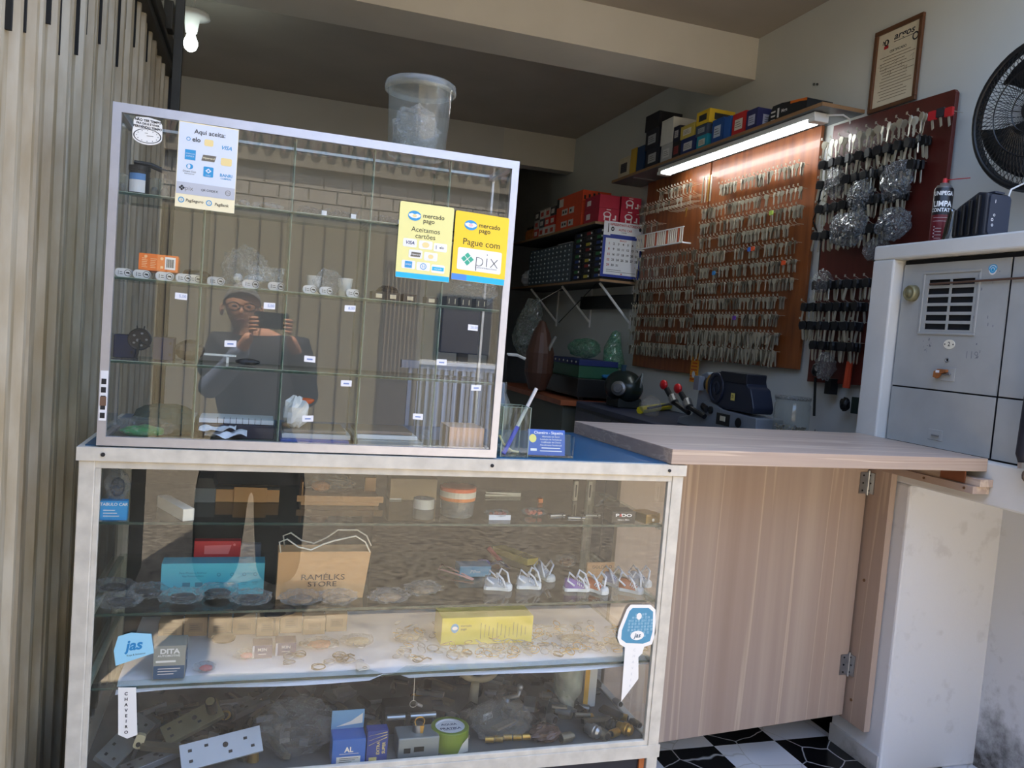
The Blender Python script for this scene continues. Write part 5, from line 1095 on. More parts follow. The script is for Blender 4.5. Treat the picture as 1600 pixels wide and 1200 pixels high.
for k in range(3):
    m = MB(); a0 = 2*PI*k/3+0.5; vs = []
    for i in range(7):
        for j in range(6):
            a = a0+(j/5.0-0.5)*1.35*(0.5+0.5*i/6); r_ = 0.03+0.175*i/6; vs.append(fp(r_, a, -0.005-0.035*(j/5.0-0.5)))
    m.add(vs, [(i*6+j, i*6+j+1, (i+1)*6+j+1, (i+1)*6+j) for i in range(6) for j in range(5)]); m.build('blade', col((26, 28, 30)), t, smooth=True, solid=0.003)
m = MB(); m.tube([fc-nrm*0.15, (2.46, 2.0, 2.12), (2.498, 2.0, 2.10)], 0.018, 8); m.mat(1).tube([at(1562, 345, X=2.25), at(1580, 296, X=2.27), fc+Vector((0.02, 0.02, -0.2))], 0.003, 6); m.build('arm', [black_pl, white_pl], t)
# umbrella/strap at right edge
t = thing('folded_umbrella', 'dark folded umbrella hanging point down at the right edge below the meter doors', 'umbrella', (2.03, 1.80, 1.06))
a = at(1600, 640, X=2.02); b = at(1596, 722, X=2.02); c_ = at(1597, 757, X=2.02)
m = MB(); m.tube([(2.035, a.y-0.05, 1.48), (2.03, a.y-0.030, 1.3), (2.022, b.y-0.005, b.z+0.02), (2.02, b.y-0.01, b.z)], [0.012, 0.034, 0.022, 0.016], 12); m.build('canopy', col((26, 28, 40)), t, smooth=True)
m = MB(); m.tube([(2.02, b.y-0.01, b.z), (2.02, b.y-0.012, b.z-0.016)], 0.017, 12); m.build('ferrule', steel, t)
m = MB(); m.blob((2.02, c_.y-0.016, b.z-0.034), (0.016, 0.016, 0.020), 4, 0.3, 12, 8); m.build('tip_tassel', M('leopard_brown', (110, 92, 78), 0.7, 0, 0.7, 120), t)
# ------------------------------------------------------------------ workbench and what stands on it
BZ = 0.965
t = thing('workbench', 'dark grey workbench along the right wall behind the counter flap', 'workbench', (2.2, 3.7, 0))
m = MB(); m.prism(Fr((0, 0, BZ-0.03), (1, 0, 0), (0, 1, 0)), [(1.95, 2.50), (2.495, 2.50), (2.495, 4.85), (1.99, 4.85), (1.95, 4.75)], 0, 0.03); m.build('worktop', M('bench_dark_top', (46, 50, 70), 0.5, 0, 0.3, 10), t, bevel=0.004)
m = MB(); m.box(1.97, 2.52, 0.0, 2.49, 4.80, BZ-0.03); m.build('cabinet_body', M('bench_grey_front', (84, 84, 92), 0.6, 0, 0.12, 6), t)
for k in range(4):
    m = MB(); m.box(1.962, 2.55+k*0.565, 0.05, 1.970, 3.09+k*0.565, BZ-0.05); m.build('cabinet_door', M('bench_grey_front', (84, 84, 92), 0.6), t, bevel=0.002)
t = thing('side_desk', 'desk with an orange-brown edge and a grey-green front at the back of the shop', 'desk', (2.1, 5.6, 0))
m = MB(); m.box(1.92, 4.95, BZ-0.045, 2.495, 6.50, BZ-0.010); m.build('desktop', M('desk_orange_brown', (150, 80, 44), 0.5, 0, 0.2, 12), t, bevel=0.003)
m = MB(); m.box(1.96, 5.0, 0.0, 2.49, 6.45, BZ-0.045); m.build('desk_body', M('desk_grey_green', (92, 94, 84), 0.6), t)
m = MB(); m.box(2.02, 5.00, BZ-0.010, 2.46, 5.85, BZ-0.004); 
for a, b in ((2.04, 5.03), (2.42, 5.03), (2.04, 5.80), (2.42, 5.80)): pass
# key cutting machine
t = thing('key_cutting_machine', 'grey key cutting machine with a navy motor cover and two red-knobbed clamps', 'key machine', (2.2, 3.5, BZ))
mg = M('machine_grey', (132, 140, 150), 0.4, 0.2, 0.08, 12); mn = M('machine_navy', (28, 36, 54), 0.45)
f = Fr((2.12, 3.90, BZ+0.0008), (0, -1, 0), (0, 0, 1))
m = MB(); m.prism(f, [(0.12, 0.0), (0.94, 0.0), (0.93, 0.110), (0.62, 0.118), (0.46, 0.150), (0.36, 0.120), (0.28, 0.060), (0.14, 0.035)], -0.26, 0.0); KB = m.build('base', mg, t, bevel=0.006)
m = MB(); m.prism(f, [(0.27, 0.06), (0.44, 0.12), (0.42, 0.25), (0.36, 0.285), (0.30, 0.27), (0.28, 0.16)], -0.16, -0.05); m.build('column', mg, t, bevel=0.008)
m = MB(); m.prism(f, [(0.47, 0.16), (0.60, 0.122), (0.885, 0.125), (0.895, 0.150), (0.87, 0.20), (0.852, 0.235), (0.82, 0.245), (0.80, 0.285), (0.55, 0.295), (0.46, 0.285), (0.425, 0.245), (0.43, 0.19)], -0.20, 0.0); MC = m.build('motor_cover', mn, t, bevel=0.010)
m = MB(); m.bar(f, 0.56, 0.250, -0.19, 0.815, 0.300, 0.006); m.build('tool_tray', M('tray_black', (20, 24, 36), 0.5), MC, bevel=0.006)
m = MB(); m.torus(f.p(0.530, 0.215, 0.004), f.w, 0.066, 0.010, 30, 8); m.torus(f.p(0.530, 0.215, 0.004), f.w, 0.026, 0.008, 20, 8); m.build('cover_ring', mn, MC, smooth=True)
m = MB(); m.cyl(f.p(0.40, 0.225, -0.06), f.p(0.43, 0.225, -0.06), 0.050, 0.050, 24); m.mat(1).cyl(f.p(0.355, 0.225, -0.06), f.p(0.40, 0.225, -0.06), 0.030, 0.030, 18); m.mat(2).bar(f, 0.30, 0.19, -0.04, 0.355, 0.26, 0.02); m.build('cutting_wheel', [brass, black_pl, mg], t)
m = MB(); m.bar(f, 0.69, 0.170, 0.0102, 0.728, 0.204, 0.011); m.mat(1).text(f, '21', 0.709, 0.187, 0.02, 0.0114, 0.02); m.build('yellow_sticker', [col((220, 204, 110)), ink], MC)
m = MB(); m.bar(f, 0.56, 0.045, 0.001, 0.69, 0.100, 0.004); m.mat(1).bar(f, 0.60, 0.065, 0.004, 0.65, 0.088, 0.008); m.build('switch_plate', [black_pl, col((210, 204, 180))], KB)
for u0, v0, u1, v1, w1, r_ in ((0.50, 0.105, 0.50, 0.105, 0.02, .018), (0.40, 0.115, 0.46, 0.105, 0.015, .018), (0.77, 0.075, 0.80, 0.075, 0.03, .022)):
    m = MB(); m.cyl(f.p(u0, v0, 0.0), f.p(u1, v1, w1), r_, r_, 14); m.build('guide_knob', black_pl, t)
for k, (px_, py_) in enumerate(((1037, 601), (1059, 607))):
    a = at(px_, py_, X=2.06); b = a+Vector((0.03, -0.075, -0.085)); 
    m = MB(); m.cyl(a+Vector((0.01, -0.016, -0.02)), b, 0.014, 0.016, 12); m.cyl(b, (2.10, b.y-0.14, BZ+0.07), 0.013, 0.013, 8); m.mat(1).blob(a, (0.018, 0.030, 0.026), 1, 0.0, 16, 10, sharp=False); m.mat(2).cyl(b-Vector((0, -0.03, -0.03)), b, 0.024, 0.024, 12)
    m.build('clamp_knob', [black_pl, M('knob_red', (190, 24, 30), 0.35), steel], t, smooth=False)
for c_ in t.children:
    if not c_.name.startswith('clamp_knob'): c_.scale = (.55, .86, 1); c_.location = (-.036, .03, 0)
# grinder sphere
a = at(975, 596, X=2.18); gx, gy = 2.18, a.y
t = thing('bench_grinder', 'round dark green bench motor with a silver hub and a small cap', 'motor', (gx, gy, BZ))
m = MB(); m.blob((gx, gy, BZ+0.125), (0.11, 0.155, 0.105), 1, 0.0, 28, 18, sharp=False); m.build('housing', M('dark_green_enamel', (30, 40, 38), 0.3, 0.2), t, smooth=True)
hub = Vector((gx-0.08, gy-0.110, BZ+0.12)); hn_ = Vector((-0.6, -0.75, 0.1)).normalized()
m = MB(); m.lathe(hub, [(0.0, 0.045), (0.012, 0.045), (0.014, 0.040), (0.026, 0.040), (0.030, 0.034), (0.044, 0.028), (0.046, 0.0), (0.0, 0.0)], 26, hn_); m.build('hub', [M('dull_silver', (120, 120, 122), 0.4, 0.8)], t, smooth=False)
m = MB(); m.cyl((gx-0.02, gy-0.02, BZ+0.222), (gx-0.02, gy-0.02, BZ+0.262), 0.014, 0.018, 14); m.build('cap', col((30, 60, 80)), t)
m = MB(); m.box(gx-0.07, gy-0.09, BZ+0.0005, gx+0.09, gy+0.09, BZ+0.06); m.build('foot', col((26, 30, 30)), t, bevel=0.008)
m = MB(); c0 = Vector((gx+0.02, gy-0.17, BZ+0.12)); m.tube([(gx, gy-0.12, BZ+0.14), c0+Vector((0, 0, 0.08)), c0+Vector((0, -0.03, 0.10)), c0+Vector((-0.02, -0.06, 0.02))], 0.006, 6); m.build('hose', col((110, 116, 118)), t, smooth=True)
# pliers with yellow handles
a = at(1000, 641, Z=BZ+0.02); b = at(1060, 634, Z=BZ+0.02)
m = MB(); m.tube([a, (a+b)/2+Vector((0, 0, 0.004)), b], [0.022, 0.022, 0.016], 8); m.mat(1).tube([a+Vector((0.05, 0, 0.014)), (a+b)/2+Vector((0.05, 0, 0.024)), b+Vector((0.02, -0.02, 0.02))], 0.008, 6); m.tube([b, b+Vector((-0.02, -0.12, 0.0))], 0.010, 8)
tag(m.build('pliers', [M('yellow_grip', (214, 196, 20), 0.4), col((44, 48, 60))], smooth=False), 'pliers with a bright yellow handle on the bench in front of the key machine', 'pliers')
# plastic bottle / clear bag near grinder
p = at(1012, 625, X=2.1); m = MB(); m.blob((2.12, p.y, BZ+0.055), (0.05, 0.09, 0.055), 8, 0.3, 18, 12); tag(m.build('plastic_bag', film), 'crumpled clear bag on the bench between the round motor and the red-knobbed clamps', 'plastic bag')
m = MB(); p = at(948, 605, Z=BZ+0.04); m.blob((p.x+0.05, p.y, BZ+0.045), (0.05, 0.07, 0.045), 9, 0.3, 14, 10); tag(m.build('blue_cloth', col((40, 84, 170))), 'crumpled bright blue cloth on the bench beside the round motor', 'cloth')
m = MB(); p = at(912, 612, Z=BZ+0.03); m.box(p.x, p.y-0.16, BZ+0.0005, p.x+0.12, p.y+0.02, BZ+0.045); tag(m.build('cardboard_box', col((190, 150, 84)), bevel=0.002), 'small mustard cardboard box on the bench left of the blue cloth', 'box')
m = MB(); p = at(1075, 568, X=2.40); f = side(2.452, p.y+0.02, BZ+0.20); m.bar(f, -0.03, 0, 0, 0.055, 0.17, 0.004); m.mat(1)
for k in range(8): m.rect(f, -0.028+rnd(0, .03), 0.012+k*0.019, 0.035+rnd(0, .015), 0.020+k*0.019, 0.0046)
m.mat(2).ell(f, 0.012, 0.045, 0.018, 0.020, 0.005, 14); m.bar(f, -0.002, 0.16, 0, 0.002, 0.22, 0.002)
tag(m.build('blister_card', [M('card_orange', (226, 150, 30), 0.5), M('card_red_print', (200, 74, 24), 0.5), white_pl]), 'orange and yellow printed blister card hanging at the bottom of the key board', 'card')
# jar with key scraps
t = thing('scrap_jar', 'wide clear jar part filled with cut key scraps on the bench', 'jar', (2.19, 2.94, BZ))
jx, jy = 2.19, 2.925
m = MB(); m.lathe((jx, jy, BZ+0.0005), [(0, 0), (0.068, 0), (0.074, 0.01), (0.074, 0.19), (0.069, 0.20), (0.072, 0.205), (0.072, 0.222)], 32); m.build('jar_glass', clear_pl, t, smooth=True)
m = MB(); m.lathe((jx, jy, BZ), [(0.0, 0.215), (0.075, 0.213), (0.076, 0.226), (0.0, 0.229)], 32); m.build('lid', plastic_film('lid_film', (150, 154, 156), 0.5, 0.3), t, smooth=True)
m = MB()
for k in range(260):
    a = rnd(0, 2*PI); r_ = 0.058*math.sqrt(rnd(0, 1)); m.M = Matrix.Translation((jx+r_*math.cos(a), jy+r_*math.sin(a), BZ+0.012+rnd(0, .085))) @ Matrix.Rotation(rnd(0, 6), 4, 'X') @ Matrix.Rotation(rnd(0, 6), 4, 'Z'); m.mat(k % 3).box(-0.012, -0.004, -0.001, 0.012, 0.004, 0.001)
o = m.build('key_scraps', [nickel, nickel_dk, steel], loc=(jx, jy, BZ)); tag(o, 'loose shiny key scraps filling the lower half of the clear jar', 'scraps', None, 'stuff')
for k in range(12):
    p = Vector((2.12+rnd(0, .12), 2.80-k*0.022, BZ)); m = MB(); h_ = rnd(.05, .12)
    m.tube([p+Vector((0, 0, 0.002)), p+Vector((rnd(-.01, .01), rnd(-.02, .02), h_))], 0.003, 6); m.mat(1).tube([p+Vector((0, 0, 0.001)), p+Vector((0, 0, 0.04))], 0.006, 6)
    tag(m.build('pick_tool', [steel, black_pl if k % 3 else col((170, 100, 50))]), 'thin small tool standing in the tool block on the bench beside the jar', 'tool', 'small tools in the blocks beside the jar')
m = MB(); m.box(2.10, 2.66, BZ+0.0005, 2.25, 2.83, BZ+0.028); tag(m.build('tool_block', col((176, 108, 56)), bevel=0.003), 'orange-brown tool block on the bench beside the jar', 'tool block')
p = at(1240, 668, Z=BZ+0.02); m = MB(); m.box(2.03, 2.80, BZ+0.0005, 2.09, 2.93, BZ+0.030); tag(m.build('black_case', col((30, 32, 40)), bevel=0.006), 'flat dark case on the bench just in front of the jar', 'case')
# back desk: green tool box, bags
m = MB(); 
t = thing('black_drawer_unit', 'long black low cabinet with little feet on the back desk', 'cabinet', (2.25, 5.45, BZ))
m = MB(); m.box(2.05, 5.00, BZ+0.012, 2.45, 6.05, BZ+0.135); m.build('body', black_pl, t, bevel=0.003)
for a in (5.03, 5.98):
    for b in (2.08, 2.40): m = MB(); m.box(b, a, BZ-0.0095, b+0.03, a+0.03, BZ+0.012); m.build('foot', black_pl, t)
m = MB(); m.cyl((2.05, 5.75, BZ+0.07), (2.04, 5.75, BZ+0.07), 0.008, 0.008, 10); m.build('knob', nickel, t)
z0 = BZ+0.1355
t = thing('green_box', 'dark green metal box with a navy studded lid on the black low cabinet', 'box', (2.2, 5.3, z0))
m = MB(); m.box(2.10, 5.12, z0, 2.38, 5.62, z0+0.085); m.build('body', M('bottle_green', (36, 84, 60), 0.45), t, bevel=0.004)
m = MB(); m.box(2.095, 5.115, z0+0.085, 2.385, 5.625, z0+0.125); m.mat(1)
for k in range(6): m.blob((2.093, 5.17+k*0.08, z0+0.105), (0.006, 0.008, 0.008), 1, 0, 6, 4)
m.build('lid', [navy, nickel], t, bevel=0.003)
gb = plastic_film('green_bag_film', (60, 150, 110), 0.38, 0.2, 0.8, 22)
m = MB(); m.blob((2.24, 5.40, z0+0.125+0.075), (0.10, 0.19, 0.068), 21, 0.22, 24, 14, 1.8); tag(m.build('green_bag', gb), 'bulging translucent green plastic bag lying on the green box', 'plastic bag')
a = at(945, 512, X=2.36); m = MB(); m.lathe((2.40, a.y-0.10, z0), [(0.0, 0.0), (0.075, 0.0), (0.08, 0.10), (0.065, 0.22), (0.03, 0.33), (0.0, 0.345)], 18); m.v = [Vector((q.x, q.y+0.02*math.sin(q.z*30), q.z)) for q in m.v]
tag(m.build('green_bag', gb), 'tall peaked translucent green bag standing against the wall right of the bulging one', 'plastic bag')
m = MB(); m.blob((2.30, 5.02, z0+0.02), (0.06, 0.10, 0.02), 2, 0.3, 12, 8); tag(m.build('blue_film', col((30, 110, 170))), 'flat bright blue plastic at the near end of the black low cabinet', 'plastic')
m = MB(); m.box(2.08, 5.66, z0, 2.30, 5.98, z0+0.022); tag(m.build('white_folder', col((150, 146, 136))), 'pale folder lying at the far end of the black low cabinet', 'folder')
m = MB(); m.blob((2.2, 5.82, z0+0.062), (0.09, 0.13, 0.038), 12, 0.3, 14, 8); tag(m.build('baseball_cap', col((44, 50, 66))), 'dark blue-grey cap on the pale folder', 'cap')
a = at(822, 525, X=2.10); m = MB(); m.blob((2.10, a.y, a.z), (0.10, 0.17, 0.17), 31, 0.18, 22, 14, 1.5); m.v = [Vector((q.x, q.y-(max(0, q.z-a.z))*0.9, q.z+max(0, q.z-a.z)*0.8)) for q in m.v]; m.mat(1).cyl((2.10, a.y-0.25, a.z+0.28), (2.30, a.y-0.25, 1.764), 0.002, 0.002, 5)
tag(m.build('hanging_bag', [plastic_film('milky_bag', (150, 160, 150), 0.4, 0.3, 0.4, 14), white_pl]), 'whitish plastic bag with food hanging under the drawer shelf', 'bag')
a = at(843, 560, X=1.90); m = MB(); m.lathe((1.90, a.y, a.z-0.24), [(0.0, 0.0), (0.06, 0.02), (0.10, 0.14), (0.10, 0.28), (0.06, 0.42), (0.02, 0.50), (0.0, 0.51)], 18); m.mat(1).tube([(1.93, a.y-0.05, a.z-0.02), (1.94, a.y-0.08, a.z+0.08), (1.98, a.y-0.07, a.z+0.16)], 0.012, 6); m.mat(2).cyl((2.02, a.y, a.z+0.26), (2.28, a.y, 1.764), 0.003, 0.003, 5)
tag(m.build('hanging_bag', [M('brown_bag', (78, 50, 38), 0.5, 0, 0.2, 8), col((120, 118, 112)), black_pl]), 'brown bag with a pale stripe hanging in front of the back desk', 'bag')
m = MB(); p = at(808, 555, X=1.55); m.tube([p+Vector((-.06, .02, .0)), p, p+Vector((.05, -.02, -.02))], 0.010, 6); m.mat(1).cyl(p+Vector((-.06, .02, 0)), (p.x-.06, p.y+.02, 0.0), 0.01, 0.01, 8)
tag(m.build('curved_tube', [white_pl, black_pl]), 'white curved handle in the dark just right of the glass cabinet', 'handle')
# ------------------------------------------------------------------ dim things behind the glass cabinet
t = thing('dark_screen', 'dark monitor on a dark stand seen through the right columns of the glass cabinet', 'monitor', (0.79, 3.1, 0))
m = MB(); m.box(0.66, 3.00, 1.27, 0.86, 3.03, 1.48); m.build('screen', M('screen_navy', (26, 34, 52), 0.25), t, bevel=0.004)
m = MB(); m.box(0.60, 2.98, 0.0, 0.98, 3.25, 0.86); m.box(0.74, 3.03, 0.86, 0.78, 3.06, 1.35); m.build('stand', col((30, 32, 38)), t)
t = thing('office_chair', 'dark chair with a slatted back behind the counter', 'chair', (0.61, 2.75, 0))
m = MB()
for k in range(10): m.box(0.475+k*0.030, 2.60, 0.92, 0.487+k*0.030, 2.612, 1.225)
m.build('back_slats', col((150, 156, 168)), t)
m = MB(); m.box(0.45, 2.595, 1.225, 0.775, 2.617, 1.250); m.box(0.45, 2.595, 0.90, 0.775, 2.617, 0.92); m.build('back_rail', col((130, 136, 148)), t)
m = MB(); m.box(0.45, 2.60, 0.44, 0.78, 2.90, 0.48); m.build('seat', col((40, 42, 48)), t, bevel=0.01)
for a in (0.45, 0.755):
    for b, h_ in ((2.88, 0.44), (2.597, 0.90)): m = MB(); m.box(a, b, 0, a+0.02, b+0.02, h_); m.build('leg', col((60, 62, 68)), t)
m = MB(); m.box(-0.20, 2.95, 0.0, 0.20, 3.3, 0.86); m.box(-0.22, 2.95, 0.86, 0.55, 3.32, 0.90); m.box(0.50, 2.98, 0, 0.54, 3.3, 0.86)
tag(m.build('back_table', M('table_brown', (96, 70, 48), 0.5, 0, 0.2, 10)), 'brown table behind the counter, dim through the glass', 'table')
# ------------------------------------------------------------------ goods in the upper cabinet
U0, U1, U2, U3 = US[0]+0.0004, US[1]+0.0004, US[2]+0.0004, US[3]+0.0004
G = 'round-ended blister packs on the second shelf of the cabinet'
def remote(x, y, z, lb, w_=0.032, c=(206, 208, 208), rz=0.0):
    f = Fr((x, y, z), (math.cos(rz), math.sin(rz), 0), (0, 0, 1)); m = MB()
    m.prism(f, rrect(-w_/2, 0, w_/2, 0.017, 0.0075), -0.05, 0); m.mat(1).ring(f, w_*0.28, 0.0085, 0.0066, 0.0055, 0.0004, 16); m.face(f, [(w_*0.28-0.004, 0.008), (w_*0.28+0.004, 0.006), (w_*0.28+0.003, 0.010), (w_*0.28-0.002, 0.0105)], 0.0005)
    m.rect(f, -w_*0.3, 0.004, -w_*0.27, 0.012, 0.0004); m.rect(f, -w_*0.2, 0.005, -w_*0.02, 0.0062, 0.0004); m.rect(f, -w_*0.2, 0.009, -w_*0.05, 0.0102, 0.0004)
    return tag(m.build('battery_blister', [col(c), ink]), lb, 'blister pack', G)
for i, (px_, w_) in enumerate(((192, .030), (221, .032), (257, .034), (287, .030))):
    p = at(px_, 428, Y=1.80); remote(p.x, 1.802, U2, 'white round-ended blister pack in the first column, %s under the orange box' % ('at the frame,', 'second,', 'third,', 'fourth, right end')[i], w_)
p = at(304, 433, Y=1.80); remote(-0.128, 1.804, U2, 'creamy round-ended blister pack right beside the first divider', .026, (220, 214, 200))
for i, (px_, y) in enumerate(((337, 1.812), (392, 1.803), (432, 1.803))):
    p = at(px_, 440, Y=y); remote(p.x, y, U2, 'grey-white round-ended blister pack in the second column, '+('left one', 'middle one', 'right one under the tray')[i], .034, (190, 190, 190))
for i, px_ in enumerate((484, 510, 552)):
    p = at(px_, 448, Y=1.803); remote(p.x, 1.803, U2, 'white blister pack in the third column, '+('far left', 'middle, under the cup', 'right corner')[i], .028)
m = MB(); p = at(247, 412, Y=1.81); f = Fr((p.x-0.036, 1.806, U2+0.0175), (1, 0.05, 0), (0, 0, 1)); m.prism(f, rrect(0, 0, 0.074, 0.034), -0.10, 0); m.mat(1).rect(f, 0.049, 0.005, 0.069, 0.030, 0.0004); m.mat(2)
for k in range(7): m.rect(f, 0.052+k*0.0021, 0.009, 0.0532+k*0.0021+(k % 2)*0.0004, 0.026, 0.0006)
m.mat(3)
for a in (0.006, 0.022):
    for k in range(6): m.rect(f, a, 0.006+k*0.0035, a+rnd(.006, .012), 0.0072+k*0.0035, 0.0005)
m.ell(f, 0.013, 0.028, 0.003, 0.003, 0.0005, 12); m.ell(f, 0.043, 0.026, 0.003, 0.003, 0.0005, 12); m.rect(f, 0.041, 0.006, 0.046, 0.011, 0.0005)
tag(m.build('orange_box', [M('orange_pack', (232, 118, 28), 0.5), white_pl, ink, col((246, 196, 140))], bevel=0.0006, seg=1), 'orange box with a white barcode panel on top of the blister packs in the cabinet', 'box')
m = MB(); m.blob((-0.128, 1.845, U2+0.0155), (0.030, 0.028, 0.015), 3, 0.2, 12, 8); tag(m.build('black_fob', black_pl), 'dark rounded fob behind the creamy blister pack, first column', 'key fob')
# bags, tray, cups in row two
m = MB(); p = at(383, 412, Y=1.86); m.blob((p.x, 1.86, U2+0.044), (0.047, 0.045, 0.040), 41, 0.5, 24, 14, 2.2); m.mat(1)
for k in range(5): m.blob((p.x+rnd(-.03, .03), 1.86+rnd(-.02, .02), U2+0.020), (0.010, 0.010, 0.010), k, .2, 8, 6)
tag(m.build('plastic_bag', [film, white_pl]), 'crumpled clear bag with white bits, second shelf, second column', 'plastic bag')
m = MB(); m.prism(Fr((-0.025, 1.815, U2+0.0005), (1, 0, 0), (0, 1, 0)), rrect(0.002, 0.0, 0.072, 0.075, .006), 0.0, 0.002)
vs = [(0.0, 0.0), (0.07, 0.0), (0.07, 0.075), (0.0, 0.075)]
for (a, b), (c_, d_) in zip(vs, vs[1:]+vs[:1]): m.add([(-0.023+a, 1.815+b, U2+0.018), (-0.023+c_, 1.815+d_, U2+0.018), (-0.023+c_*1.08-.002, 1.815+d_*1.05, U2+0.048), (-0.023+a*1.08-.002, 1.815+b*1.05, U2+0.048)], [(0, 1, 2, 3)])
m.add([(-0.023, 1.815, U2+0.018), (0.047, 1.815, U2+0.018), (0.047, 1.89, U2+0.018), (-0.023, 1.89, U2+0.018)], [(0, 1, 2, 3)])
tag(m.build('clear_tray', plastic_film('tray_film', (210, 214, 214), 0.35, 0.15)), 'clear plastic tray above the blister packs at the right of the second column', 'tray')
for i, (px_, y) in enumerate(((491, 1.86), (540, 1.85))):
    p = at(px_, 430, Y=y); m = MB(); m.lathe((p.x, y, U2), [(0, 0.002), (0.013, 0.0), (0.0165, 0.040), (0.0175, 0.041), (0.0155, 0.040), (0.012, 0.004), (0, 0.004)], 20); tag(m.build('white_cup', white_pl, smooth=True), 'small white cup in the third column, '+('left of the crumpled bag', 'right of the crumpled bag'), 'cup')if False else tag(m.build('white_cup', white_pl, smooth=True), 'small white cup in the third column, '+('left of the crumpled bag', 'right of the crumpled bag')[i], 'cup')
p = at(514, 435, Y=1.84); m = MB(); m.blob((p.x, 1.84, U2+0.030), (0.030, 0.028, 0.028), 44, 0.5, 20, 12, 2.2); tag(m.build('plastic_bag', film), 'crumpled clear bag between the two white cups', 'plastic bag')
for i, px_ in enumerate((591, 613, 640)):
    p = at(px_, 462, Y=1.81); m = MB(); m.box(p.x-0.014, 1.806, U2, p.x+0.016, 1.85, U2+0.018); m.mat(1).bar(front(p.x, 1.806, U2+0.004), -0.006, 0, 0, 0.008, 0.009, 0.001); tag(m.build('black_clip_lock', [black_pl, nickel], bevel=0.003), 'black lock with a silver front in the fourth column, '+('left', 'middle', 'right')[i]+' of the three', 'lock')
p = at(674, 468, Y=1.81); m = MB(); m.box(p.x-0.012, 1.806, U2, p.x+0.014, 1.85, U2+0.016); m.mat(1).bar(front(p.x, 1.806, U2+0.004), -0.007, 0, 0, 0.007, 0.008, 0.001); tag(m.build('black_clip_lock', [black_pl, nickel], bevel=0.003), 'black lock with a silver front just left of the last divider', 'lock')
p = at(606, 445, Y=1.87); m = MB(); m.blob((p.x, 1.87, U2+0.018), (0.026, 0.03, 0.017), 6, 0.25, 14, 8); tag(m.build('black_pouch', col((34, 30, 30))), 'dark rounded pouch behind the three black locks', 'pouch')
for i, px_ in enumerate((706, 728, 752)):
    p = at(px_, 470, Y=1.815); m = MB(); m.box(p.x-0.013, 1.812, U2, p.x+0.013, 1.86, U2+0.022); m.mat(1).bar(front(p.x, 1.812, U2+0.005), -0.008, 0, 0, -0.006, 0.012, 0.001); m.bar(front(p.x, 1.812, U2+0.005), 0.006, 0, 0, 0.008, 0.012, 0.001); tag(m.build('black_clip', [black_pl, nickel], bevel=0.003), 'black bagged clip in the fifth column, '+('left', 'middle', 'right')[i]+' of three', 'clip')
p = at(742, 455, Y=1.85); m = MB(); m.blob((p.x, 1.87, U2+0.040), (0.055, 0.04, 0.036), 47, 0.5, 22, 14, 2.0); tag(m.build('plastic_bag', film), 'puffed clear bag over the black clips in the fifth column', 'plastic bag')
# row one (top shelf)
t = thing('black_jar', 'black jar with a white and blue label on the top shelf of the cabinet', 'jar', (-0.232, 1.845, U3))
p = at(217, 290, Y=1.845); cx = p.x
m = MB(); m.lathe((cx, 1.845, U3), [(0, 0), (0.019, 0), (0.020, 0.003), (0.020, 0.050), (0.021, 0.052), (0.021, 0.060), (0.0, 0.061)], 26); m.build('jar_body', black_pl, t, smooth=False)
m = MB()
for i in range(9):
    a0 = -PI/2-0.2+(-1.0+i*2.0/8); 
vs = []; 
for i in range(10):
    a0 = -PI/2-0.10+(-0.85+1.7*i/9); vs += [(cx+0.0203*math.cos(a0), 1.845+0.0203*math.sin(a0), U3+0.006), (cx+0.0203*math.cos(a0), 1.845+0.0203*math.sin(a0), U3+0.031), (cx+0.0203*math.cos(a0), 1.845+0.0203*math.sin(a0), U3+0.044)]
m.add(vs, [(i*3, (i+1)*3, (i+1)*3+1, i*3+1) for i in range(9)]); m.mat(1).add(vs, [(i*3+1, (i+1)*3+1, (i+1)*3+2, i*3+2) for i in range(9)]); m.build('jar_label', [paper, col((90, 140, 200))], t)
m = MB(); m.tube([(cx-0.012, 1.85, U3+0.0675), (cx+0.02, 1.852, U3+0.0665), (cx+0.052, 1.855, U3+0.056)], 0.0055, 8); m.cyl((cx+0.052, 1.855, U3+0.056), (cx+0.058, 1.857, U3+0.0), 0.003, 0.003, 6); tag(m.build('black_tool', black_pl), 'black rod-like tool lying across the black jar and the clear pots', 'tool')
for i, px_ in enumerate((190, 240, 257)):
    p = at(px_, 297, Y=1.83); m = MB(); m.lathe((p.x, 1.83+0.012*(i == 1), U3), [(0, 0), (0.010, 0.0), (0.0125, 0.034), (0.0135, 0.035), (0.0135, 0.038), (0.0, 0.038)], 20); m.mat(1).blob((p.x, 1.83+0.012*(i == 1), U3+0.012), (0.008, 0.008, 0.010), i, .4, 8, 6)
    tag(m.build('clear_pot', [clear_pl, col((110, 110, 112))], smooth=True), 'small clear lidded pot on the top shelf, '+('left of the black jar', 'just right of the black jar', 'beside the card sign')[i], 'pot')
for i, (px_, x_w, lb) in enumerate(((379, .016, 'small silver part at the right of the card sign, top shelf'), (420, .034, 'bagged silver and black part, top shelf, second column'))):
    p = at(px_, 312, Y=1.82); m = MB(); m.blob((p.x, 1.83, U3+0.009), (x_w, 0.02, 0.008), i+3, .3, 14, 8); m.mat(1).blob((p.x, 1.83, U3+0.0085), (x_w*.6, 0.014, 0.0078), i, .2, 10, 6); tag(m.build('bagged_part', [film, nickel_dk]), lb, 'part')
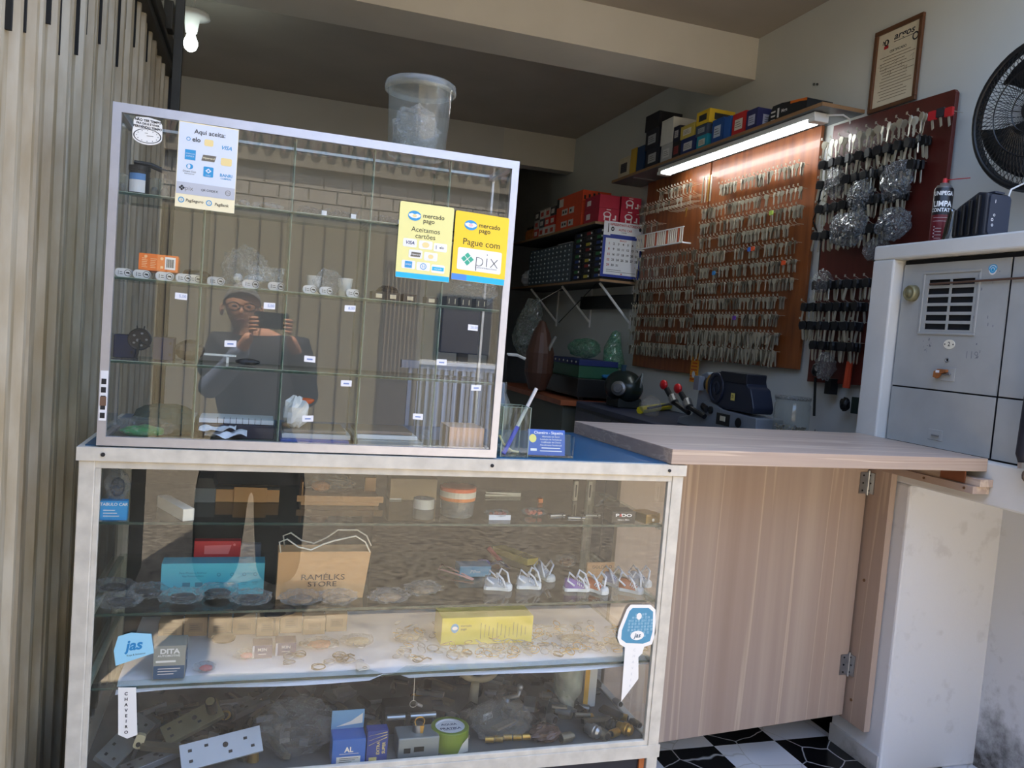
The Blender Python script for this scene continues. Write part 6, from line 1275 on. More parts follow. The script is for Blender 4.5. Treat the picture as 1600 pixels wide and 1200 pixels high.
for i, (px_, w_, lb) in enumerate(((492, .034, 'flat stack of bagged cards, top shelf, third column left'), (540, .028, 'loose flat clear packets, top shelf, third column right'), (612, .034, 'flat clear packets with a white tag, top shelf, fourth column'))):
    p = at(px_, 328, Y=1.82); m = MB()
    for k in range(4): m.sheet(Fr((p.x, 1.81, U3+0.003+k*0.0040), (1, 0, 0), (0, 1, 0)), -w_, 0, w_, 0.09, 10, 6, lambda a, b, k=k: 0.0022*math.sin(a*7+k)*math.cos(b*5+k)+(0.014*max(0, a-0.75) if k == 3 else 0))
    m.mat(1).bar(front(p.x+w_*0.4, 1.808, U3+0.001), 0, 0, 0, 0.011, 0.010, 0.0004); tag(m.build('flat_packets', [plastic_film('packet_film_%d' % i, (200, 208, 216), 0.6, 0.15), paper]), lb, 'packets')
m = MB()
for k in range(9): m.sheet(Fr((0.452, 1.80, U3+0.003+k*0.0058), (1, 0, 0.02), (0, 1, 0)), -0.055+rnd(-.004, .004), 0, 0.070+rnd(-.006, .004), 0.12, 12, 6, lambda a, b, k=k: 0.0028*math.sin(a*6+k*1.7)*math.cos(b*4+k)+0.012*max(0, 0.8-abs(a-.4))*k/9)
tag(m.build('bag_stack', plastic_film('bag_stack_film', (176, 186, 192), 0.5, 0.2)), 'pile of flat clear plastic bags in the top right pigeonhole', 'bags')
# row three
m = MB(); p = at(219, 530, Y=1.84); c0 = Vector((p.x, 1.84, p.z)); f = Fr(c0, (1, 0, 0), (0, 0, 1))
m.prism(f, [(0.021*math.cos(2*PI*i/24), 0.021*math.sin(2*PI*i/24)) for i in range(24)], -0.006, 0.006); m.torus(c0+Vector((0, -0.006, 0)), (0, 1, 0), 0.021, 0.0022, 28, 6)
for a in (-0.006, 0.006): m.cyl(c0+Vector((a, 0, 0.019)), c0+Vector((a*1.2, 0, 0.028)), 0.0018, 0.0012, 6)
m.tube([c0+Vector((0, -0.008, 0)), c0+Vector((-0.003, -0.008, -0.03)), Vector((c0.x-0.006, 1.83, U1+0.002))], 0.0028, 6); m.tube([c0+Vector((0, -0.008, -0.004)), c0+Vector((0.02, -0.006, -0.014))], 0.002, 6); m.mat(1)
for k in range(5): m.ell(f, 0.013*math.cos(k*1.256), 0.013*math.sin(k*1.256), 0.0028, 0.0022, 0.0085, 8)
m.ell(f, -0.004, -0.002, 0.003, 0.003, 0.0088, 10)
tag(m.build('phone_holder', [black_pl, col((120, 122, 126))]), 'black round phone holder standing on the third shelf in front of dark blue boxes', 'holder')
for px0, px1, lb in ((178, 212, 'dark blue box left of the black round holder'), (240, 272, 'dark blue box with punched corners right of the black round holder')):
    a = at(px0, 520, Y=1.87); b = at(px1, 520, Y=1.87); m = MB(); m.box(a.x, 1.87, U1, b.x, 1.93, U1+0.048); m.mat(1)
    for k in range(2): m.rect(front(b.x-0.008, 1.87, U1+0.010+k*0.024), 0, 0, 0.004, 0.005, 0.0004)
    tag(m.build('dark_blue_box', [col((24, 34, 70)), ink], bevel=0.0015), lb, 'box')
m = MB(); m.prism(Fr((-0.165, 1.90, U1+0.001), (1, 0, 0), (0, 1, 0)), rrect(0, 0, 0.125, 0.02, .003), 0.014, 0.018); m.box(-0.15, 1.902, U1, -0.145, 1.915, U1+0.014); m.box(-0.06, 1.902, U1, -0.055, 1.915, U1+0.014); tag(m.build('white_strip', white_pl), 'long white strip lying across the third shelf behind the divider', 'strip')
m = MB(); m.blob((-0.135, 1.88, U1+0.024), (0.030, 0.03, 0.023), 2, 0.1, 14, 8, sharp=False); tag(m.build('grey_cap', col((84, 76, 70))), 'grey-brown domed cap in the first column of the third shelf', 'cap')
m = MB(); m.blob((-0.015, 1.86, U1+0.008), (0.026, 0.012, 0.0075), 2, 0.1, 14, 8, sharp=False); tag(m.build('black_oval', black_pl), 'small black oval lying on the third shelf, second column', 'part')
# bottom row
m = MB(); m.blob((-0.215, 1.85, U0+0.022), (0.060, 0.05, 0.020), 51, 0.4, 22, 12, 2.0); m.mat(1).blob((-0.215, 1.85, U0+0.013), (0.042, 0.035, 0.0115), 6, 0.3, 16, 8)
tag(m.build('green_bag', [film, M('bright_green', (30, 150, 66), 0.5)]), 'clear bag over bright green plastic at the bottom left of the cabinet', 'plastic bag')
m = MB(); m.blob((-0.175, 1.91, U0+0.027), (0.075, 0.045, 0.040), 9, 0.12, 18, 10, 1.2, sharp=False, flat=.65); tag(m.build('dark_green_cloth', M('dark_green_cloth', (44, 66, 62), 0.9)), 'dark green mound behind the bright green bag at the bottom left', 'cloth')
t = thing('spiral_notebook', 'white spiral notebook lying on folders in the bottom row, second column', 'notebook', (-0.02, 1.93, U0+0.0315))
m = MB(); m.box(-0.108, 1.88, U0+0.0325, 0.048, 1.975, U0+0.042); m.build('pages', paper, t)
m = MB()
for k in range(8): m.torus((-0.07+k*0.013, 1.880, U0+0.038), (1, 0, 0), 0.0075, 0.0006, 12, 4)
m.build('spiral', ink, t)
m = MB(); m.box(-0.11, 1.875, U0, 0.050, 1.980, U0+0.031); tag(m.build('dark_binder', col((58, 50, 62)), bevel=0.002), 'dark binder under the white spiral notebook', 'binder')
def crump(nm, fr_, u, v, nu, nv, z, lb, mat, cat='paper', amp=0.006, sd=1):
    m = MB(); m.sheet(fr_, 0, 0, u, v, nu, nv, lambda a, b: z+amp*(noise.noise(Vector((a*3+sd, b*3, sd)))+1)+0.010*max(0, a*b-0.6)); return tag(m.build(nm, mat), lb, cat)
p = at(337, 690, Y=1.80)
crump('crumpled_paper', Fr((-0.092, 1.80, U0), (1, 0, 0), (0, 1, 0)), 0.085, 0.07, 14, 10, 0.003, 'white crumpled note with faint writing at the bottom of the second column', paper, amp=0.013, sd=3)
crump('crumpled_paper', Fr((-0.105, 1.812, U0), (1, 0.1, 0), (0, 1, 0)), 0.075, 0.055, 12, 8, 0.016, 'white folded note behind and above the front note, second column', paper, amp=0.010, sd=7)
m = MB(); m.box(0.062, 1.81, U0, 0.210, 1.95, U0+0.012); tag(m.build('blue_folder', M('folder_blue', (30, 70, 150), 0.45), bevel=0.002), 'bright blue folder at the bottom of the third column', 'folder')
m = MB(); m.box(0.066, 1.83, U0+0.0125, 0.214, 1.96, U0+0.022); tag(m.build('paper_stack', col((196, 198, 196))), 'stack of white papers on the blue folder, third column', 'papers')
m = MB(); m.box(0.068, 1.84, U0+0.0225, 0.205, 1.965, U0+0.030); tag(m.build('folder', col((120, 112, 104)), bevel=0.002), 'grey-brown folder on top of the papers in the third column', 'folder')
for k, (z0_, z1_, c, lb) in enumerate(((0, .016, (150, 156, 152), 'grey folder at the bottom of the fourth column'), (.0165, .026, (214, 216, 214), 'white paper stack in the fourth column'), (.0265, .034, (128, 116, 106), 'grey-brown folder on top in the fourth column'))):
    m = MB(); m.box(0.228, 1.815+k*0.012, U0+z0_, 0.375-k*0.01, 1.965, U0+z1_); tag(m.build('folder', col(c), bevel=0.0015), lb, 'folder')
m = MB(); a = at(695, 703, Y=1.81); b = at(752, 703, Y=1.81); m.box(a.x+0.006, 1.803, U0, b.x+0.002, 1.90, U0+0.055); m.mat(1).bar(front(a.x, 1.803, U0+0.02), -0.0, 0, 0, 0.0, 0.0, 0.0)
tag(m.build('cardboard_box', [M('pinkish_board', (196, 164, 140), 0.8, 0, 0.05, 20), ink], bevel=0.001), 'plain closed cardboard box in the bottom right pigeonhole', 'box')
p = at(500, 660, Y=1.85); m = MB(); m.blob((0.095, 1.87, U0+0.030+0.036), (0.028, 0.022, 0.036), 61, 0.35, 16, 10); m.mat(1).blob((0.115, 1.87, U0+0.092), (0.018, 0.012, 0.007), 3, .3, 8, 6); tag(m.build('white_bag', [col((214, 218, 220)), col((214, 104, 56))]), 'small white bag with an orange-red top on the folders, third column', 'bag')
# ------------------------------------------------------------------ goods in the lower counter
S1, S2, S3, S0 = SH[1]+0.0004, SH[2]+0.0004, SH[3]+0.0004, 0.3504
def xat(px, py, y): return at(px, py, Y=y)
# -- shelf one
YA = 1.806
a = xat(150, 810, YA); b = xat(198, 810, YA)
m = MB(); f = front(-0.283, YA, S1); w_ = b.x+0.283; m.bar(f, 0, 0, -0.02, w_, 0.040, 0); m.mat(1).text(f, 'TABULO CAR', w_/2, 0.033, 0.0085, 0.0004, 0.02, 0.1)
for k in range(3): m.rect(f, 0.006, 0.008+k*0.006, 0.036-k*.004, 0.0095+k*0.006, 0.0004)
m.mat(2).blob((-0.283+w_*.55, YA+0.014, S1+0.072), (0.024, 0.014, 0.034), 5, .25, 14, 10); m.mat(3).blob((-0.283+w_*.55, YA+0.016, S1+0.066), (0.014, 0.008, 0.020), 6, .2, 10, 8)
tag(m.build('blister_card', [M('card_cyan', (36, 150, 214), 0.5), white_pl, film, black_pl]), 'bright blue blister card with clear bubble at the left end of the top shelf', 'blister pack')
m = MB(); a = at(292, 821, Z=S1); b_ = at(212, 806, Z=S1); dv = Vector((-0.050, 0.105, 0)).normalized(); rt = Vector((dv.y, -dv.x, 0))
m.M = Matrix.Translation((a.x, max(a.y, 1.803), S1)) @ Matrix(((rt.x, dv.x, 0, 0), (rt.y, dv.y, 0, 0), (0, 0, 1, 0), (0, 0, 0, 1)))
m.box(-0.012, 0, 0, 0.012, 0.150, 0.026); tag(m.build('white_box', M('off_white_board', (220, 218, 204), 0.6, 0, 0.05, 20), bevel=0.0008, seg=1), 'long off-white slim box lying diagonally near the left end of the top shelf', 'box')
def sbox(px0, px1, pyb, y, z, h, dep, mats, lb, nm='box', cat='box', bev=0.001, fn=None, rot=0.0):
    a = xat(px0, pyb, y); b = xat(px1, pyb, y); m = MB(); cx = (a.x+b.x)/2; w_ = b.x-a.x
    m.M = Matrix.Translation((cx, y, z)) @ Matrix.Rotation(rot, 4, 'Z'); m.box(-w_/2, 0, 0, w_/2, dep, h)
    if fn: fn(m, Fr((-w_/2, 0, 0), (1, 0, 0), (0, 0, 1)), w_, h)
    return tag(m.build(nm, mats, bevel=bev, seg=1), lb, cat)
sbox(303, 336, 790, 1.98, S1, .034, .09, [col((104, 110, 116)), black_pl], 'grey and black box behind the off-white slim box on the top shelf', fn=lambda m, f, w, h: m.mat(1).prism(f, [(0, h), (w, h), (w*.85, h+.024), (w*.15, h+.024)], -0.08, 0))
def kbox(m, f, w, h):
    m.mat(1).bar(f, 0.0, h*0.45, -0.003, w, h*1.25, -0.001); m.mat(0).bar(f, w*.28, 0.0, 0.0006, w*.80, h*1.2, 0.003)
sbox(336, 436, 782, 1.99, S1, .030, .06, [carton, black_pl], 'open brown carton with a black insert in the middle left of the top shelf', fn=kbox)
def kbox2(m, f, w, h):
    m.mat(0).bar(f, w*.0, h*1.0, -0.07, w*.02, h*2.6, 0); m.bar(f, w*.85, h, -0.07, w*1.0, h*2.6, -0.068); m.bar(f, -0.01, h*0.4, 0.0006, w+0.01, h*1.1, 0.004)
o = sbox(470, 592, 786, 1.965, S1, .022, .10, [carton, film, orange_c], 'open brown carton tray with folded flaps, centre of the top shelf', fn=kbox2)
p = xat(530, 765, 2.01); m = MB(); m.blob((p.x-0.02, 2.01, S1+0.022+0.024), (0.055, 0.035, 0.024), 71, .4, 20, 12); m.mat(1).blob((p.x-0.045, 2.005, S1+0.022+0.016), (0.022, 0.016, 0.013), 7, .2, 10, 8); tag(m.build('bagged_goods', [film, col((222, 150, 90))]), 'clear bag with an orange item inside the open carton tray', 'plastic bag')
sbox(608, 681, 788, 2.04, S1, .055, .05, [col((170, 148, 120)), paper], 'faint tan box behind the roll of white labels', fn=lambda m, f, w, h: m.mat(1).rect(f, 0.0, 0.0, w*.25, 0.004, 0.0005))
p = at(665, 797, Z=S1); m = MB(); r_ = 0.026; m.lathe((p.x, p.y+r_, S1), [(0.0105, 0.0), (r_, 0.0), (r_, 0.024), (0.0105, 0.024), (0.0105, 0.0)], 36); m.mat(1).cyl((p.x, p.y+r_, S1+0.002), (p.x, p.y+r_, S1+0.020), 0.0108, 0.0108, 20); tag(m.build('label_roll', [white_pl, col((120, 120, 122))]), 'roll of white labels standing flat in the middle of the top shelf', 'tape roll')
p = at(720, 812, Z=S1); t = thing('round_tub', 'round clear tub with an orange printed lid band, right of the white label roll', 'tub', (p.x, p.y+0.045, S1)); cx, cy = p.x, p.y+0.045
m = MB(); m.lathe((cx, cy, S1), [(0, 0), (0.036, 0), (0.040, 0.004), (0.042, 0.042), (0.040, 0.046)], 32); m.build('tub_body', clear_pl, t, smooth=True)
m = MB(); m.lathe((cx, cy, S1), [(0.0425, 0.040), (0.0435, 0.048)], 32); m.mat(1).lathe((cx, cy, S1), [(0.0435, 0.048), (0.0435, 0.062)], 32); m.mat(2).lathe((cx, cy, S1), [(0.0435, 0.062), (0.0435, 0.070), (0.040, 0.072), (0.0, 0.073)], 32); m.build('lid_band', [col((206, 120, 50)), col((206, 200, 180)), col((214, 96, 40))], t, smooth=False)
for i, (px_, py_, lb, c) in enumerate(((782, 818, 'clear bag with dark and red bits on white card, top shelf', (170, 60, 50)), (838, 815, 'clear bag of copper coloured nuts, top shelf', (226, 110, 76)))):
    p = at(px_, py_-6, Z=S1); m = MB(); m.blob((p.x, p.y+0.02, S1+0.010), (0.032, 0.026, 0.010), 80+i, .35, 18, 10); m.mat(1)
    for k in range(16): m.blob((p.x+rnd(-.018, .018), p.y+0.02+rnd(-.012, .012), S1+0.006+rnd(0, .006)), (0.0045, 0.0045, 0.0045), k, .1, 6, 5)
    if i == 0: m.mat(2).box(p.x-0.030, p.y-0.004, S1, p.x+0.024, p.y-0.002, S1+0.012)
    tag(m.build('bag_of_nuts', [film, col(c), paper]), lb, 'plastic bag')
p = at(845, 786, Z=S1); m = MB(); m.box(p.x-0.006, p.y, S1, p.x+0.006, p.y+0.01, S1+0.012); tag(m.build('orange_clip', orange_c, bevel=0.001), 'tiny orange clip behind the bag of copper nuts', 'clip')
p = at(790, 778, Z=S1); m = MB(); m.box(p.x-0.05, p.y+0.02, S1, p.x+0.05, p.y+0.028, S1+0.004); m.prism(front(p.x-0.05, p.y+0.02, S1+0.004), [(0, 0.004), (0.1, -0.001), (0.1, 0.006), (0, 0.007)], -0.008, 0); tag(m.build('white_bar_tool', white_pl), 'slim white bar lying at the back right of the tub, top shelf', 'bar')
for i, px_ in enumerate((900, 922)):
    p = xat(px_, 768, 2.06); m = MB(); m.box(p.x-0.006, 2.06, S1, p.x+0.006, 2.07, S1+0.055); m.mat(1).rect(front(p.x, 2.06, S1+0.01), -0.002, 0, 0.002, 0.035, 0.0004); tag(m.build('door_strike', [col((190, 186, 176)), ink], bevel=0.001), 'pale upright metal strike plate at the back right of the top shelf, '+('left', 'right')[i]+' of two', 'strike plate')
for i, (px_, py_, r0) in enumerate(((938, 800, .3), (955, 792, -.2), (925, 806, .1), (900, 810, -.1), (870, 806, .2))):
    p = at(px_, py_, Z=S1); m = MB(); m.M = Matrix.Translation((p.x, p.y, S1)) @ Matrix.Rotation(r0, 4, 'Z'); m.box(-0.022, -0.006, 0, 0.022, 0.006, 0.004 if i > 1 else 0.015); m.mat(1).cyl((0.012, -0.007, 0.003), (0.012, -0.008, 0.003), 0.002, 0.002, 8)
    tag(m.build('flat_latch', [dark_metal if i < 2 else steel, ink], bevel=0.0006), 'flat metal latch on the top shelf, '+('dark, touching the black PADO box', 'dark, behind the first', 'bright, third from the right', 'bright, fourth from the right', 'bright, nearest the copper nuts')[i], 'latch')
o = sbox(955, 992, 818, 1.806, S1, .030, .05, [black_pl, white_pl, red_c], 'black PADO box with white lettering beside the brass padlock', fn=lambda m, f, w, h: (m.mat(1).text(f, 'P DO', w*.5, h*.66, .0105, .0004, .03, width=w*.68), m.mat(2).text(f, 'A', w*.37, h*.66, .0105, .0005, .03), m.mat(1).text(f, 'Cabos 6 - 60mm', w*.5, h*.30, .0048, .0004, .01)))
t = thing('brass_padlock', 'brass padlock with a steel shackle lying at the right end of the top shelf', 'padlock', (0.975, 1.83, S1))
m = MB(); m.M = Matrix.Translation((0.977, 1.808, S1)) @ Matrix.Rotation(0.35, 4, 'Z'); m.box(-0.026, 0, 0, 0.024, 0.055, 0.024); m.M = None; m.mat(1).cyl((0.975, 1.8065, S1+0.009), (0.975, 1.8045, S1+0.009), 0.004, 0.004, 12); m.build('lock_body', [brass, steel], t, bevel=0.002)
m = MB(); m.M = Matrix.Translation((0.977, 1.808, S1)) @ Matrix.Rotation(0.35, 4, 'Z'); m.tube([(-0.012, 0.049, 0.009), (-0.012, 0.068, 0.009)]+[(-0.012*math.cos(a), 0.068+0.012*math.sin(a), 0.009) for a in (0.5, 1.1, 1.57, 2.1, 2.6)]+[(0.012, 0.068, 0.009), (0.012, 0.049, 0.009)], 0.0032, 8); m.build('shackle', steel, t, smooth=True)
m = MB(); m.tube([(0.84, 1.80, S1-0.012), (0.90, 1.86, S1-0.016), (0.95, 1.80, S1-0.020)], 0.0018, 5); 
# -- shelf two
def teal_fn(m, f, w, h):
    m.mat(1)
    for k, u in enumerate((0.26, 0.38)): m.rect(f, w*u-0.012, h*.26, w*u+0.004, h*.40, .0004)
    m.text(f, 'Para iPhone e Android', w*.30, h*.70, .0062, .0004, 0.0); m.text(f, 'App Positron Auto', w*.30, h*.60, .0058, .0004)
    for u in (0.55, 0.68, 0.80, 0.91): m.ring(f, w*u, h*.64, .004, .003, .0004, 12); m.rect(f, w*u-.007, h*.38, w*u+.007, h*.395, .0004); m.rect(f, w*u-.005, h*.32, w*u+.005, h*.332, .0004)
sbox(250, 411, 930, 1.90, S2, .072, .05, [teal_c, M('teal_print', (44, 120, 140), 0.6)], 'long teal box with small print and icons on the second shelf', fn=teal_fn)
sbox(303, 376, 858, 1.955, S2+0.0, .108, .025, [red_c, M('light_red', (226, 110, 110), 0.5)], 'red box standing behind the teal box', fn=lambda m, f, w, h: (m.mat(1).face(f, [(w*.22, h*.72), (w*.74, h*.72), (w*.80, h*.92), (w*.22, h*.9)], .0004), m.ell(f, w*.86, h*.92, .003, .003, .0005, 10)))
sbox(370, 408, 858, 1.975, S2, .095, .02, [col((84, 92, 104))], 'slate grey box standing behind the right end of the teal box')
t = thing('paper_bag', 'kraft paper carrier bag lettered RAMELKS STORE with pale rope handles', 'paper bag', (0.08, 1.89, S2))
y_ = 1.86; a = xat(431, 935, y_); b = xat(566, 935, y_); c_ = xat(431, 852, y_); d_ = xat(579, 852, y_); H_ = 0.110
m = MB(); x0, x1, x2, x3 = a.x, b.x, a.x-0.000, b.x+0.012
vs = [(x0, y_, S2), (x1, y_, S2), (x1, y_+.04, S2), (x0, y_+.04, S2), (x2, y_-0.004, S2+H_), (x3, y_-0.004, S2+H_), (x3, y_+.055, S2+H_), (x2, y_+.055, S2+H_)]
m.add(vs, [(0, 3, 2, 1), (0, 1, 5, 4), (1, 2, 6, 5), (2, 3, 7, 6), (3, 0, 4, 7)]); m.build('bag_body', kraft, t, solid=0.0008)
m = MB(); f = Fr((x0, y_-0.0006, S2), (1, 0, 0), (0, -0.036, 1)); w_ = x1-x0; m.text(f, 'RAMÉLKS', w_*.52, .050, .0185, .0012, 0.0, width=w_*.50); m.text(f, 'STORE', w_*.515, .034, .0170, .0012, 0.0, width=w_*.33); m.build('bag_lettering', col((70, 52, 44)), t)
for k, (y2, dx) in enumerate(((y_-0.003, 0), (y_+0.052, 0.01))):
    m = MB(); u = lambda q: x2+(x3-x2)*q; Z_ = S2+H_
    m.tube([(u(.02)+dx, y2, Z_-.002), (u(.0)+dx, y2, Z_+.022), (u(.08)+dx, y2-.004, Z_+.030), (u(.2)+dx, y2-.004, Z_+.012), (u(.34)+dx, y2, Z_+.004), (u(.48)+dx, y2, Z_+.018), (u(.60)+dx, y2, Z_+.026+.010*k), (u(.82)+dx, y2, Z_+.036), (u(.93)+dx, y2, Z_+.022), (u(.99)+dx, y2, Z_-.002)], 0.0018, 6); m.build('rope_handle', col((226, 220, 204)), t, smooth=True)
packs = [(178, 932, 'far left'), (188, 955, 'front left corner'), (232, 940, 'second from the left'), (285, 948, 'below the left end of the teal box'), (340, 940, 'below the middle of the teal box'), (392, 950, 'between the teal box and the paper bag'), (470, 955, 'below the paper bag lettering'), (530, 958, 'below the right end of the paper bag'), (610, 952, 'right of the paper bag'), (660, 935, 'left of the pink strap')]
for i, (px_, py_, lb) in enumerate(packs):
    p = at(px_, py_-8, Z=S2+0.002); y2 = max(p.y, 1.825)
    m = MB(); m.blob((p.x, y2, S2+0.016), (0.044, 0.026, 0.0165), 90+i, .42, 26, 14, 3.2); m.mat(1).blob((p.x, y2, S2+0.011), (0.028, 0.016, 0.0095), i, .2, 12, 8); m.torus((p.x, y2, S2+0.013), (0, 0, 1), 0.016, 0.003, 16, 6)
    tag(m.build('bagged_part', [film, black_pl if i < 6 else col((150, 126, 96))]), 'clear bag with a %s part, second shelf, %s' % ('black' if i < 6 else 'tan', lb), 'plastic bag', 'bagged parts on the second shelf')
p = at(710, 900, Z=S2); m = MB(); q0 = at(740, 905, Z=S2+.004); q1 = at(685, 890, Z=S2+.006)
m.tube([q0, (q0+q1)/2+Vector((0, .010, .008)), q1+Vector((.010, .008, .012)), q1, q1+Vector((.008, -.008, .002)), (q0+q1)/2+Vector((0, -.008, .003)), q0+Vector((-.004, -.004, 0))], 0.0022, 6)
tag(m.build('pink_strap', col((222, 168, 168)), smooth=True), 'pale pink looped wrist strap lying on the second shelf', 'strap')
sbox(719, 768, 884, 2.00, S2, .028, .05, [col((60, 140, 180)), col((200, 214, 222))], 'small light blue box behind the silver sneaker', fn=lambda m, f, w, h: m.mat(1).text(f, 'Pilhas', w*.5, h*.5, .012, .0004, .01))
p = at(782, 880, Z=S2); m = MB(); m.tube([(p.x-.03, p.y+.03, S2+.036), (p.x-.015, p.y+.02, S2+.020), (p.x, p.y, S2+.006)], [.007, .007, .006], 8); m.mat(1).box(p.x-.004, p.y-.012, S2, p.x+.008, p.y, S2+.006); tag(m.build('red_key_tag', [col((176, 70, 70)), white_pl]), 'dull red key tag leaning beside the light blue box', 'key tag')
a = at(838, 884, Z=S2); m = MB(); m.M = Matrix.Translation((a.x, a.y+.012, S2)) @ Matrix.Rotation(0.42, 4, 'Z'); m.box(-.030, 0, 0, .012, .150, .018); m.mat(1)
for k in range(4): m.rect(Fr((-.026+k*.009, .004, .0182), (1, 0, 0), (0, 1, 0)), 0, 0, .004, .05, 0)
tag(m.build('yellow_box', [col((190, 166, 46)), ink], bevel=0.001), 'long yellow and black box pointing backwards between the sneaker pairs', 'box')
m = MB(); a = at(770, 890, Z=S2); m.blob((a.x-.02, a.y+.03, S2+.010), (.02, .012, .010), 4, .3, 10, 8); 
for k in range(7): m.mat(1).tube([(a.x-.01, a.y+.02, S2+.003), (a.x+.02+rnd(-.02, .02), a.y+.03+rnd(-.02, .02), S2+.012), (a.x+.05, a.y+.02+rnd(-.02, .02), S2+.002)], .0011, 4)
tag(m.build('cord_tangle', [col((50, 80, 170)), col((60, 76, 120))]), 'tangle of thin blue cords behind the silver sneaker', 'cords')
m = MB(); a = at(890, 890, Z=S2); m.blob((a.x, a.y+.03, S2+.018), (.032, .022, .0175), 33, .35, 16, 10); m.mat(1).blob((a.x, a.y+.03, S2+.013), (.022, .014, .011), 3, .3, 8, 6); tag(m.build('bagged_brown_part', [film, col((150, 104, 60))]), 'bagged brown part behind the purple sneaker', 'plastic bag')
sbox(917, 960, 890, 1.93, S2, .056, .006, [col((206, 158, 110)), col((96, 80, 66))], 'tan card reading GOLD standing behind the white laces', nm='tan_card', cat='card', fn=lambda m, f, w, h: (m.mat(1).text(f, 'GOLD', w*.40, h*.78, .0125, .0004, .0), m.ring(f, w*.84, h*.80, .0045, .003, .0004, 12)))
# sneaker key rings
G = 'miniature sneaker key rings on the second shelf'
def sneaker(x, y, z, rz, c, lb, L=.044, lace=(236, 238, 244)):
    t = thing('mini_sneaker', lb, 'sneaker', (0, 0, 0), G)
    m = MB(); f = Fr((0, 0, 0), (1, 0, 0), (0, 1, 0)); out = [(-L/2, -.007), (-L/2+.004, -.009), (0, -.0075), (L*.35, -.010), (L/2-.002, -.007), (L/2, 0), (L/2-.002, .007), (L*.35, .010), (0, .0075), (-L/2+.004, .009), (-L/2, .007)]
    m.prism(f, out, 0, .006); m.build('sole', white_pl, t, bevel=0.001)
    def ring_at(u, w_, z0, z1): return [(u, -w_, z0), (u, -w_*.55, z1), (u, w_*.55, z1), (u, w_, z0)]
    secs = [ring_at(-L*.47, .0075, .006, .021), ring_at(-L*.25, .0078, .006, .0215), ring_at(-L*.05, .0076, .006, .018), ring_at(L*.15, .0085, .006, .0135), ring_at(L*.26, .0088, .006, .0115)]
    m = MB(); vs = [q for s_ in secs for q in s_]; fs = [(i*4+j, i*4+j+1, (i+1)*4+j+1, (i+1)*4+j) for i in range(4) for j in range(3)]+[(3, 2, 1, 0)]; m.add(vs, fs)
    m.build('upper', col(c, .35), t, smooth=True)
    m = MB(); m.blob((L*.33, 0, .0065), (L*.17, .0090, .0068), 1, 0, 14, 8, sharp=False); m.build('toe_cap', white_pl, t, smooth=True)
    m = MB()
    for k in range(4): u = -L*.02+k*L*.07; hz = .0185-k*.0018; m.tube([(u, -.0078, hz-.006), (u+.001, 0, hz+.001), (u, .0078, hz-.006)], .0010, 5)
    m.tube([(-L*.05, 0, .020), (-.004, -.010, .030), (.006, -.014, .022), (.012, -.013, .008)], .0018, 5); m.tube([(-L*.05, 0, .020), (.004, .006, .034), (.014, .004, .028), (.018, -.008, .014)], .0018, 5); m.tube([(-L*.05, 0, .020), (-.016, -.004, .032), (-.020, -.011, .020), (-.008, -.012, .012)], .0018, 5)
    m.build('laces', col(lace, .8), t, smooth=True)
    t.location = (x, y, z); t.rotation_euler = (0, 0, rz); t.scale = (1.5, 1.5, 1.5)
    return t
for px_, py_, rz, c, lb, L in ((778, 922, -.25, (178, 184, 192), 'silver glitter miniature sneaker, leftmost of the row', .048), (826, 920, -.15, (196, 202, 210), 'pale silver miniature sneaker, second from the left', .044), (852, 906, -1.2, (214, 216, 224), 'white miniature sneaker turned sideways behind the pale silver one', .042), (901, 924, -.12, (140, 104, 176), 'purple miniature sneaker with a white toe', .046), (932, 926, -.9, (206, 104, 48), 'orange miniature sneaker just right of the purple one', .044), (958, 916, -1.1, (172, 176, 206), 'pale lilac miniature sneaker between the two orange ones', .042), (986, 926, -.7, (200, 110, 60), 'orange miniature sneaker at the right end of the row', .044), (1001, 915, -1.0, (220, 220, 226), 'white laced miniature sneaker behind the rightmost orange one', .042)):
    p = at(px_, py_-3, Z=S2+.003); sneaker(p.x, max(p.y, 1.825), S2, rz, c, lb, L)
# -- shelf three
m = MB(); nu, nv = 40, 10
def pedge(a): return 0.006*math.sin(a*9)+0.004*math.sin(a*23)
vs = []
for j in range(nv+1):
    for i in range(nu+1):
        a = i/nu; x = -0.235+1.232*a; y0_ = 1.788+0.008*math.sin(a*14)+0.006*abs(math.sin(a*5)); y = y0_+(2.20-y0_)*j/nv
        z = S3+0.0018+0.0012*math.sin(a*20+j)-(0.016*(1-j/0.6) if j == 0 else 0)+(0.012 if 17 < i < 20 and j < 2 else 0)
        vs.append((x, y, z))
m.add(vs, [(j*(nu+1)+i, j*(nu+1)+i+1, (j+1)*(nu+1)+i+1, (j+1)*(nu+1)+i) for j in range(nv) for i in range(nu)])
tag(m.build('shelf_paper', paper, smooth=True), 'wavy white paper sheet spread over the third shelf', 'paper')
Z3 = S3+0.005
def pdita(m, f, w, h):
    m.mat(1).rect(f, 0.001, 0.0, w-.001, h*.40, .0003); m.mat(2).text(f, 'DITA', w*.50, h*.83, .0145, .0005, .04, width=w*.62); m.text(f, 'AUTOMOTIVE', w*.48, h*.70, .0062, .0005, .02, width=w*.7); m.rect(f, w*.08, h*.50, w*.7, h*.56, .0005)
    for k in range(3): m.rect(f, w*.15, h*(.30-.08*k), w*(.85-.1*k), h*(.32-.08*k), .0005)
    g = Fr(f.p(w, 0, 0), (0, 1, 0), (0, 0, 1)); m.mat(1).rect(g, 0, 0, .06, h*.8, .0004); m.mat(2).ring(g, .03, h*.55, .010, .007, .0006, 16)
sbox(238, 288, 1060, 1.815, S3+.003, .072, .06, [col((150, 152, 144)), col((24, 76, 116)), white_pl], 'grey and petrol blue DITA automotive box at the left of the third shelf', fn=pdita)
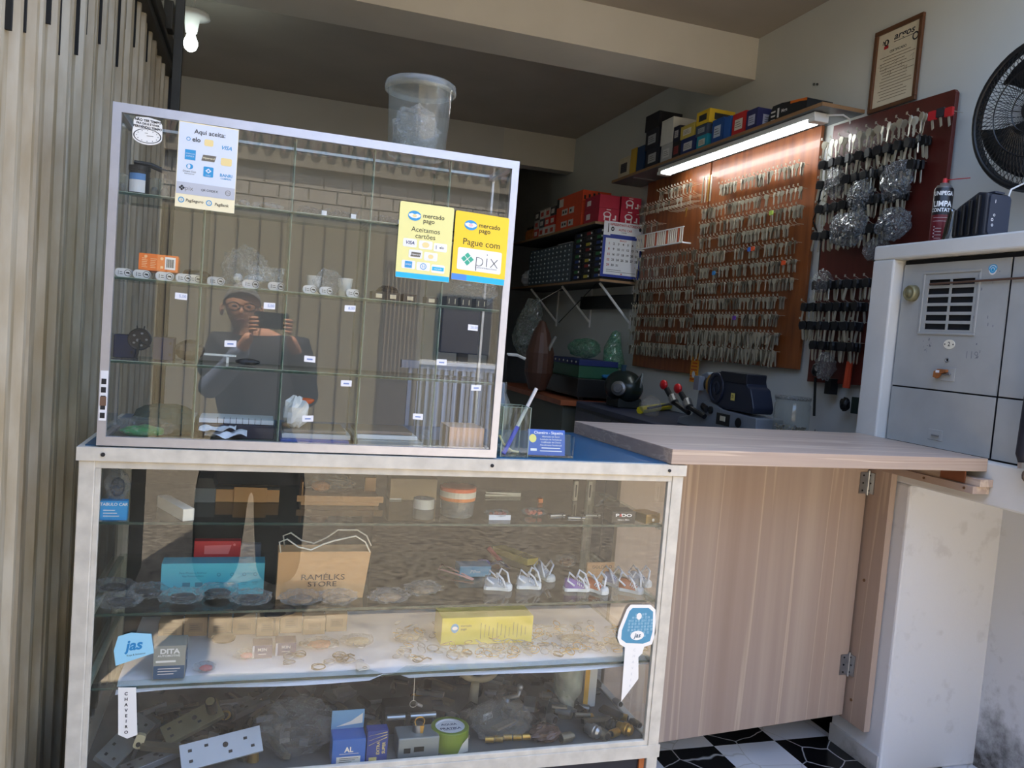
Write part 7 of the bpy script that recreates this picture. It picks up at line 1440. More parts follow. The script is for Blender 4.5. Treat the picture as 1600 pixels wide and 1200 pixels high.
for i, (px_, py_, lb) in enumerate(((318, 1056, 'small clear bag with a salmon pink item, left one on the paper'), (382, 1036, 'small clear bag with a salmon pink item, behind and right of the first'))):
    p = at(px_, py_-4, Z=Z3); m = MB(); m.blob((p.x, p.y+.012, Z3+.010), (.024, .018, .0105), 120+i, .4, 16, 10); m.mat(1).blob((p.x+.004, p.y+.012, Z3+.007), (.014, .008, .0065), i, .2, 10, 8); tag(m.build('pink_item_bag', [film, col((228, 128, 124))]), lb, 'plastic bag')
for i, (a_, b_, y2) in enumerate(((393, 424, 1.90), (429, 461, 1.91))):
    sbox(a_, b_, 1040, y2, Z3-.001, .030, .045, [col((34, 50, 104)), white_pl, col((186, 188, 200))], 'small navy M3N box, '+('left of the pair' , 'right of the pair')[i], fn=lambda m, f, w, h: (m.mat(1).text(f, 'M3N', w*.5, h*.66, .0100, .0005, .02), m.rect(f, w*.3, h*.3, w*.7, h*.35, .0005), m.mat(2).rect(f, 0, 0, w*.1, h, .0005)))
for i in range(8):
    x = -0.155+i*0.056; carton_box('reflection_box', 'tan box added for the paving reflection behind the M3N boxes, number %s from left' % ('one two three four five six seven eight'.split()[i]), 'box', x, 2.06+0.015*(i % 2), Z3-.001, .052, .05, .040+.006*(i % 3), (176, 146, 108), lab=(150, 122, 90), group='tan boxes added for the paving reflection')  # added boxes, standing in for tan paving mirrored in the counter glass
for i, (px_, py_) in enumerate(((350, 985), (430, 960), (445, 975))):
    p = xat(px_, py_, 2.02); m = MB(); m.lathe((p.x, 2.02+.02*i, S3+.055 if i else Z3), [(0, 0), (.026, 0), (.028, .006), (.02, .012), (0, .013)], 20)
    if i: m.cyl((p.x, 2.02+.02*i, Z3), (p.x, 2.02+.02*i, S3+.056), .006, .006, 8)
    tag(m.build('black_disc_mount', black_pl, smooth=True), 'black disc mount on the left part of the third shelf, '+('lowest, behind the pink bag', 'left of the upper pair', 'right of the upper pair')[i], 'mount')
def yel(m, f, w, h):
    m.mat(1).ell(f, w*.14, h*.62, .010, .012, .0005, 18); m.mat(2).ell(f, w*.14, h*.62, .007, .005, .0007, 12); m.mat(3).text(f, 'mercado', w*.26, h*.70, .008, .0005, .01); m.text(f, 'pago', w*.235, h*.58, .008, .0005, .01)
    for k in range(12): m.rect(f, w*(.42+.045*k), h*(.20+.05*(k % 3)), w*(.425+.045*k), h*(.78-.06*(k % 4)), .0005)
sbox(690, 832, 985, 1.93, S3+.004, .070, .08, [M('yellow_box_print', (214, 196, 30), 0.5), lg_blue, white_pl, col((80, 76, 30))], 'flat bright yellow box with a blue oval logo on the third shelf', fn=yel)
# key rings
G = 'steel split rings on the white paper'
for i in range(26):
    if i < 11: px_, py_ = 450+rnd(0, 115), 1018+rnd(0, 38)
    else: px_, py_ = 630+(i-11)*24+rnd(-6, 6), 1050-(i-11)*1.3-rnd(0, 22)
    p = at(px_, py_-10, Z=Z3); rr = rnd(.0115, .0155); x, y = p.x, max(p.y, 1.815)
    m = MB(); m.torus((x, y, Z3+.0042+.0005*(i % 3)), (rnd(-.2, .2), rnd(-.2, .2), 1), rr, .0013, 20, 5); m.torus((x, y, Z3+.0062+.0005*(i % 3)), (rnd(-.2, .2), rnd(-.2, .2), 1), rr, .0012, 20, 5)
    if i % 4 == 0: m.tube([(x+rr, y, Z3+.004), (x+rr+.012, y+.004, Z3+.006), (x+rr+.022, y, Z3+.003)], .002, 6)
    where = 'in the heap of dark rings left of centre' if i < 11 else 'in the row along the right front edge of the paper'
    tag(m.build('split_ring', steel if i % 3 else dark_metal), 'split key ring lying %s' % where, 'key ring', 'split rings '+('in the left heap' if i < 11 else 'along the right front edge'))
p = at(572, 1056, Z=Z3); m = MB(); m.prism(Fr((p.x-.016, max(p.y, 1.80)+.002, Z3), (1, .25, 0), (-.2, 1, 0)), [(.004, 0), (.028, 0), (.033, .010), (.030, .030), (.024, .042), (.012, .042), (.006, .028), (0, .010)], 0, .0022); m.mat(1).torus((p.x+.002, max(p.y, 1.80)+.014, Z3+.0028), (0, 0, 1), .005, .0006, 14, 4); tag(m.build('plastic_tag', [col((206, 208, 206)), nickel_dk]), 'pale plastic tag on the paper right of the heap of rings', 'tag')
pieces = MB()
for i in range(240):
    px_, py_ = rnd(620, 1010), rnd(985, 1040); p = at(px_, py_-8, Z=Z3+.004)
    if p.y < 1.825 or p.y > 2.15: continue
    pieces.mat(i % 3).torus((p.x, p.y, Z3+.005+rnd(0, .012)), (rnd(-.6, .6), rnd(-.6, .6), 1), rnd(.008, .013), .0011, 12, 4)
tag(pieces.build('ring_heap', [nickel, steel, brass]), 'thick layer of pale metal rings and chains over the right half of the white paper', 'rings', None, 'stuff')
for i, (px_, py_, w_) in enumerate(((500, 1010, .05), (560, 1005, .05), (640, 1000, .05), (900, 1000, .06), (970, 1005, .05))):
    p = at(px_, py_, Z=Z3+.01); m = MB(); m.blob((p.x, max(p.y, 1.86)+.02, Z3+.011), (w_*.8, .03, .011), 140+i, .4, 18, 10); m.mat(1).blob((p.x, max(p.y, 1.86)+.02, Z3+.008), (w_*.55, .018, .0075), i, .3, 10, 8)
    tag(m.build('bagged_rings', [film, col(((226, 134, 92) if i == 0 else (196, 176, 140)))]), 'clear bag of %s pieces on the white paper, %s' % ('orange' if i == 0 else 'tan', ('left of centre', 'second', 'third, at the middle', 'fourth', 'rightmost, behind the key sticker')[i]), 'plastic bag')
# -- bottom
def plate(px_, py_, L, w_, rz, tilt, mat_, lb, holes=True, nm='lock_plate', z=0.0, roll=0.0, cyl=False):
    p = at(px_, py_, Z=S0+z+.01); m = MB()
    h_ = abs(math.sin(tilt))*L/2+abs(math.sin(roll))*w_/2+.008
    m.M = Matrix.Translation((p.x, p.y, S0+z+h_)) @ Matrix.Rotation(rz, 4, 'Z') @ Matrix.Rotation(tilt, 4, 'Y') @ Matrix.Rotation(roll, 4, 'X')
    m.box(-L/2, -w_/2, -.007, L/2, w_/2, .007)
    if holes:
        m.mat(1)
        for a, b in ((-.38, .2), (-.38, -.2), (-.18, .25), (.1, -.2), (.3, .15), (.38, -.2)): m.box(L*a-.004, w_*b-.003, .0071, L*a+.004, w_*b+.003, .0078)
        m.cyl((L*.05, w_*.1, .0071), (L*.05, w_*.1, .0079), .006, .006, 12)
    if cyl: m.mat(2).cyl((L*.36, 0, .006), (L*.36, 0, .045), .0125, .0125, 18); m.mat(0).cyl((L*.36, 0, .045), (L*.36, 0, .047), .010, .010, 18)
    m.M = None
    return tag(m.build(nm, [mat_, ink, black_pl], bevel=0.001, seg=1), lb, 'lock')
olive = M('zinc_yellowish', (158, 150, 118), 0.38, 0.75, 0.15, 30); zinc = M('zinc', (160, 166, 172), 0.35, 0.8, 0.15, 30); whitem = M('white_enamel_plate', (172, 180, 192), 0.35, 0, 0.06, 20)
plate(300, 1150, .13, .050, .30, -.35, olive, 'yellowish zinc lock case with a black cylinder, leaning at the left of the bottom', cyl=True, roll=.5, z=.02)
plate(345, 1190, .17, .055, .16, -.12, whitem, 'white lock face plate with dark cut-outs at the bottom left', roll=.9, z=.004)
plate(195, 1175, .15, .05, 1.1, -.2, zinc, 'zinc mortise lock standing steeply at the bottom left corner, behind the stickers', roll=.5)
plate(240, 1190, .13, .04, .5, -.1, zinc, 'zinc mortise lock lying flat at the bottom left corner')
plate(375, 1120, .14, .035, .4, -.25, steel, 'bright steel long lock case behind the white face plate', z=.01)
plate(620, 1120, .10, .045, -.5, .15, dark_metal, 'dark lock case under the key ring in the middle', z=.01)
plate(560, 1165, .14, .04, .6, .3, dark_metal, 'dark thin lock case behind the blue AL box')
m = MB(); p = at(395, 1188, Z=S0); m.cyl((p.x, max(p.y, 1.83), S0), (p.x, max(p.y, 1.83), S0+.022), .014, .012, 20); m.mat(1).cyl((p.x, max(p.y, 1.83), S0+.022), (p.x, max(p.y, 1.83), S0+.042), .015, .016, 20); tag(m.build('knob_cylinder', [brass, nickel_dk], smooth=False), 'small brass and steel knob standing left of the big clear bag', 'knob')
p = at(230, 1112, Z=S0+.05); m = MB(); m.M = Matrix.Translation((p.x, 1.90, S0+.045)) @ Matrix.Rotation(.3, 4, 'Y'); m.prism(front(0, 0, 0), rrect(-.010, -.018, .010, .014, .006), -.006, .006); m.mat(1).ell(front(0, 0, 0), 0, -.008, .005, .006, .0066, 14); m.mat(2).cyl((0, 0, -.018), (0, 0, -.043), .004, .004, 8); tag(m.build('small_padlock', [col((206, 196, 160)), ink, steel]), 'small cream padlock face showing between the lettering sticker and the locks', 'padlock')
m = MB(); p = xat(352, 1110, 1.95); m.torus((p.x, 1.96, S0+.062), (0, 1, .2), .020, .006, 22, 8); m.mat(1).torus((p.x, 1.958, S0+.062), (0, 1, .2), .011, .003, 18, 6); m.mat(0).cyl((p.x, 1.965, S0+.062), (p.x, 1.98, S0), .010, .012, 10); tag(m.build('brass_rosette', [dark_metal, brass]), 'dark round rosette with a brass ring pattern behind the locks on the left', 'rosette')
p = at(462, 1170, Z=S0); m = MB(); m.blob((p.x, 1.885, S0+.062), (.082, .055, .066), 160, .30, 32, 20, 1.5); m.mat(1).blob((p.x+.01, 1.90, S0+.025), (.05, .035, .02), 3, .3, 12, 8); tag(m.build('large_clear_bag', [film, dark_metal]), 'large creased clear bag bulging at the bottom, left of the blue AL box', 'plastic bag')
def alb(m, f, w, h):
    m.mat(1).text(f, 'AL', w*.5, h*.58, .017, .0005, .03); m.rect(f, w*.22, h*.42, w*.8, h*.435, .0005); m.rect(f, w*.14, h*.04, w*.86, h*.32, .0004); m.mat(2)
    for k in range(3): m.rect(f, w*.22, h*(.10+.07*k), w*(.6+.1*k), h*(.12+.07*k), .0007)
    m.mat(3).bar(f, 0, h, -.052, w, h+.045, -.050); m.mat(1).face(f, [(w*.15, h+.006), (w*.95, h+.012), (w*.95, h+.036), (w*.6, h+.018)], -.0498)
sbox(517, 569, 1200, 1.806, S0, .060, .052, [col((34, 100, 184)), col((232, 228, 216)), ink, col((110, 160, 200))], 'open blue AL box with its lid flap raised, at the bottom front', fn=alb)
def byb(m, f, w, h):
    m.mat(1); 
    for k in range(3): m.face(f, [(w*.05, h*(.55+.15*k)), (w*.12, h*(.55+.15*k)), (w*.95, h*(.80+.08*k)), (w*.95, h*(.77+.08*k))], .0005)
    m.rect(f, w*.12, 0.0, w*.5, h*.17, .0004); m.text(f, 'EXTRA', w*.55, h*.45, .010, .0006, .02, rot=PI/2); m.text(f, 'SUPER', w*.82, h*.45, .010, .0006, .02, rot=PI/2)
sbox(571, 603, 1200, 1.806, S0, .075, .03, [col((26, 58, 140)), col((226, 206, 130))], 'narrow blue and yellow striped box standing right of the AL box', fn=byb)
# grey rim lock with keys
t = thing('rim_lock', 'grey rim lock box with a key in its cylinder, at the bottom front', 'lock', (.30, 1.84, S0))
a = xat(620, 1195, 1.812).x; b = xat(684, 1195, 1.812).x
m = MB(); m.box(a, 1.812, S0, b, 1.875, S0+.048); m.mat(1).rect(front(a, 1.812, S0), .014, .012, .030, .024, .0005); m.rect(front(a, 1.812, S0), .038, .014, .062, .026, .0005); m.build('lock_case', [M('lock_grey', (140, 148, 152), 0.4, .4), dark_metal], t, bevel=0.003)
m = MB(); m.cyl(((a+b)/2+.002, 1.845, S0+.048), ((a+b)/2+.002, 1.845, S0+.066), .013, .013, 20); m.build('cylinder', steel, t)
m = MB(); m.torus(((a+b)/2+.004, 1.838, S0+.074), (0, 1, 0), .0115, .0013, 18, 5); m.prism(front((a+b)/2+.008, 1.834, S0+.054), [(-.004, .012), (.006, .012), (.003, -.020), (-.001, -.020)], 0, .002); m.build('keys', brass, t)
m = MB(); a_ = xat(603, 1135, 1.90); b_ = xat(680, 1128, 1.90); m.cyl((a_.x, 1.90, S0+.058), (b_.x, 1.90, S0+.058), .0075, .0075, 12); m.mat(1).box(a_.x+.045, 1.892, S0, a_.x+.058, 1.908, S0+.066); m.box(a_.x, 1.93, S0, b_.x, 1.98, S0+.07); tag(m.build('bar_latch', [steel, dark_metal], bevel=0.001), 'dark latch with a bright steel bar behind the grey rim lock', 'latch')
m = MB(); p = xat(647, 1085, 1.87); m.torus((p.x, 1.87, S0+.125-.022), (0, 1, 0), .0085, .0009, 18, 5); m.cyl((p.x, 1.87, S0+.112), (p.x, 1.885, S0+.2115), .0009, .0009, 4); m.tube([(p.x+.008, 1.87, S0+.103), (p.x+.022, 1.875, S0+.094)], .004, 8); tag(m.build('hanging_keyring', steel), 'small ring with a black tab hanging below the paper in the middle', 'key ring')
# green tape roll
p = at(713, 1192, Z=S0); cx, cy = p.x, 1.856; t = thing('green_tape', 'olive green roll of packing tape with a white printed core, at the bottom front', 'tape roll', (cx, cy, S0))
m = MB(); m.lathe((cx, cy, S0), [(.036, .001), (.045, .0), (.0465, .002), (.0465, .048), (.045, .050), (.036, .0495)], 44); m.build('tape', M('olive_tape', (110, 134, 30), 0.3), t, smooth=False)
m = MB(); m.lathe((cx, cy, S0), [(.036, .001), (.036, .0492), (.033, .0492), (.033, .001)], 40); m.mat(0).lathe((cx, cy, S0), [(.0332, .046), (0, .046)], 30); m.mat(1); f = Fr((cx, cy, S0+.0463), (1, 0, 0), (0, 1, 0)); m.text(f, 'AGUIA', .0, .012, .013, 0, .02); m.text(f, 'PRATIKA', .0, -.008, .013, 0, .03); m.rect(f, -.018, -.016, .012, -.0145, 0); m.build('printed_core', [paper, navy], t)
m = MB(); f = Fr((cx+.010, cy-.047, S0+.002), (1, .35, 0), (0, 0, 1)); m.face(f, [(0, 0), (.030, 0), (.028, .036), (.012, .022)], .0016); m.build('loose_end', M('tape_end', (200, 200, 190), .5), t)
p = at(800, 1180, Z=S0); m = MB(); m.blob((p.x, 1.880, S0+.040), (.078, .050, .045), 171, .30, 30, 18, 1.6); m.mat(1)
for k in range(5): q0 = (p.x-.05+k*.024, 1.845+rnd(0, .01), S0+.010); m.cyl(q0, (q0[0]+.020, q0[1]+rnd(-.008, .008), S0+.011), .0075, .0075, 14)
tag(m.build('bag_of_cylinders', [film, brass]), 'clear bag of brass lock cylinders at the bottom right of the green tape', 'plastic bag')
m = MB(); p = xat(886, 1110, 1.95); m.lathe((p.x, 1.96, S0), [(0, 0), (.020, 0), (.022, .045), (.038, .072), (.040, .155), (.036, .156), (.034, .074), (0, .05)], 30); tag(m.build('frosted_funnel', plastic_film('frosted_plastic', (186, 196, 186), 0.8, 0.35, .4, 6), smooth=True), 'frosted greenish plastic funnel-shaped cup at the bottom right', 'cup')
sbox(912, 931, 1085, 2.00, S0, .145, .04, [col((222, 224, 222)), col((230, 178, 60)), ink], 'white and yellow box ending in ALE behind the frosted cup', fn=lambda m, f, w, h: (m.mat(1).rect(f, 0, 0, w*.38, h, .0004), m.mat(2).text(f, 'ALE', w*.55, h*.85, .016, .0006, .03, width=w*.8)))
m = MB(); p = xat(745, 1060, 2.05); m.torus((p.x, 2.05, S0+.105), (.3, 1, .6), .050, .009, 30, 8); m.cyl((p.x, 2.06, S0+.06), (p.x, 2.07, S0), .012, .014, 8); tag(m.build('cream_ring', col((206, 196, 168)), smooth=True), 'large cream ring leaning at the back under the white paper', 'ring')
G = 'loose lock cylinders at the bottom right'
for i in range(30):
    px_ = rnd(850, 1000) if i < 18 else rnd(620, 860); py_ = rnd(1100, 1165) if i < 18 else rnd(1080, 1130); p = at(px_, py_, Z=S0+.012)
    if p.y < 1.82: continue
    rz = rnd(0, PI); L = rnd(.02, .032); r_ = rnd(.0085, .013); zz = S0+r_+rnd(0, .02)*(i % 2)
    d = Vector((math.cos(rz), math.sin(rz), 0)); q = Vector((p.x, p.y, zz)); m = MB(); m.cyl(q-d*L/2, q+d*L/2, r_, r_, 18); m.mat(1).cyl(q-d*(L/2+.002), q-d*L/2, r_*.7, r_*.7, 14); m.mat(0).cyl(q+d*L/2, q+d*(L/2+.008), r_*.5, r_*.6, 12)
    tag(m.build('lock_cylinder', [[brass, steel, nickel_dk, dark_metal][i % 4], ink]), '%s lock cylinder among the loose hardware on the counter bottom, %s part' % (('brass', 'bright steel', 'worn nickel', 'dark')[i % 4], 'right' if i < 18 else 'middle'), 'lock cylinder', '%s loose lock cylinders, %s part' % (('brass', 'steel', 'nickel', 'dark')[i % 4], 'right' if i < 18 else 'middle'))
for (px_, py_, c, r_, lb) in ((990, 1160, brass, .016, 'large brass cylinder lying in the bottom right corner'), (940, 1165, steel, .017, 'bright steel knob with rings left of the brass cylinder'), (955, 1140, dark_metal, .015, 'dark cylinder behind the bright steel knob')):
    p = at(px_, py_-4, Z=S0+.014); y2 = max(p.y, 1.825); d = Vector((.5, -.75, .0)).normalized(); q = Vector((p.x, y2+.012, S0+r_+.002)); m = MB(); m.lathe(q, [(0, -.022), (r_*.7, -.022), (r_*.8, -.006), (r_, -.004), (r_, .006), (r_*.85, .008), (r_*.85, .013), (r_*.95, .015), (r_*.6, .021), (0, .021)], 24, d); tag(m.build('knob_set', c, smooth=False), lb, 'knob')
p = at(868, 1182, Z=S0); m = MB(); m.blob((p.x, 1.846, S0+.019), (.042, .030, .0185), 181, .4, 22, 12, 2.6); tag(m.build('brown_bag', M('brown_film', (84, 62, 54), 0.25, 0, 0.3, 20, .5)), 'crinkled dark brown bag at the bottom front right', 'plastic bag')
m = MB(); p = xat(760, 1110, 1.93); m.M = Matrix.Translation((p.x, 1.95, S0+.03)) @ Matrix.Rotation(.2, 4, 'Z') @ Matrix.Rotation(-.2, 4, 'Y'); m.box(-.06, -.02, -.014, .04, .02, .014); m.mat(1).rect(Fr((-.012, -.0205, -.010), (1, 0, 0), (0, 0, 1)), 0, 0, .026, .018, .0004); m.mat(2)
for k in range(6): m.rect(Fr((-.010+k*.0038, -.0208, -.008), (1, 0, 0), (0, 0, 1)), 0, 0, .0018, .010, .0006)
m.M = None; m.mat(3).cyl((p.x, 1.95, S0+.028), (p.x, 1.95, S0), .01, .01, 6)
tag(m.build('bagged_lock', [film_dk, white_pl, ink, dark_metal]), 'bagged dark lock with a white barcode label in the middle of the bottom', 'lock')
m = MB(); p = xat(810, 1080, 1.97); m.tube([(p.x-.03, 1.97, S0+.055), (p.x, 1.97, S0+.058), (p.x+.004, 1.97, S0+.075)], .006, 8); m.blob((p.x+.004, 1.97, S0+.082), (.009, .009, .009), 1, 0, 10, 8); m.cyl((p.x-.03, 1.97, S0+.055), (p.x-.03, 1.975, S0), .007, .008, 8); tag(m.build('chrome_lever', steel, smooth=True), 'shiny chrome lever handle sticking up in the middle right of the bottom', 'handle')
junk = MB()
for i in range(170):
    x = rnd(-.26, .98); y = rnd(1.86, 2.26); z = S0+.003+rnd(0, .035); junk.mat(i % 4)
    junk.M = Matrix.Translation((x, y, z)) @ Matrix.Rotation(rnd(0, 6), 4, 'Z') @ Matrix.Rotation(rnd(-.4, .4), 4, 'X')
    if i % 3: junk.box(-rnd(.02, .05), -rnd(.006, .016), -.002, rnd(.02, .05), rnd(.006, .016), rnd(.003, .012))
    else: junk.cyl((-.02, 0, .004), (.02, 0, .004), rnd(.004, .011), None, 10)
tag(junk.build('lock_parts', [dark_metal, zinc, black_pl, nickel_dk]), 'jumble of small dark and zinc lock parts covering the bottom of the counter', 'lock parts', None, 'stuff')
# ------------------------------------------------------------------ across the street (seen as reflections in the glass)
FY = -5.45
fm = M('house_beige_render', (138, 129, 110), 0.9, 0, 0.08, 2.0, 0.1)
t = thing('house_opposite', 'beige house with a roller door and a carved band, reflected in the glass', 'house', (0.5, FY-1.0, 0.0))
m = MB(); m.box(-9, FY-3.0, -0.1, 9, FY, 3.9); m.build('wall', fm, t)
m = MB(); m.box(-9, FY, 2.93, 9, FY+0.08, 2.99); m.build('ledge', M('ledge_concrete', (140, 130, 112), 0.9), t)
m = MB()
for k in range(60):
    x = -4+k*0.16; m.box(x, FY+0.02, 3.05, x+0.02, FY+0.05, 3.55); m.tube([(x, FY+.04, 3.05), (x+.08, FY+.04, 3.3), (x+.16, FY+.04, 3.55)], .012, 4); m.tube([(x, FY+.04, 3.55), (x+.08, FY+.04, 3.3), (x+.16, FY+.04, 3.05)], .012, 4)
m.box(-4, FY+.01, 3.55, 5.6, FY+.06, 3.60); m.build('balcony_railing', col((120, 96, 84)), t)
m = MB(); tl = M('brick_band', (168, 158, 142), 0.9)
for r_ in range(3):
    for k in range(26): m.box(-3.0+k*0.30+0.15*(r_ % 2), FY, 2.45+r_*0.14, -3.0+k*0.30+0.15*(r_ % 2)+0.285, FY+0.015, 2.45+r_*0.14+0.128)
m.build('brick_band', tl, t)
m = MB()
for k in range(15): m.box(-2.0+k*0.22, FY+.01, -0.05, -2.0+k*0.22+0.20, FY+0.035, 2.38); m.mat(1).box(-2.0+k*0.22+0.202, FY+.03, -0.05, -2.0+k*0.22+0.213, FY+0.06, 2.38); m.mat(0)
m.build('roller_door', [M('roller_beige', (140, 128, 98), 0.7, 0, 0.1, 3), col((100, 86, 62))], t)
m = MB(); m.box(1.32, FY+.005, 0.0, 1.70, FY+.03, 2.05); m.mat(1)
for k in range(8): m.box(1.34+k*.045, FY+.03, 0.75, 1.355+k*.045, FY+.045, 1.95)
m.build('front_door', [col((92, 80, 66)), col((140, 124, 100))], t)
m = MB(); m.box(1.90, FY+.005, 1.05, 2.55, FY+.03, 1.75); m.build('window', M('house_window', (26, 34, 50), 0.1), t)
t = thing('white_fence', 'white upright bar fence across the street, reflected at the right of the cabinet', 'fence', (2.2, FY+0.8, 0))
m = MB()
for k in range(22): m.box(1.62+k*0.062, FY+.80, 0.02, 1.645+k*0.062, FY+.825, 1.02)
m.build('bars', col((176, 178, 186)), t)
m = MB(); m.box(1.6, FY+.79, 0.98, 3.0, FY+.835, 1.03); m.box(1.6, FY+.79, 0.10, 3.0, FY+.835, 0.14); m.build('rail', white_pl, t)
# ------------------------------------------------------------------ the man on the pavement, mirrored in the glass
skin_m = M('skin', (206, 150, 116), 0.5, 0, 0.08, 20); 
def skin_mesh(name, verts, edges, radii, mat_, parent, sub=2, root=0):
    o0 = ORG[parent.name]; me = bpy.data.meshes.new(name); me.from_pydata([Vector(v)-o0 for v in verts], edges, []); me.update()
    ob = bpy.data.objects.new(name, me); C.objects.link(ob); ORG[ob.name] = o0; ob.parent = parent
    sk = ob.modifiers.new('k', 'SKIN'); sk.use_smooth_shade = True
    for i, r_ in enumerate(radii):
        r_ = r_ if isinstance(r_, tuple) else (r_, r_); me.skin_vertices[0].data[i].radius = r_; me.skin_vertices[0].data[i].use_root = (i == root)
    su = ob.modifiers.new('u', 'SUBSURF'); su.levels = sub; su.render_levels = sub; me.materials.append(mat_); return ob
PX, PY, PZ = 0.02, -0.43, 0.0
t = thing('person', 'grey-haired man in black glasses, dark shirt and wide dark trousers, reflected in the cabinet glass', 'person', (PX, PY, 0.0))
b = lambda x, y, z: (PX+x, PY+y, z)
hd = b(0, 0.02, 1.395)
V = [b(0, 0, .86), b(0, -.01, 1.00), b(0, -.01, 1.14), b(-.02, 0, 1.235), b(-.06, .01, 1.285), b(-.085, .03, 1.345), b(-.090, .025, 1.415), b(-.088, .01, 1.465),
     b(-.085, 0, .82), b(-.115, .01, .45), b(-.14, -.02, .08), b(-.14, .08, .035), b(.085, 0, .82), b(.115, .01, .45), b(.14, -.02, .08), b(.14, .08, .035),
     b(-.16, 0, 1.20), b(-.23, .03, .98), b(-.12, .20, 1.12), (-.024, -.108, 1.272), b(.16, 0, 1.20), b(.23, .02, .96), b(.20, .20, 1.10), (.138, -.108, 1.272)]
Ed = [(0, 1), (1, 2), (2, 3), (3, 4), (4, 5), (5, 6), (6, 7), (0, 8), (8, 9), (9, 10), (10, 11), (0, 12), (12, 13), (13, 14), (14, 15), (3, 16), (16, 17), (17, 18), (18, 19), (3, 20), (20, 21), (21, 22), (22, 23)]
Rr = [(.11, .08), (.10, .075), (.11, .075), (.085, .06), .052, (.066, .075), (.076, .090), (.055, .068), .085, .055, .038, (.038, .028), .085, .055, .038, (.038, .028), .058, .043, .036, .024, .058, .043, .036, .024]
skin_mesh('body', V, Ed, Rr, skin_m, t)
shirt = M('dark_shirt', (44, 42, 44), 0.85, 0, 0.15, 10)
skin_mesh('shirt', [b(0, 0, .80), V[1], V[2], V[3], V[16], b(-.215, .02, 1.03), V[20], b(.215, .015, 1.02)], [(0, 1), (1, 2), (2, 3), (3, 4), (4, 5), (3, 6), (6, 7)], [(.205, .165), (.19, .15), (.20, .145), (.135, .105), .095, .078, .095, .078], shirt, t)
skin_mesh('sleeve', [V[17], V[18], (-.045, -.150, 1.225)], [(0, 1), (1, 2)], [.060, .050, .042], M('blue_white_sleeve', (120, 132, 160), 0.8, 0, 0.2, 40), t)
skin_mesh('sleeve', [V[21], V[22], (.150, -.150, 1.225)], [(0, 1), (1, 2)], [.062, .052, .044], shirt, t)
sh = M('dark_trousers', (38, 40, 46), 0.9, 0, 0.1, 10)
skin_mesh('trousers', [b(0, 0, .90), b(0, 0, .78), b(-.10, 0, .62), b(-.135, .01, .42), b(-.145, 0, .06), b(.10, 0, .62), b(.135, .01, .42), b(.145, 0, .06)], [(0, 1), (1, 2), (2, 3), (3, 4), (1, 5), (5, 6), (6, 7)], [(.17, .14), (.20, .15), .165, .130, .105, .165, .130, .105], sh, t)
for s_ in (-1, 1):
    m = MB(); m.blob(b(s_*.14, .045, .045), (.048, .135, .046), 2, 0, 16, 10, sharp=False, flat=.9); m.build('shoe', col((40, 38, 36)), t, smooth=True)
m = MB(); hc = Vector(b(-.090, .012, 1.425))
vs = []; fs = []; nu, nv = 24, 9
for j in range(nv+1):
    ph = PI/2*(j/nv)
    for i in range(nu):
        a = 2*PI*i/nu; front_ = max(0, math.sin(a)); low = -0.035*(1-front_)*math.cos(ph); front_ *= math.cos(ph); rr = 1+0.03*noise.noise(Vector((math.cos(a)*9, math.sin(a)*9, ph*9)))
        vs.append(hc+Vector((.086*math.cos(ph)*math.cos(a)*rr, .100*math.cos(ph)*math.sin(a)*rr-.010, .070*math.sin(ph)*rr+low+.028*front_)))
for j in range(nv):
    for i in range(nu): fs.append((j*nu+i, j*nu+(i+1) % nu, (j+1)*nu+(i+1) % nu, (j+1)*nu+i))
m.add(vs, fs); m.build('hair', M('grey_hair', (150, 146, 138), 0.8, 0, 0.35, 80), t, smooth=True)
m = MB(); fx, fy, fz = PX-.090, PY+.118, 1.375
m.blob((fx, fy+.004, fz-.014), (.013, .018, .024), 1, 0, 10, 8, sharp=False)
for s_ in (-1, 1): m.blob((fx+s_*.088, fy-.095, fz-.008), (.010, .016, .028), 1, 0, 8, 6, sharp=False)
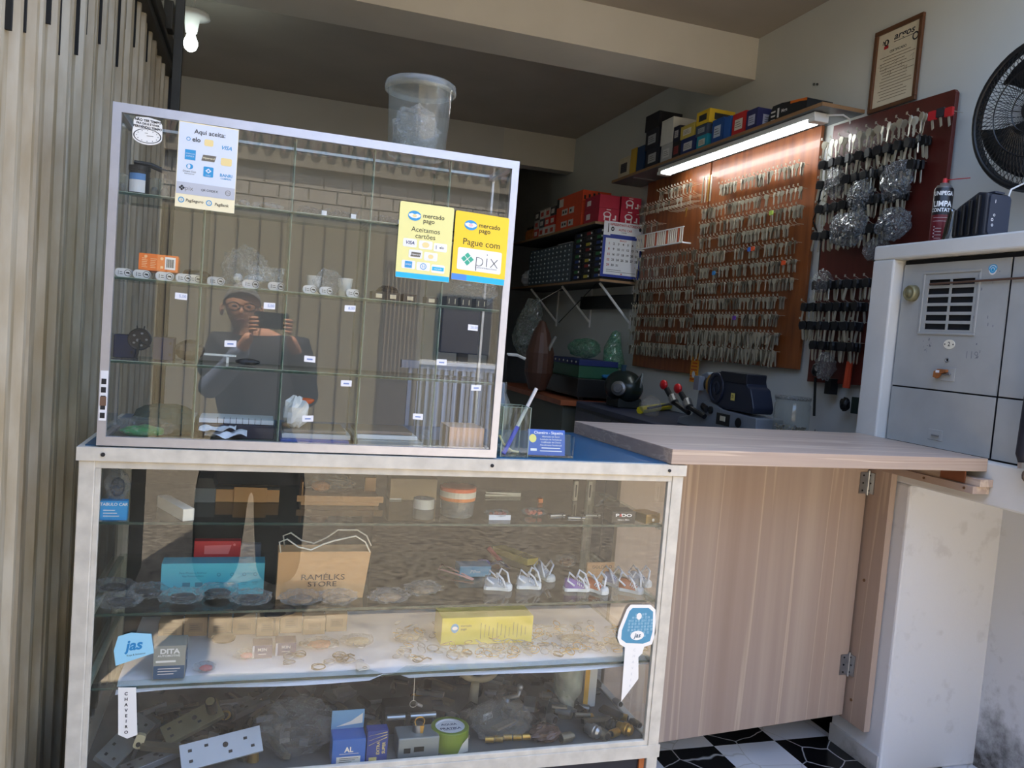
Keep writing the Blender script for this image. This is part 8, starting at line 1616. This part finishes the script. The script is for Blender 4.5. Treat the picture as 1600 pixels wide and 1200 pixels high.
m.mat(1).blob((fx, fy-.008, fz-.050), (.026, .010, .006), 1, 0, 10, 6, sharp=False); m.mat(2)
for s_ in (-1, 1): m.blob((fx+s_*.031, fy-.006, fz+.012), (.011, .008, .007), 1, 0, 8, 6, sharp=False)
m.build('face_features', [skin_m, col((170, 96, 84)), ink], t, smooth=True)
m = MB()
for s_ in (-1, 1):
    m.tube([Vector((fx+s_*.034+.027*math.cos(a), fy+.012, fz+.010+.018*math.sin(a))) for a in [2*PI*k/16 for k in range(16)]], .0032, 5, True); m.tube([(fx+s_*.060, fy+.010, fz+.016), (fx+s_*.088, fy-.06, fz+.012), (fx+s_*.088, fy-.10, fz+.004)], .003, 5)
m.tube([(fx-.008, fy+.014, fz+.014), (fx+.008, fy+.014, fz+.014)], .003, 5); m.build('glasses', black_pl, t)
# hands around the phone
def hand(cx, cy, cz, s_):
    m_ = []
    for k in range(4):
        z = cz+.020-.016*k; L = (.9, 1.0, .95, .78)[k]
        vs = [(cx, cy-.030, z-.004), (cx-s_*.012, cy-.020, z), (cx-s_*.006, cy+.006, z+.002), (cx+s_*.012*L, cy+.010, z+.004), (cx+s_*.026*L, cy+.008, z+.005)]
        skin_mesh('finger', vs, [(0, 1), (1, 2), (2, 3), (3, 4)], [.009, .0085, .008, .0075, .0065], skin_m, t, 1)
    skin_mesh('thumb', [(cx+s_*.004, cy-.035, cz-.01), (cx+s_*.016, cy-.030, cz+.012), (cx+s_*.028, cy-.024, cz+.030)], [(0, 1), (1, 2)], [.011, .010, .008], skin_m, t, 1)
    skin_mesh('palm', [(cx-s_*.004, cy-.055, cz-.030), (cx, cy-.035, cz-.010), (cx, cy-.030, cz+.012)], [(0, 1), (1, 2)], [.020, (.014, .026), (.012, .024)], skin_m, t, 1)
hand(-.016, -.045, 1.318, 1); hand(.130, -.045, 1.318, -1)
m = MB(); m.prism(Fr((-.014, -.045, 1.300), (1, 0, 0), (0, 0, 1)), rrect(0, 0, .142, .070, .008), -.0, .009); tag(m.build('phone', black_pl), 'black phone held sideways in both hands by the mirrored man', 'phone')
